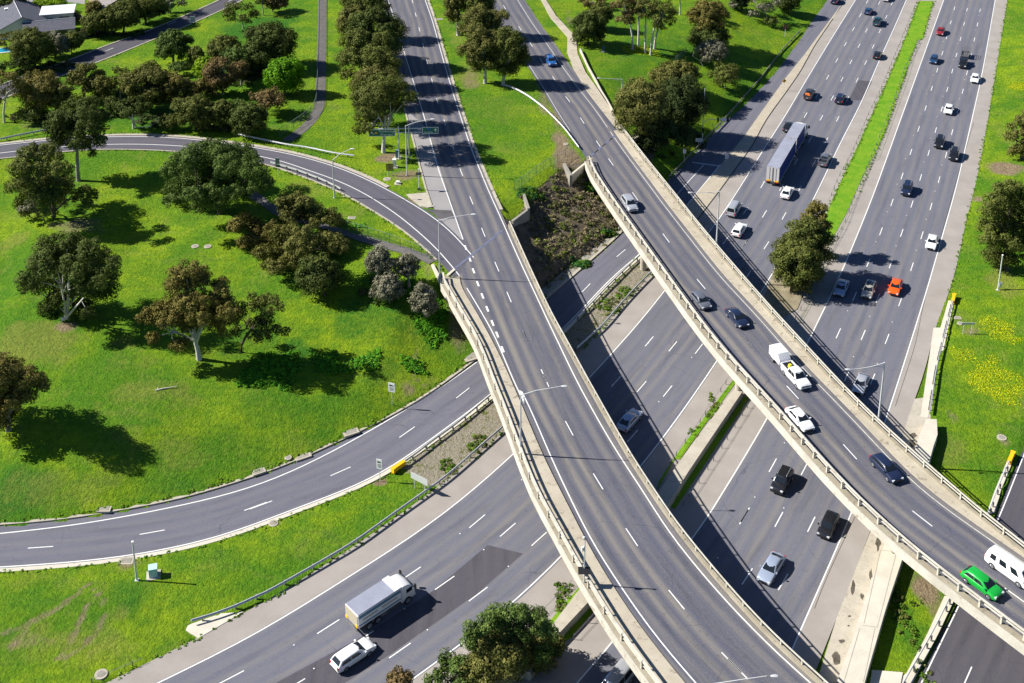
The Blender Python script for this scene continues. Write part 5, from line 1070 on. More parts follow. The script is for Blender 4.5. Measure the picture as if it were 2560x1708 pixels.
M['orange_gear'] = plain('orange_plastic', (.6, .16, .03), .6); M['yellow_gear'] = plain('yellow_plastic', (.75, .65, .05), .5)
def by_label(s): return next(o for o in COL.objects if o.parent is None and o.get('label', '').startswith(s))
o = by_label('dark pickup with an open'); mt = o.matrix_basis.copy()
def load_on(v, spec, mat, label, cat, name):
    Mx = Matrix.Translation(v.location) @ Matrix.Rotation(v.rotation_euler.z, 4, 'Z'); m = MB()
    for c, d_ in spec: p = Mx @ Vector(c); m.box(p, d_, v.rotation_euler.z)
    m.build(name, M[mat], label=label, cat=cat)
load_on(o, (((-1.6, .2, 1.26), (.9, .9, .22)), ((-2.1, -.3, 1.24), (.5, .5, .18))), 'orange_gear', 'orange gear lying in the tray of the dark pickup', 'equipment', 'orange_gear')
load_on(by_label('white pickup towing'), (((-1.75, .1, 1.26), (.4, .35, .2)), ((-1.45, -.2, 1.23), (.5, .25, .14))), 'yellow_gear', 'small yellow bag in the tray of the white pickup', 'bag', 'yellow_bag')
# ---- trailers
def trailer_root(c, x, y, z, ln, L, label, name, cat='trailer'):
    ct, hd = place(c, x, y, z, ln, 0, L); return empty(name, (*ct, z), hd, label=label, cat=cat)
r = trailer_root('B4', 402, 330, UP+.012, L_R2, 3.1, 'boxy white enclosed trailer behind the white pickup', 'box_trailer')
v, f = loft_x([(x, [(0, .5), (.86, .5), (.92, .6), (.92, zt_-.15), (.86, zt_-.04), (0, zt_)]) for x, zt_ in ((-1.55, 2.0), (-1.45, 2.05), (.55, 2.05), (.7, 2.02), (1.3, 1.35), (1.4, 1.2))]); m = MB(); m.add(v, f); m.build('body', PC['white'], r, sm=35)
m = MB(); m.box((1.9, 0, .5), (1.1, .1, .1)); m.box((0, 0, .46), (2.9, 1.5, .1)); m.build('drawbar', M['steel_d'], r); add_wheels(r, (-.35,), .88, .3)
for sg in (1, -1): m = MB(); m.box((-.35, sg*.95, .68), (.9, .12, .06)); m.build('mudguard', M['white'], r)
m = MB(); m.box((-1.565, 0, 1.25), (.03, 1.5, 1.3)); m.build('rear_door', M['white'], r)
r = trailer_root('A4', 1864, 486, .006, L_F2, 3.4, 'tall open mesh cage trailer behind the black pickup', 'cage_trailer')
m = MB(); m.box((0, 0, .62), (3.0, 1.75, .12)); m.box((2.1, 0, .5), (1.3, .1, .1)); m.build('chassis', M['steel_d'], r); m = MB(); m.box((0, .87, .85), (3.0, .05, .4)); m.box((0, -.87, .85), (3.0, .05, .4)); m.box((-1.5, 0, .85), (.05, 1.75, .4)); m.box((1.5, 0, .85), (.05, 1.75, .4)); m.build('side_panel', M['steel_d'], r)
m = MB()
for sg in (1, -1):
    for i in range(7): m.box((-1.5+i*.5, sg*.87, 1.5), (.05, .05, 1.4))
    for zz in (1.4, 1.8, 2.2): m.box((0, sg*.87, zz), (3.0, .04, .05))
for xx in (-1.5, 1.5):
    for zz in (1.4, 1.8, 2.2): m.box((xx, 0, zz), (.04, 1.74, .05))
    for yy in (-.44, 0, .44): m.box((xx, yy, 1.5), (.04, .04, 1.4))
m.build('cage', M['steel_d'], r); add_wheels(r, (-.3,), .9, .3)
# ---- trucks
M['curtain'] = mottled('blue_curtain', (.010,.030,.16), (.014,.045,.24), 1.5, 6, .5, .1); M['truck_roof'] = mottled('trailer_roof', (.27,.285,.36), (.33,.345,.42), .6, 5, .5, .1); M['door_grey'] = plain('trailer_door', (.58,.56,.54), .5)
def truck_wheels(root, xs, y):
    w_ = wheel_meshes()
    for x in xs:
        for sg in (1, -1):
            o = put(w_['tyre'], 'wheel', root, (x, sg*y, .5)); o.scale = (1.54, 2.2, 1.54); o.rotation_euler = (0, 0, 0 if sg > 0 else math.pi); put(w_['rim'], 'rim', o, (0, 0, 0))
def trailer(x0, x1, root, h=4.05, doors=True):
    cx_, L_ = (x0+x1)/2, x1-x0
    m = MB(); m.box((cx_, 0, 1.05), (L_, 2.3, .26)); m.box((x0+1.2, 0, .6), (1.8, .9, .5)); m.build('chassis', M['steel_d'], root)
    m = MB(); m.box((cx_, 0, h+.01), (L_, 2.44, .1)); rf_ = m.build('roof', M['truck_roof'], root); m = MB()
    for i in range(int(L_/.6)): m.box((x0+.4+i*.6, 0, h+.065), (.04, 2.38, .02))
    m.build('roof_rib', M['truck_roof'], rf_)
    for sg in (1, -1):
        m = MB(); n = 16; v = []; f = []
        for i in range(n+1):
            x = x0+.12+(L_-.24)*i/n; b = .02*(i % 2)
            for zz in (1.05, 2.5, h-.04): v.append((x, sg*(1.215+b), zz))
        for i in range(n):
            for k in range(2): a = i*3+k; f.append((a, a+3, a+4, a+1) if sg < 0 else (a, a+1, a+4, a+3))
        m.add(v, f); m.build('side_curtain', M['curtain'], root, sm=60)
        m = MB(); m.box((cx_, sg*1.25, 1.0), (L_*.98, .02, .16)); m.build('side_rail', M['steel'], root)
    m = MB(); m.box((x1-.06, 0, (h+1.15)/2), (.14, 2.42, h-1.15)); m.build('headboard', M['white'], root)
    m = MB(); m.box((x0+.05, 0, (h+1.15)/2), (.12, 2.44, h-1.15)); dr = m.build('rear_door', M['door_grey'], root); m = MB()
    for yy in (-.62, -.08, .08, .62): m.box((x0-.03, yy, (h+1.15)/2), (.04, .05, h-1.25))
    m.build('door_bar', M['steel_d'], dr); 
    for yy in (.8, -.8): m = MB(); m.box((x0-.03, yy, 1.22), (.05, .7, .3)); m.build('marker_plate', M['yellow'], root)
    for sg in (1, -1): m = MB(); m.box((x0-.02, sg*.9, .95), (.06, .4, .14)); m.build('tail_light', M['red'], root)
ct, hd = place('A4', 293, 1522, .006, L_F1, 1, 0); u_ = np.array([math.cos(hd), math.sin(hd)])
pr_ = un(*nat('A4', 292, 1387), 4.05); fr_ = un(*nat('A4', 436, 1148), 4.05); f2_ = un(*nat('A4', 512, 1024), 4.05); La = float((fr_-pr_)@u_); Lb = float((f2_-fr_)@u_)
root = empty('road_train', (*ct, .006), hd, label='long road train with two blue curtain sided trailers and a white cab', cat='truck', group='vehicles on the roads')
trailer(0, La-.25, root); trailer(La+.35, La+Lb, root, 4.0); truck_wheels(root, (1.2, 2.5, 3.8, La+1.0, La+2.2, La+Lb-1.4, La+Lb-.2, La+Lb+2.6), 1.08)
xc = La+Lb+.5; v, f = loft_x([(xc+x, [(0, .6), (1.15, .6), (1.24, .8), (1.24, z*.65), (1.15, z-.15), (0, z)]) for x, z in ((0, 3.7), (.2, 3.85), (1.1, 3.6), (1.9, 3.2), (2.25, 2.0), (2.35, 1.7), (2.9, 1.55), (3.0, 1.2))]); m = MB(); m.add(v, f); m.build('cab', PC['white'], root, sm=35)
m = MB(); m.box((xc+2.12, 0, 2.55), (.06, 2.1, .8), 0, Matrix.Rotation(R(-16), 4, 'Y')); m.build('windscreen', M['glass'], root)
for sg in (1, -1): m = MB(); m.box((xc+1.4, sg*1.25, 2.3), (.9, .04, .7)); m.build('side_window', M['glass'], root); m = MB(); m.box((xc+2.1, sg*1.5, 2.4), (.2, .35, .6)); m.build('mirror', M['black'], root)
# white rigid box truck
ct, hd = place('C2', 788, 1135, .006, L_F1, 1, 0); u_ = np.array([math.cos(hd), math.sin(hd)]); a_ = un(*nat('C2', 770, 1018), 2.9); b_ = un(*nat('C2', 1112, 776), 2.9); Lt = float((b_-a_)@u_)
root = empty('box_truck', (*ct, .006), hd, label='white box truck with a pale roof and tan side panels, lower outbound lanes', cat='truck', group='vehicles on the roads')
m = MB(); m.box((Lt/2, 0, .95), (Lt, 1.1, .3)); m.build('chassis', M['steel_d'], root); m = MB(); m.box((Lt/2, 0, 1.98), (Lt, 2.44, 1.75)); bx_ = m.build('cargo_box', PC['white'], root)
m = MB(); m.box((Lt/2, 0, 2.88), (Lt-.1, 2.36, .06)); m.build('roof', M['truck_roof'], root); m = MB(); m.box((Lt-.45, 0, 2.92), (.9, 2.4, .1)); m.build('front_cap', PC['white'], root)
M['tan_door'] = plain('tan_roller_door', (.42,.37,.27), .6); m = MB(); m.box((-.03, 0, 1.98), (.06, 2.2, 1.5)); m.build('rear_door', M['tan_door'], root); 
for yy in (.95, -.95): m = MB(); m.box((-.07, yy, 1.3), (.08, .4, .35)); m.build('marker_plate', M['yellow'], root)
m = MB(); m.box((-.1, 0, .7), (.12, 2.1, .18)); m.build('bumper', M['steel_d'], root)
for sg in (1, -1):
    m = MB(); m.box((Lt*.27, sg*1.226, 1.95), (Lt*.34, .02, .2)); m.box((Lt*.72, sg*1.226, 1.95), (Lt*.36, .02, .2)); m.build('side_stripe', M['tan_door'], root); m = MB(); m.box((Lt/2, sg*1.226, 2.5), (Lt*.97, .02, .4)); m.box((Lt/2, sg*1.226, 1.4), (Lt*.97, .02, .2)); m.build('side_band', M['blue_grey'], root)
    m = MB(); m.box((Lt*.5, sg*1.0, .75), (Lt*.35, .2, .55)); m.build('side_guard', M['steel_d'], root)
truck_wheels(root, (1.5, 2.7, Lt+.9), 1.02)
v, f = loft_x([(Lt+.15+x, [(0, .5), (1.1, .5), (1.18, .7), (1.18, z*.7), (1.08, z-.15), (0, z)]) for x, z in ((0, 2.75), (.15, 2.9), (.9, 2.75), (1.5, 2.35), (1.8, 1.6), (1.9, 1.1))]); m = MB(); m.add(v, f); m.build('cab', PC['white'], root, sm=35)
m = MB(); m.box((Lt+1.83, 0, 1.95), (.06, 2.0, .7), 0, Matrix.Rotation(R(-20), 4, 'Y')); m.build('windscreen', M['glass'], root)
for sg in (1, -1): m = MB(); m.box((Lt+1.15, sg*1.19, 1.85), (.8, .04, .5)); m.build('side_window', M['glass'], root); m = MB(); m.box((Lt+1.85, sg*1.4, 2.1), (.18, .3, .5)); m.build('mirror', M['black'], root)
# ================================================================ trees and shrubs
t = NT('foliage'); tint = t.n('Attribute', {'attribute_name': 'tint'}).outputs['Color']
ds = t.n('BsdfPrincipled', Base_Color=tint, Roughness=.62, Specular_IOR_Level=.06)
tr = t.n('BsdfTranslucent', Color=t.mix(.35, tint, (.20, .26, .03)))
mx = t.n('MixShader', _0=.16); t.t.links.new(ds.outputs[0], mx.inputs[1]); t.t.links.new(tr.outputs[0], mx.inputs[2]); M['leaf'] = t.out(mx)
M['bark'] = mottled('grey_bark', (.26,.235,.21), (.40,.37,.335), 1.2, 6, .9, .4); M['bark_w'] = mottled('white_gum_bark', (.50,.47,.43), (.62,.60,.56), 1.0, 5, .8, .2); M['bark_d'] = mottled('dark_bark', (.070,.058,.048), (.115,.098,.08), 1.2, 6, .95, .5)
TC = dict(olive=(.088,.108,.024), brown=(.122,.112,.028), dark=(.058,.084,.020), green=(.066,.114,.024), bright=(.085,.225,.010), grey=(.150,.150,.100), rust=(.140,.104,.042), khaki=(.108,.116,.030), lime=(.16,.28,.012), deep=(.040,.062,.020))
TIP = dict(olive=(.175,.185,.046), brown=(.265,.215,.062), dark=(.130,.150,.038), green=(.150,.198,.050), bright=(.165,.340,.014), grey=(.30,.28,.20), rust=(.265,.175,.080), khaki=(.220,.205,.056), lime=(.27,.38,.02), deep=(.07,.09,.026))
def leaves(rng, cen, rad, s, c0, c1, cover, squash=.82, up=.30):
    """leaf-sized faces scattered through clumps; returns verts, quads, colours"""
    V = []; C = []; C0 = np.mean(cen, axis=0)-np.array([0, 0, .5])
    for c, r in zip(cen, rad):
        n = int(cover*4*math.pi*r*r/(s*s)); 
        if n < 6: n = 6
        d = rng.normal(size=(n, 3)); d[:, 2] += up; d /= np.linalg.norm(d, axis=1)[:, None]
        lump = 1+.16*np.sin(d[:, 0]*5+c[0]*3)*np.cos(d[:, 1]*5+c[1]*3)+.10*np.sin(d[:, 2]*9+c[0])
        rr = r*(1-.34*rng.random(n)**2.2)*lump; p = c+d*rr[:, None]*np.array([1, 1, squash])
        oc = c-C0; oc = oc/max(.3, np.linalg.norm(oc)); nm = d*.8+oc*.5+rng.normal(size=(n, 3))*.36; nm /= np.linalg.norm(nm, axis=1)[:, None]
        a = np.cross(nm, rng.normal(size=(n, 3))); a /= np.linalg.norm(a, axis=1)[:, None]; b = np.cross(nm, a)
        sz = s*(.55+.75*rng.random(n)); la = (sz*.62)[:, None]*a; lb = (sz*.46)[:, None]*b
        V.append(np.stack([p-la, p-lb, p+la, p+lb], 1).reshape(-1, 3))
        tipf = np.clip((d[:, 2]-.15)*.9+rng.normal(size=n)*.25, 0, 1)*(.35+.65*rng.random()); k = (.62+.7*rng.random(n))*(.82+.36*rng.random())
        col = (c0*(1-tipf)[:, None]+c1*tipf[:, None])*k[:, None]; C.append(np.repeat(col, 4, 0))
    V = np.concatenate(V); C = np.concatenate(C); return V, np.arange(len(V)).reshape(-1, 4), C
def leaf_obj(name, V, Q, C, parent):
    me = fastmesh(name, V, Q); a = me.color_attributes.new('tint', 'FLOAT_COLOR', 'POINT'); a.data.foreach_set('color', np.c_[C, np.ones(len(C))].astype(np.float32).ravel())
    return link(name, me, M['leaf'], parent)
def crown_blobs(rng, style, c, r):
    """clusters of small clumps carried by separate limbs, with gaps between them; returns clumps and limb ends"""
    cx, cy, cz = c; rx, ry, rz = r; cen = []; rad = []; ends = []
    n, kc, lo, sub, flat, skip = {'gum': (17, .40, -.95, 10, .72, .10), 'airy': (12, .34, -.8, 7, .62, .16), 'clump': (19, .40, -.8, 10, .62, .08), 'umb': (24, .33, -.62, 10, .62, .05), 'round': (19, .44, -.9, 10, .85, 0), 'shrub': (8, .48, -.6, 8, .8, 0)}[style]
    m = min(rx, rz*1.25); ph0 = rng.random()*6.28
    for i in range(n):
        h = 1-(1-lo)*(i+.5)/n; h += rng.normal()*.07; h = max(-1, min(1, h)); q = math.sqrt(1-h*h); ph = ph0+i*2.39996+rng.normal()*.35
        if rng.random() < skip and i > 2: continue
        R_ = kc*m*(.72+.56*rng.random()); k = (.80+.30*rng.random()) if style not in ('round', 'shrub') else .80+.14*rng.random()
        e = np.array([cx+math.cos(ph)*q*max(.2, rx*k-R_*.75), cy+math.sin(ph)*q*max(.2, ry*k-R_*.75), cz+h*max(.1, rz*k-R_*.5)]); ends.append(e)
        for j in range(sub):
            hj = 1-1.7*(j+.5)/sub; qj = math.sqrt(max(0, 1-hj*hj)); pj = j*2.39996+rng.random()*1.2; kk = .62+.3*rng.random()
            cen.append(e+np.array([math.cos(pj)*qj, math.sin(pj)*qj, hj*flat])*R_*kk); rad.append(R_*(.34+.20*rng.random()))
        cen.append(e); rad.append(R_*.55)
    if style in ('round', 'clump', 'shrub', 'umb'):
        for i in range(6): cen.append(np.array([cx+rng.normal()*.22*rx, cy+rng.normal()*.22*ry, cz+rng.normal()*.22*rz])); rad.append(.34*m)
    return np.array(cen), np.array(rad), ends
COVER = dict(gum=.84, airy=.70, clump=.92, umb=.92, round=.92, shrub=.80)
HERO = {
'A5 505,1320': ('A5', '400,720,110 330,850,100 250,970,90 560,660,90 640,740,120 520,800,120 750,740,90 870,820,90 920,850,60 640,880,120 760,900,100 850,960,100 450,960,110 330,1030,70 880,1060,80 700,1020,110 600,1060,100 500,1100,90 440,1150,80 390,1220,70 670,1220,90 720,1260,60 800,1090,80 230,1040,60'),
'B1 1625,255': ('A5', '1450,960,90 1560,900,90 1650,940,70 1420,1030,70 1530,1010,80 1640,1010,60 1790,1010,60 1810,1070,60 1420,1170,80 1330,1230,90 1250,1270,80 1180,1290,60 1500,1150,80 1600,1150,100 1720,1160,100 1820,1150,80 1380,1310,90 1480,1270,90 1640,1270,90 1730,1290,90 1850,1240,90 1560,1340,80 1800,1350,80 1260,1450,55 1480,1500,65 1430,1520,40'),
'A5 1965,1570': ('A5', '1930,1230,80 1910,1300,60 2080,1190,60 2130,1160,60 2060,1110,35 2170,1130,50 2240,1150,45 2280,1200,40 2190,1250,55 2110,1310,45 1930,1400,50 2060,1350,50 2170,1340,60 2250,1390,50 2150,1440,60 2080,1440,50 2330,1400,40'),
'A5 1790,440': ('A1', '1500,1310,100 1420,1410,90 1380,1390,60 1560,1250,80 1680,1230,90 1800,1220,90 1900,1260,90 1990,1250,80 2050,1290,60 1620,1340,110 1750,1330,110 1880,1370,110 2000,1370,100 2080,1400,90 2150,1460,80 2190,1500,50 1480,1500,90 1420,1560,80 1400,1640,60 1600,1470,110 1730,1470,110 1860,1490,110 1980,1500,90 1570,1600,80 1480,1640,60 1700,1600,100 1800,1620,90 1640,1690,70 1900,1590,80 2080,1540,60 1980,1590,50'),
'A1 640,1475': ('A1', '560,880,70 640,830,60 690,850,60 760,850,70 480,950,70 540,980,90 640,960,90 740,930,80 830,960,50 430,1040,70 500,1080,80 610,1060,90 720,1040,80 800,1060,60 440,1130,60 540,1150,60 660,1150,60 760,1140,60 820,1150,50 470,1180,40 700,1200,40 755,1255,35 600,1190,40'),
'A5 430,480': ('A5', '200,-40,70 330,-50,90 440,-20,80 170,60,80 280,60,100 400,90,90 500,70,70 100,220,60 190,180,90 300,200,100 420,200,90 530,170,80 220,300,70 170,370,50 330,310,80 450,300,80 550,260,60 200,430,45 510,340,50 690,260,55 640,310,50 760,290,50 720,340,40 250,-80,60 400,-90,60'),
'A6 420,640': ('A6', '250,350,70 330,320,60 390,350,60 300,430,90 420,420,90 510,450,80 600,470,80 660,500,60 250,510,60 480,520,50 200,340,40'),
'A6 330,900': ('A6', '200,600,80 300,590,80 380,600,70 230,720,90 340,700,90 450,680,80 520,700,70 60,760,70 180,790,80 300,810,80 420,790,70 640,680,80 700,720,60 600,640,60 230,920,80 170,880,60 100,860,50'),
'A5 2180,700': ('A5', '1990,520,80 1910,540,60 2100,540,70 2220,560,60 2080,600,50 2250,620,70 2050,770,70 2150,740,70 2250,760,70 2020,850,60 2130,870,50 2290,800,60 2040,940,35 2280,930,70'),
'A2 1040,1245': ('A2', '900,720,80 990,680,80 1080,680,80 1160,690,60 860,790,80 960,790,90 1070,780,90 1170,790,80 1260,790,60 850,880,60 940,890,80 1050,890,80 1150,870,60 870,970,60 960,970,60 1060,980,50 850,1060,50 910,1050,50'),
'A8 2210,905': ('A8', '2180,240,70 2260,220,70 2110,330,80 2200,320,80 2300,300,90 2080,420,80 2170,430,90 2280,420,90 2380,400,90 2050,540,70 2140,560,90 2240,550,90 2340,540,90 2060,650,70 2150,680,90 2250,680,90 2350,680,90 2090,780,70 2180,800,80 2270,800,70 2130,860,50'),
'B1 70,835': ('B1', '-160,250,120 -30,380,120 90,520,110 200,560,80 -20,640,110 -120,330,110 20,310,90 120,350,90 220,400,90 310,450,70 350,480,50 -60,430,110 60,450,110 170,490,90 -100,560,110 30,580,100 130,600,80 -40,680,90 60,700,80 -150,660,100 -200,450,90 20,790,60 -80,790,70'),
'C2 2050,1480': ('C2', '1960,1010,80 2060,980,70 2150,980,60 2240,1010,70 2320,1000,60 1880,1080,90 1990,1110,100 2110,1090,100 2220,1110,100 2330,1100,80 1760,1130,70 1740,1220,70 1830,1200,90 1940,1240,100 2070,1220,110 2190,1240,100 2310,1220,90 2400,1150,70 2120,1350,90 2240,1360,90 2350,1330,80 2430,1300,60'),
}
def tree(spec):
    a = spec.split(); bc = a[0]; bx, by = map(float, a[1].split(',')); cc = a[2]; x0, y0, x1, y1 = map(float, a[3].split(',')); style, colr, brk = a[4:7]; label = ' '.join(a[7:])
    seed = sum(ord(ch) for ch in spec) % 99991; rng = np.random.default_rng(seed); rnd = random.Random(seed)
    x, y, z0 = G(bc, bx, by); n0 = nat(cc, x0, y0); n1 = nat(cc, x1, y1); zt_ = Z_at(y, n0[1]); w_ = (n1[0]-n0[0])/ppm(n1[1], z0+3); rx = w_/2*(1.25 if cc == 'A1' else 1.12 if cc[0] == 'A' and cc[1] in '23' else 1.04); ry = rx*(.62 if cc == 'A2' else .9)
    zb = max(z0+.25, Z_at(y-ry*.1, n1[1])); 
    if zt_-zb < .5: zb = zt_-.5*max(1, rx)
    zb = max(zb, z0+.1); xm, _ = at_px(y, (n0[0]+n1[0])/2, Z_px(y, (zt_+zb)/2)); cz = (zt_+zb)/2-z0; rz = (zt_-zb)/2; c = (xm-x, 0.0, cz)
    sh = style == 'shrub'; root = empty('shrub' if sh else 'tree', (x, y, z0), label=label, cat='shrub' if sh else 'tree', group='trees and shrubs')
    cen, rad, ends = crown_blobs(rng, style, c, (rx, ry, rz)); cen[:, 2] = np.maximum(cen[:, 2], rad*.5)
    key = a[0]+' '+a[1]
    if key in HERO:
        hc, hs = HERO[key]; cen, rad, ends = [], [], []
        for tok in hs.split():
            hx, hy, hr = map(float, tok.split(',')); q_ = nat(hc, hx, hy); fr = (hy-y0)/max(1, y1-y0) if hc == cc else .5
            Y_ = y+rx*(rng.uniform(-.6, .6)-.25*(fr-.5)); X_, Z_ = at_px(Y_, *q_); R_ = hr/K/ppm(q_[1], Z_)*1.17; e = np.array([X_-x, Y_-y, max(Z_-z0, R_*.6)]); ends.append(e)
            for j in range(11):
                hj = 1-1.75*(j+.5)/11; qj = math.sqrt(max(0, 1-hj*hj)); pj = j*2.39996+rng.random()*1.3; kk = .58+.34*rng.random(); cen.append(e+np.array([math.cos(pj)*qj, math.sin(pj)*qj, hj*.72])*R_*kk); rad.append(R_*(.32+.2*rng.random()))
            cen.append(e); rad.append(R_*.5)
        cen = np.array(cen); rad = np.array(rad); hb_h = max(.6, min(e[2] for e in ends)*.9)
    d_ = math.hypot(y, CH); s = .185+.13*(d_-150)/200; s = min(max(s, .17), .38); s = s*(1.0 if rx > 2 else .85)
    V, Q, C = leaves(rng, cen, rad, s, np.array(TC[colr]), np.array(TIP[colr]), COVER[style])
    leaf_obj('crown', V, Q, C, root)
    m = MB(); hb = hb_h if key in HERO else max(.5, cz-rz*.75); rt = max(.09, min(.36, .034*(cz+rz))) * (.6 if sh or style == 'airy' else 1); lean = c[0]*.35
    if brk != 'none':
        m.tube([(0, 0, -.3), (lean*.25, 0, hb*.5), (lean, 0, hb)], [rt*1.25, rt, rt*.82], 8, False)
        EE = [np.array([e[0], e[1], max(e[2], .4)]) for e in ends]; rnd.shuffle(EE); EE = EE[:(26 if key in HERO else 15) if not sh else 4]
        ng = 5 if len(EE) > 7 else 2; EE.sort(key=lambda e: math.atan2(e[1]-c[1], e[0]-c[0])); grp = [EE[i*len(EE)//ng:(i+1)*len(EE)//ng] for i in range(ng)]; fork = Vector((lean, 0, hb))
        for gi, gr in enumerate(grp):
            if not gr: continue
            mc = np.mean(gr, axis=0); f0 = fork+Vector((rnd.uniform(-.1, .1), 0, rnd.uniform(-.1, .9)*min(1.5, rz*.4))); k1 = f0.lerp(Vector(mc), .35)+Vector((rnd.uniform(-.25, .25), rnd.uniform(-.25, .25), .25)); k2 = f0.lerp(Vector(mc), .72)
            m.tube([tuple(f0), tuple(k1), tuple(k2)], [rt*.55, rt*.40, rt*.26], 6, False)
            for e in gr:
                st_ = k1.lerp(k2, rnd.uniform(.1, 1)); mid = st_.lerp(Vector(e), .5)+Vector((rnd.uniform(-.2, .2), rnd.uniform(-.2, .2), .15)); m.tube([tuple(st_), tuple(mid), tuple(e)], [rt*.22, rt*.15, rt*.06], 5, False)
        m.tube([tuple(fork-Vector((0, 0, .3))), tuple(fork.lerp(Vector((c[0], 0, cz)), .6)), (c[0], 0, cz+rz*.45)], [rt*.8, rt*.5, rt*.1], 7, False)
        m.build('trunk', M[{'g': 'bark', 'w': 'bark_w', 'd': 'bark_d'}[brk]], root, sm=50)
    return root
def Z_px(Y, z): return CY-F*(Y*SP+(z-CH)*CP)/(Y*CP-(z-CH)*SP)
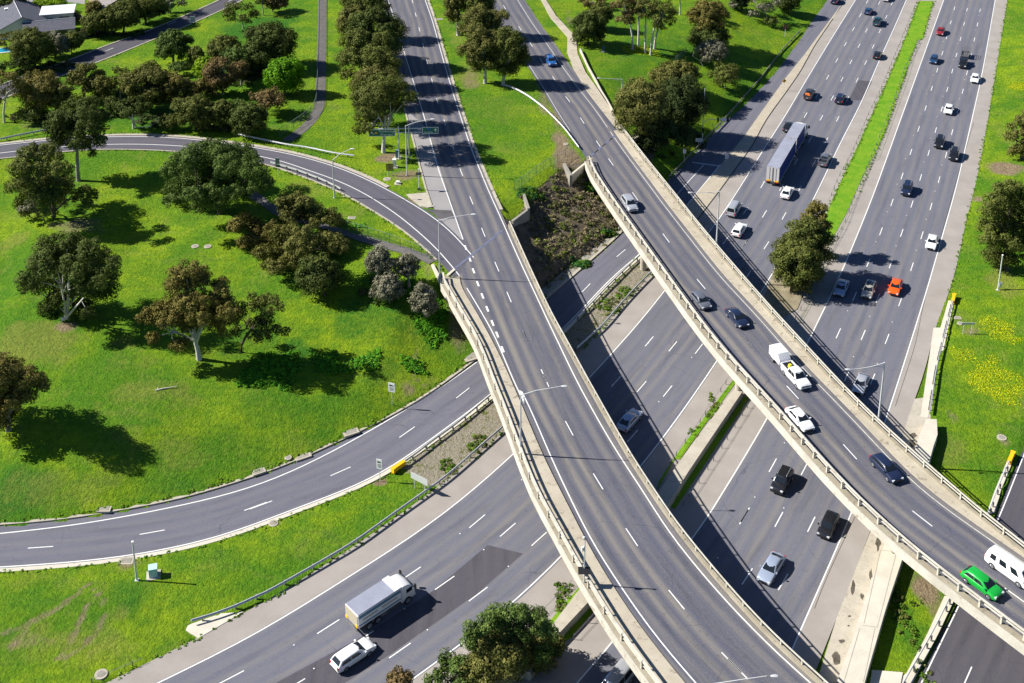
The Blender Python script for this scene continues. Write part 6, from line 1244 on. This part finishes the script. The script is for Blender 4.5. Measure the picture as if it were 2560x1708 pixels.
TREES = '''
A1 640,1475 A1 390,790,870,1270 gum dark g tall dark gum at the loop ramp edge with a bare trunk above a sandy patch
A5 430,480 A5 65,-110,815,480 gum olive d broad olive gum beside a thinner trunk on the left of the lawn
A5 370,505 A5 140,330,330,470 airy grey d thin grey sapling growing in front of the broad olive gum
A5 1790,440 A1 1315,1185,2230,1690 umb green d very wide dark green spreading tree just inside the loop ramp
A5 505,1320 A5 165,600,985,1240 clump dark w large dark rounded tree with a pale leaning trunk on the left lawn
B1 1625,255 A5 1330,835,1710,1090 clump brown w two tiered brown topped tree on the lawn with a pale trunk
A5 1965,1570 A5 1880,1080,2350,1480 airy olive d thin open tree leaning right beside the two tiered tree
A6 420,640 A6 170,305,700,580 clump khaki d upper brown clumped tree of the lawn group below the loop ramp
A5 2180,700 A5 1860,475,2330,760 clump brown d left brown tree of the lawn group below the loop ramp
A6 330,900 A6 -60,540,560,930 clump khaki d lower large brown clumped tree of the lawn group
A6 640,760 A6 430,600,750,830 clump khaki d right hand brown clumped tree of the lawn group
A6 560,1100 A6 320,790,720,1110 round dark d small dark domed tree at the front of the lawn group
A6 1000,1060 A6 885,725,1140,930 clump grey g round grey green tree nearest the brown lawn group
A6 1250,1050 A6 1120,770,1330,970 clump grey g small round grey tree next to the footpath fence
A6 1090,1160 A6 935,940,1200,1160 clump grey g low grey rounded tree between the other grey trees
A6 1400,1290 A6 1260,1005,1490,1290 clump grey g grey bush tree beside the curved overpass wall
B1 70,835 B1 -260,200,385,850 clump brown g brown topped tree cut by the left edge with a big shadow
C2 2050,1480 C2 1690,930,2350,1400 gum green d large bushy green tree at the bottom centre beside the median wall
C3 250,1420 C3 60,1190,450,1540 gum khaki d khaki part of the bottom tree group nearest the overpass railing
C2 1900,1600 C2 1690,1150,2250,1560 gum khaki d yellowish tree in front of the large bottom tree
C2 1640,1640 C2 1390,1380,1880,1640 gum green d low green tree at the bottom edge left of the large one
C2 1150,1700 C2 1025,1488,1290,1660 gum rust d small rust coloured tree top at the bottom edge
A8 690,800 A8 545,325,770,720 clump brown d rear brown tipped tree on the median near the overpass
A8 640,980 A8 360,490,800,960 clump olive d middle broad tree on the median near the overpass
A8 450,1085 A8 295,680,700,1070 clump olive d front dark tree on the median beside the overpass shadow
A8 2210,905 A8 2005,190,2430,890 clump olive d big dense tree on the right verge behind the grey pole
A4 2330,1300 A4 2220,890,2480,1300 gum khaki d khaki tree at the right edge above the bare soil
A2 1040,1245 A2 790,640,1320,1100 gum olive w nearest tall roadside gum by the sign gantry
A2 960,1030 A2 730,555,1190,860 gum khaki g second roadside gum up from the gantry
A2 930,860 A2 705,400,1170,720 gum olive g third roadside gum up from the gantry
A2 910,720 A2 700,255,1150,560 gum olive g fourth roadside gum up from the gantry
A2 960,560 A2 760,100,1225,440 gum dark g fifth roadside gum, dark and leaning over the lane
A2 850,480 A2 675,70,960,330 gum khaki g sixth roadside gum up from the gantry, on the grass side
A2 920,330 A2 710,-60,1090,220 gum olive g roadside gum at the top edge of the row
A2 1870,680 A2 1690,210,2040,630 gum khaki w front left gum of the strip between the local roads
A2 2015,695 A2 1890,235,2240,640 gum olive w front right gum of the strip between the local roads
A2 1980,480 A2 1820,90,2080,380 gum khaki w right middle gum of the strip between the local roads
A2 1790,480 A2 1640,60,1950,350 gum khaki w left middle gum of the strip between the local roads
A2 1830,300 A2 1690,-110,1970,180 gum olive w rear right gum of the strip between the local roads
A2 1650,290 A2 1530,-80,1760,190 gum khaki w rear left gum of the strip between the local roads
A3 620,365 A3 480,110,760,370 clump dark d dark bushy tree right beside the concrete path
A3 700,240 A3 610,35,830,230 round olive d dark olive tree behind the bushy path tree
A3 985,405 A3 800,-40,1030,230 airy rust w leftmost of the slender white trunked gums
A3 1030,375 A3 930,-70,1120,130 airy khaki w second of the slender white trunked gums
A3 1085,430 A3 980,-20,1190,170 airy khaki w third and tallest of the slender white trunked gums
A3 1130,450 A3 1100,-10,1330,240 airy olive w rightmost front gum of the slender white trunked group
A3 1160,400 A3 1150,60,1300,290 airy khaki w leaning gum at the right of the slender white trunked group
A3 660,60 A3 530,-60,780,80 gum rust g rusty tree at the top edge beyond the concrete path
A3 1370,120 A3 1250,-160,1480,30 airy olive w thin white trunked gum at the top edge in the middle
A3 1570,370 A3 1440,15,1760,260 clump brown d tall brown topped tree in the clearing left of the on-ramp
A3 1600,420 A3 1430,210,1790,420 round dark d dark tree under the tall brown topped tree
A3 1530,530 A3 1500,330,1760,520 round grey g grey green tree with bare leaning branches in the clearing
A3 1740,715 A3 1590,530,1900,710 shrub olive g rounded shrub on the slope above the on-ramp
A3 1330,760 A3 1120,515,1560,740 round khaki d flat topped khaki tree at the back of the big olive group
A3 1070,1150 A3 840,660,1280,1120 round khaki d bushy golden olive tree beside the long overpass abutment
A3 1400,1080 A3 1180,640,1600,1080 round deep d dark dense tree right of the golden olive tree
A3 1250,1280 A3 1000,1000,1480,1270 shrub deep none dark undergrowth below the big olive trees
A3 2080,140 A3 1790,-60,2180,120 airy grey g grey twiggy tree at the top right of the clearing
A3 2260,110 A3 2150,-80,2350,120 round dark d dark tree at the top beside the on-ramp
A3 2110,215 A3 2040,140,2180,220 shrub dark none small dark bush below the grey twiggy tree
A3 1880,90 A3 1780,-60,1930,90 round deep d dark tree left of the grey twiggy tree at the top
A1 1415,515 A1 1275,250,1555,500 umb green d neat umbrella shaped tree standing alone on the upper lawn
A1 1985,235 A1 1850,10,2090,210 airy olive g slim olive tree near the side road at the top
A1 2150,125 A1 2070,-80,2190,60 airy dark g small tree at the top edge of the park, left one
A1 2220,100 A1 2180,-50,2350,90 gum rust g rusty tree at the top edge of the park
A1 1600,545 A1 1535,380,1670,540 round olive d small rounded olive tree right of the umbrella tree
A1 1830,560 A1 1700,300,1970,500 round olive d rounded olive tree in the upper park group
A1 1930,620 A1 1800,395,2060,600 round green d green rounded tree in front of the upper park group
A1 2240,560 A1 2010,205,2420,500 round dark d biggest dark rounded tree in the upper park
A1 2130,590 A1 1985,335,2260,590 round dark d dark tree in front of the biggest rounded tree
A2 235,775 A2 65,475,400,770 round bright d bright green round tree beside the park path
A1 1820,770 A1 1685,480,1930,760 gum rust w rust coloured tree with pale branches in the park
A1 1970,700 A1 1880,505,2030,650 clump rust g small rust crown behind the rust coloured tree
A1 1660,640 A1 1580,480,1780,640 round lime d yellow green rounded tree in the park centre
A1 1470,610 A1 1390,500,1550,600 shrub green none low green shrub between the park trees
A1 690,800 A1 550,525,820,720 gum khaki d khaki gum beside the side road kerb
A1 800,830 A1 700,620,930,810 gum khaki d khaki gum behind the tall dark gum
A1 35,1000 A1 -60,570,190,880 airy brown w pale trunked brown gum at the left edge of the park
A1 240,760 A1 130,640,260,740 airy olive w small olive crown beside the pale trunked gum
A1 350,950 A1 180,605,500,900 gum brown d brown gum left of the tall dark gum
A1 480,960 A1 390,670,600,930 gum khaki d khaki gum touching the brown gum on the left
A1 270,1000 A1 160,850,400,1000 shrub dark none dark shrubs under the brown gum
A1 985,830 A1 910,540,1070,760 airy olive g thin open tree with visible limbs in the park
A1 1200,890 A1 1040,540,1380,800 clump khaki d wide khaki tree in the middle of the park belt
A1 1440,900 A1 1340,600,1560,880 clump brown d brown tree right of the wide khaki tree
A1 1230,900 A1 1100,690,1340,890 clump khaki d lower khaki tree in front of the wide one
A1 1090,1050 A1 940,810,1220,950 round dark w dark tree with bleached fallen limbs by the loop ramp
A1 1600,1060 A1 1430,790,1730,1050 clump olive d olive clump by the guardrail end of the loop ramp
A1 1800,1060 A1 1720,815,1920,1040 round olive d rounded olive tree next to the olive clump
A1 2030,1115 A1 1890,840,2170,1110 round dark d dark low tree above the long loop guardrail
A1 1380,1060 A1 1300,930,1470,1060 shrub olive none olive shrub right of the fallen limbs
A1 2180,940 A1 2050,730,2330,920 shrub rust g brownish shrub below the bright green tree
A1 1960,890 A1 1900,810,2010,890 shrub green none small green shrub beside the rounded olive tree
A1 1640,790 A1 1560,660,1720,800 clump brown d brown tree between rust tree and brown tree
A1 900,930 A1 850,790,1000,930 shrub dark none dark shrub behind the tall dark gum on its right
A1 90,135 A1 -40,-60,190,110 gum dark d dark tree in the top left corner above the blue grey roof
A1 150,130 A1 75,45,215,130 shrub grey none brownish grey bush behind the blue grey roof
A1 290,560 A1 95,240,400,540 round olive d big grey olive tree in front of the blue grey house
A1 450,470 A1 350,270,560,480 round grey d grey tree between the house and the side road
A1 580,430 A1 520,265,670,420 round olive d olive tree at the right end of the house garden
A1 60,390 A1 -60,255,120,380 airy brown d brown leaved tree beside the swimming pool
A1 60,610 A1 -60,500,140,600 shrub green none green shrub beside the shaded side road at the left
A1 200,590 A1 110,430,330,590 shrub deep none dark shrub below the big grey olive tree
A1 780,140 A1 700,10,830,160 round brown d brown tree in front of the grey roofed house
A1 780,300 A1 680,95,870,300 clump olive d left dark tree of the belt by the side road
A1 910,290 A1 830,60,1010,270 clump olive d second tree of the belt by the side road
A1 1010,270 A1 900,20,1140,250 round olive d third and roundest tree of the belt by the side road
A1 1190,200 A1 1060,-60,1320,170 clump olive d fourth tree of the belt by the side road
A1 1390,110 A1 1280,-80,1500,80 airy grey g grey trunked tree of the belt by the side road at the top
A1 1300,160 A1 1230,30,1380,170 shrub dark none dark shrub at the end of the side road belt
'''
for line in TREES.strip().splitlines(): tree(line)
# clipped hedge by the houses
x, y, z0 = G('A1', 410, 105); q0 = nat('A1', 300, 0); q1 = nat('A1', 520, 105); w_ = (q1[0]-q0[0])/ppm(q1[1], z0); h_ = Z_at(y, nat('A1', 410, -5)[1])-z0
root = empty('hedge', (x, y, z0), label='clipped bright yellow green hedge beside the white roofed garage', cat='hedge'); rng = np.random.default_rng(5)
cen = np.array([(w_*(i/11-.5)*.9, dy, h_*hz) for i in range(12) for dy in (-.7, .7) for hz in (.3, .68)]); V, Q, C = leaves(rng, cen, np.full(len(cen), h_*.36), .3, np.array(TC['lime']), np.array(TIP['lime']), 1.5); leaf_obj('foliage', V, Q, C, root)
for i in range(5): m = MB(); m.tube([(w_*(i/4-.5)*.85, 0, -.2), (w_*(i/4-.5)*.85, 0, h_*.5)], .07, 5); m.build('stem', M['bark_d'], root)
# bleached fallen limbs by the loop ramp
def snag(pts, label, r=.16, br=()):
    P3 = [Vector(G(*p[:3]))+Vector((0, 0, p[3])) for p in pts]; m = MB(); m.tube(P3, [r*(1-.65*i/(len(P3)-1)) for i in range(len(P3))], 7)
    for a, d_ in br: m.tube([P3[a], P3[a]+Vector(d_)*.5+Vector((0, 0, .1)), P3[a]+Vector(d_)], [r*.5, r*.35, r*.12], 6)
    m.build('dead_branch', M['bark_w'], label=label, cat='branch')
snag([('A1',1110,1040,.0),('A1',1095,1045,1.4),('A1',1060,1050,2.8)], 'bleached forked dead trunk in the shade by the loop ramp', .2, [(2,(-1.5,.3,.3)),(2,(.5,.2,1.0)),(1,(1.8,.3,.5))])
snag([('A1',1130,1050,.3),('A1',1230,1048,.3),('A1',1300,1000,.8)], 'bleached fallen limb lying by the loop ramp', .12, [(1,(-.8,.4,.4))])
snag([('A3',1560,545,.1),('A3',1530,545,1.5),('A3',1470,545,2.6)], 'bare leaning branches below the grey green tree', .13, [(1,(1.5,0,.8)),(2,(.3,.1,1.2)),(1,(2.6,.2,.4))])
# ---- undergrowth: scrub on the embankment, long grass, flowers
def scatter(poly_mask, n, seed):
    rng = np.random.default_rng(seed); ok = np.argwhere(poly_mask > .35); wgt = poly_mask[poly_mask > .35]; wgt = wgt/wgt.sum(); k = rng.choice(len(ok), n, p=wgt); j, i = ok[k].T
    x = _gx[i]+rng.uniform(-.5, .5, n); y = _gy[j]+rng.uniform(-.5, .5, n); return x, y, np.array([th(a, b) for a, b in zip(x, y)]), rng
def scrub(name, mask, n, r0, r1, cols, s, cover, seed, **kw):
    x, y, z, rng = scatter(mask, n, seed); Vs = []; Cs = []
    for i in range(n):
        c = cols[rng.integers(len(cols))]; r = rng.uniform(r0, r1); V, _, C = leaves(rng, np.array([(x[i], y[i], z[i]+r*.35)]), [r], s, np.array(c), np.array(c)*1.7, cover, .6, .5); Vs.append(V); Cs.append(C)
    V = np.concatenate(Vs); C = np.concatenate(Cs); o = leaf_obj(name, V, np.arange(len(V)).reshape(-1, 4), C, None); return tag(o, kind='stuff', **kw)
vis = inside(np.vstack([W('A7:60,330 215,235 330,130 430,60 600,60', 6), W('A7:700,260 900,530 440,900 250,1050 130,600', 1)]), GX, GY)*1.0
scrub('embankment_scrub', vis, 760, .14, .55, [(.105,.105,.035), (.080,.100,.026), (.200,.165,.090), (.170,.135,.085), (.10,.14,.02), (.22,.19,.11)], .22, .55, 11)
top_ = blob_mask([('A7', 150, 290, 100, 40, .8), ('A7', 640, 240, 40, 30, .8), ('A7', 780, 600, 90, 25, .8), ('A7', 560, 860, 90, 25, .8)])
scrub('green_bush_growth', top_, 120, .35, .8, [(.025,.085,.022), (.07,.13,.012), (.035,.10,.02)], .26, 1.0, 12)
scrub('lush_undergrowth', blob_mask([('B2',150,350,260,170,1),('B2',800,250,420,130,.7),('A6',1450,1330,160,150,.8),('B2',1300,330,200,90,.5),('A6',1250,1060,200,60,.8),('A3',1250,420,420,180,.35),('A6',830,545,90,22,.9)]), 2600, .12, .38, [(.050,.190,.016), (.070,.220,.012), (.095,.240,.012)], .2, .55, 13)
scrub('wild_flowers', np.clip(blob_mask(FLOW)+.15*(vnoise(60, 9) > .3), 0, 1)*blob_mask([('B4',2050,350,420,420,1),('A8',2200,1400,260,180,1),('A4',2300,690,130,90,1),('A3',1080,420,160,60,1),('C4',1330,1080,100,260,.5)]), 5200, .04, .10, [(.50,.50,.012), (.42,.45,.01), (.26,.38,.02)], .10, .65, 14)
scrub('median_weeds', blob_mask([('B3',1640,640,60,110,1),('B3',1480,860,50,60,1),('B3',1400,1000,40,60,1),('C3',420,870,60,90,1),('A7',950,1080,120,60,.5),('A7',800,1200,90,60,.5),('B2',1560,1130,80,60,.7),('B2',1840,920,50,30,.7),('B2',1760,985,50,30,.7),('C4',1360,1000,60,360,.8),('C4',1480,900,60,60,.6)]), 420, .15, .42, [(.060,.120,.012), (.085,.150,.015), (.10,.11,.03)], .2, .8, 15)

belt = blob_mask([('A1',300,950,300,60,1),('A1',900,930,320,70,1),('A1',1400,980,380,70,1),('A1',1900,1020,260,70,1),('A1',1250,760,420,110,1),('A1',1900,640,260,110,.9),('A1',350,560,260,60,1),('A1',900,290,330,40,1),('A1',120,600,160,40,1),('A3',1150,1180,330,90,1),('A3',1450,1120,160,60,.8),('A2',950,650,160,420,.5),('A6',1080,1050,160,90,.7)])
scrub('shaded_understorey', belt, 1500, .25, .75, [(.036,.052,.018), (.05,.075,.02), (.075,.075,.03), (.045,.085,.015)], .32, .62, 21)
def edge_tufts(lines, n, cols, seed):
    rng = np.random.default_rng(seed); Vs = []; Cs = []
    for ln_, off, z in lines:
        q = ln_.off(off) if isinstance(ln_, Line) else ln_
        for k in rng.integers(0, len(q)-1, n):
            f_ = rng.random(); p = q[k]*(1-f_)+q[k+1]*f_+rng.normal(size=2)*.22; zz = max(z, th(*p)); r = rng.uniform(.10, .24); c = np.array(cols[rng.integers(len(cols))]); V, _, C = leaves(rng, np.array([(p[0], p[1], zz+r*.2)]), [r], .15, c, c*1.4, .7, .55, .5); Vs.append(V); Cs.append(C)
    V = np.concatenate(Vs); tag(leaf_obj('verge_tufts', V, np.arange(len(V)).reshape(-1, 4), np.concatenate(Cs), None), kind='stuff')
k0_ = L_C.cut(KC0, len(L_C.p))
edge_tufts([(k0_, cl_off[KC0:]+.5, 0), (L_C.cut(KC1, len(L_C.p)), -1.05, 0), (L_LP, ld+.45, UP-.05), (L_LP.cut(0, len(L_LP.p)-18), lu[:-18]-.95, UP-.05), (L_F2S[:int(np.argmin(((L_F2S-un(*nat('A8', 1730, 1130)))**2).sum(1)))], 0, .02), (L_F1S[60:], 0, .02), (Line(W('A4:1490,10 1420,210 1330,440 1200,740 1100,960 960,1260 820,1560 A8:740,430'), 2, 2), 0, .05), (Line(W('A4:1610,10 1525,320 1480,330 1400,560 1300,830 1200,1120 1100,1340 1000,1560'), 2, 2), 0, .05), (L_R1.cut(0, j1-6), -1.1, UP), (L_SD, -.4, UP)], 330, [(.075,.20,.010), (.13,.27,.012), (.17,.26,.04), (.10,.17,.02)], 31)
# ================================================================ houses behind the side road
M['tile'] = mottled('blue_grey_tiles', (.085,.088,.115), (.125,.128,.155), 1.5, 9, .8, .4); M['tile_d'] = mottled('brown_grey_tiles', (.20,.18,.17), (.28,.26,.245), 1.5, 9, .85, .4); M['wallw'] = mottled('white_wall', (.62,.62,.61), (.70,.70,.69), .8, 6, .8, .1); M['brick'] = mottled('tan_brick', (.27,.19,.13), (.34,.25,.18), 1.0, 9, .9, .2); M['tin'] = mottled('white_tin_roof', (.66,.66,.68), (.74,.74,.76), .6, 6, .5, .1); M['wood'] = mottled('grey_paling', (.16,.14,.12), (.24,.215,.185), 1.2, 7, .9, .3)
def gable(root, cx_, cy_, L_, W_, hw, hr, rz, roof, wall, name='roof', ov=.5):
    """walls and a pitched roof with the ridge along the local x axis"""
    c, s = math.cos(rz), math.sin(rz); T = lambda x, y, z: (cx_+x*c-y*s, cy_+x*s+y*c, z)
    m = MB(); l, w_ = L_/2, W_/2; m.add([T(*p) for p in ((-l,-w_,-.3),(l,-w_,-.3),(l,w_,-.3),(-l,w_,-.3),(-l,-w_,hw),(l,-w_,hw),(l,w_,hw),(-l,w_,hw),(-l,0,hr-.1),(l,0,hr-.1))], [(0,1,5,4),(2,3,7,6),(1,2,6,9,5),(3,0,4,8,7)]); m.build('wall', M[wall], root)
    m = MB(); l += ov; k = (hr-hw)/w_; e = w_+ov; ze = hr-k*e; th_ = .16
    m.add([T(*p) for p in ((-l,-e,ze),(l,-e,ze),(l,0,hr),(-l,0,hr),(l,e,ze),(-l,e,ze),(-l,-e,ze-th_),(l,-e,ze-th_),(l,0,hr-th_),(-l,0,hr-th_),(l,e,ze-th_),(-l,e,ze-th_))], [(0,1,2,3),(3,2,4,5),(7,6,9,8),(8,9,11,10),(0,6,7,1),(5,4,10,11),(0,3,9,6),(3,5,11,9),(1,7,8,2),(2,8,10,4)]); r = m.build(name, M[roof], root)
    m = MB(); m.tube([T(-l,0,hr+.03), T(l,0,hr+.03)], .09, 6); m.build('ridge_cap', M['steel'] if roof != 'tile_d' else M['conc'], r); return T, r
def house(c, x, y, label, name='house'):
    q = G(c, x, y); return empty(name, tuple(q), label=label, cat='house')
r = house('A1', 190, 235, 'blue grey tiled house with crossing gable roofs at the left edge')
yaw = R(-62); T, rf = gable(r, -1.5, 1.5, 15.5, 10.5, 2.7, 5.0, yaw, 'tile', 'wallw'); T2, _ = gable(r, 8.0, -4.0, 11.0, 7.0, 2.5, 3.7, R(17), 'tile', 'wallw')
m = MB(); p = T(-2.5, -2.2, 4.15); m.box(p, (.9, .9, .35), yaw); m.build('roof_vent', M['white'], rf)
m = MB(); m.box(T2(3, -4.03, 1.5), (2.0, .08, 1.3), R(17)); m.box(T2(-1, -4.03, 1.5), (1.6, .08, 1.3), R(17)); m.build('window', M['glass'], r)
m = MB(); m.box(T(3.5, -5.28, 1.5), (2.0, .08, 1.2), yaw); m.build('window', M['glass'], r)
q = G('A1', 470, 195); r = empty('garage', tuple(q), label='white garage with a flat white metal roof and dark window', cat='garage'); yaw = R(14); w_ = 230/K/ppm(55)
m = MB(); m.box((-.3, 2.0, 1.35), (w_, 6.0, 3.0), yaw); m.build('wall', M['wallw'], r); m = MB(); m.box((-.3, 2.0, 2.96), (w_+.7, 6.8, .18), yaw); m.build('roof', M['tin'], r)
cy_, sy_ = math.cos(yaw), math.sin(yaw); m = MB(); m.box((-.3+1.6*cy_+3.03*sy_, 2.0+1.6*sy_-3.03*cy_, 1.5), (2.4, .08, 1.2), yaw); m.build('window', M['glass'], r); m = MB(); m.box((-.3-1.5*cy_+3.03*sy_, 2.0-1.5*sy_-3.03*cy_, 1.0), (1.0, .08, 2.1), yaw); m.build('door', M['blue_grey'], r)
r = house('A1', 880, 110, 'grey brown tiled house behind the tree belt at the top'); T, rf = gable(r, 0, 6.5, 16, 10, 2.6, 4.8, R(-58), 'tile_d', 'brick'); gable(r, 6.5, 5.0, 8, 7, 2.6, 4.2, R(30), 'tile_d', 'brick'); m = MB(); m.box(T(2, -5.03, 1.4), (2.2, .08, 1.2), R(-58)); m.build('window', M['glass'], r)
pq = W('A1:-60,400 110,383 115,425 -60,445', UP); m = MB(); m.prism([tuple(q) for q in pq], UP-.3, UP+.10); root = m.build('pool_coping', M['conc_w'], None); root.name = 'swimming_pool'; tag(root, 'blue swimming pool with pale coping beside the brown leaved tree', 'pool')
cpt = pq.mean(0); M['water'] = plain('pool_water', (.02, .28, .42), .08, 0, .5); m = MB(); m.prism([tuple(cpt+(q-cpt)*np.array([.9, .72])) for q in pq], UP+.09, UP+.115); m.build('water', M['water'], root)
sheet('court_paving', W('A1:150,-60 320,-60 310,70 215,100 160,70', UP), UP+.05, M['shoulder_g'], kind='structure'); sheet('driveway', W('A1:215,90 310,75 345,190 300,200', UP), UP+.06, M['conc'], kind='structure'); sheet('street_paving', W('A1:560,-60 700,-60 690,35 520,15', UP), UP+.05, M['shoulder_g'], kind='structure')
def paling(s, label):
    p = np.array([G(*a)[:2] for a in s]); ln = Line(p, 2.0, 1); zz = np.array([th(*q) for q in ln.p]); root = empty('paling_fence', (0, 0, 0), label=label, cat='fence'); loft(ln, [(-.03, zz-.1), (-.03, zz+1.8), (.03, zz+1.8), (.03, zz-.1)]).build('panel', M['wood'], root); me = post_mesh(.12, .12, 1.85, 'wood')
    for q, z in zip(ln.p[::2], zz[::2]): put(me, 'post', root, (q[0], q[1], z))
paling([('A1',600,150),('A1',690,185),('A1',700,230)], 'grey paling fence between the garage and the grey brown house')
paling([('A1',640,320),('A1',760,300),('A1',880,250)], 'dark paling fence under the belt of trees by the side road')
# ================================================================ light and camera
w = bpy.data.worlds.new('World'); SC.world = w; w.use_nodes = True; nt = w.node_tree; nt.nodes.clear()
sky = nt.nodes.new('ShaderNodeTexSky'); sky.sky_type = 'NISHITA'; sky.sun_disc = False
SUN_EL, SUN_AZ = R(38.7), R(275)                 # azimuth clockwise from +Y
sky.sun_elevation = SUN_EL; sky.sun_rotation = SUN_AZ; sky.air_density = 1.0; sky.dust_density = .4; sky.ozone_density = 9.0; sky.altitude = 100
bg = nt.nodes.new('ShaderNodeBackground'); bg.inputs[1].default_value = .05
ow = nt.nodes.new('ShaderNodeOutputWorld'); nt.links.new(sky.outputs[0], bg.inputs[0]); nt.links.new(bg.outputs[0], ow.inputs[0])
sl = bpy.data.lights.new('sun', 'SUN'); sl.energy = 5.0; sl.angle = R(.5); sl.color = (1.0, .955, .87)
so_ = bpy.data.objects.new('sun', sl); COL.objects.link(so_)
d = Vector((math.sin(SUN_AZ)*math.cos(SUN_EL), math.cos(SUN_AZ)*math.cos(SUN_EL), math.sin(SUN_EL)))
so_.rotation_euler = d.to_track_quat('Z', 'Y').to_euler(); so_.location = d*300
cd = bpy.data.cameras.new('camera'); cam = bpy.data.objects.new('camera', cd); COL.objects.link(cam)
cam.location = (0, 0, CH); cam.rotation_euler = (math.pi/2-PIT, 0, 0)
cd.sensor_fit = 'HORIZONTAL'; cd.sensor_width = 36; cd.lens = F/2560*36
cd.shift_x = 0; cd.shift_y = -(854-CY)/2560; cd.clip_end = 6000; cd.clip_start = 1
SC.camera = cam
SC.view_settings.view_transform = 'Standard'; SC.view_settings.look = 'None'; SC.view_settings.exposure = .86; SC.view_settings.gamma = 1
SC.render.film_transparent = False
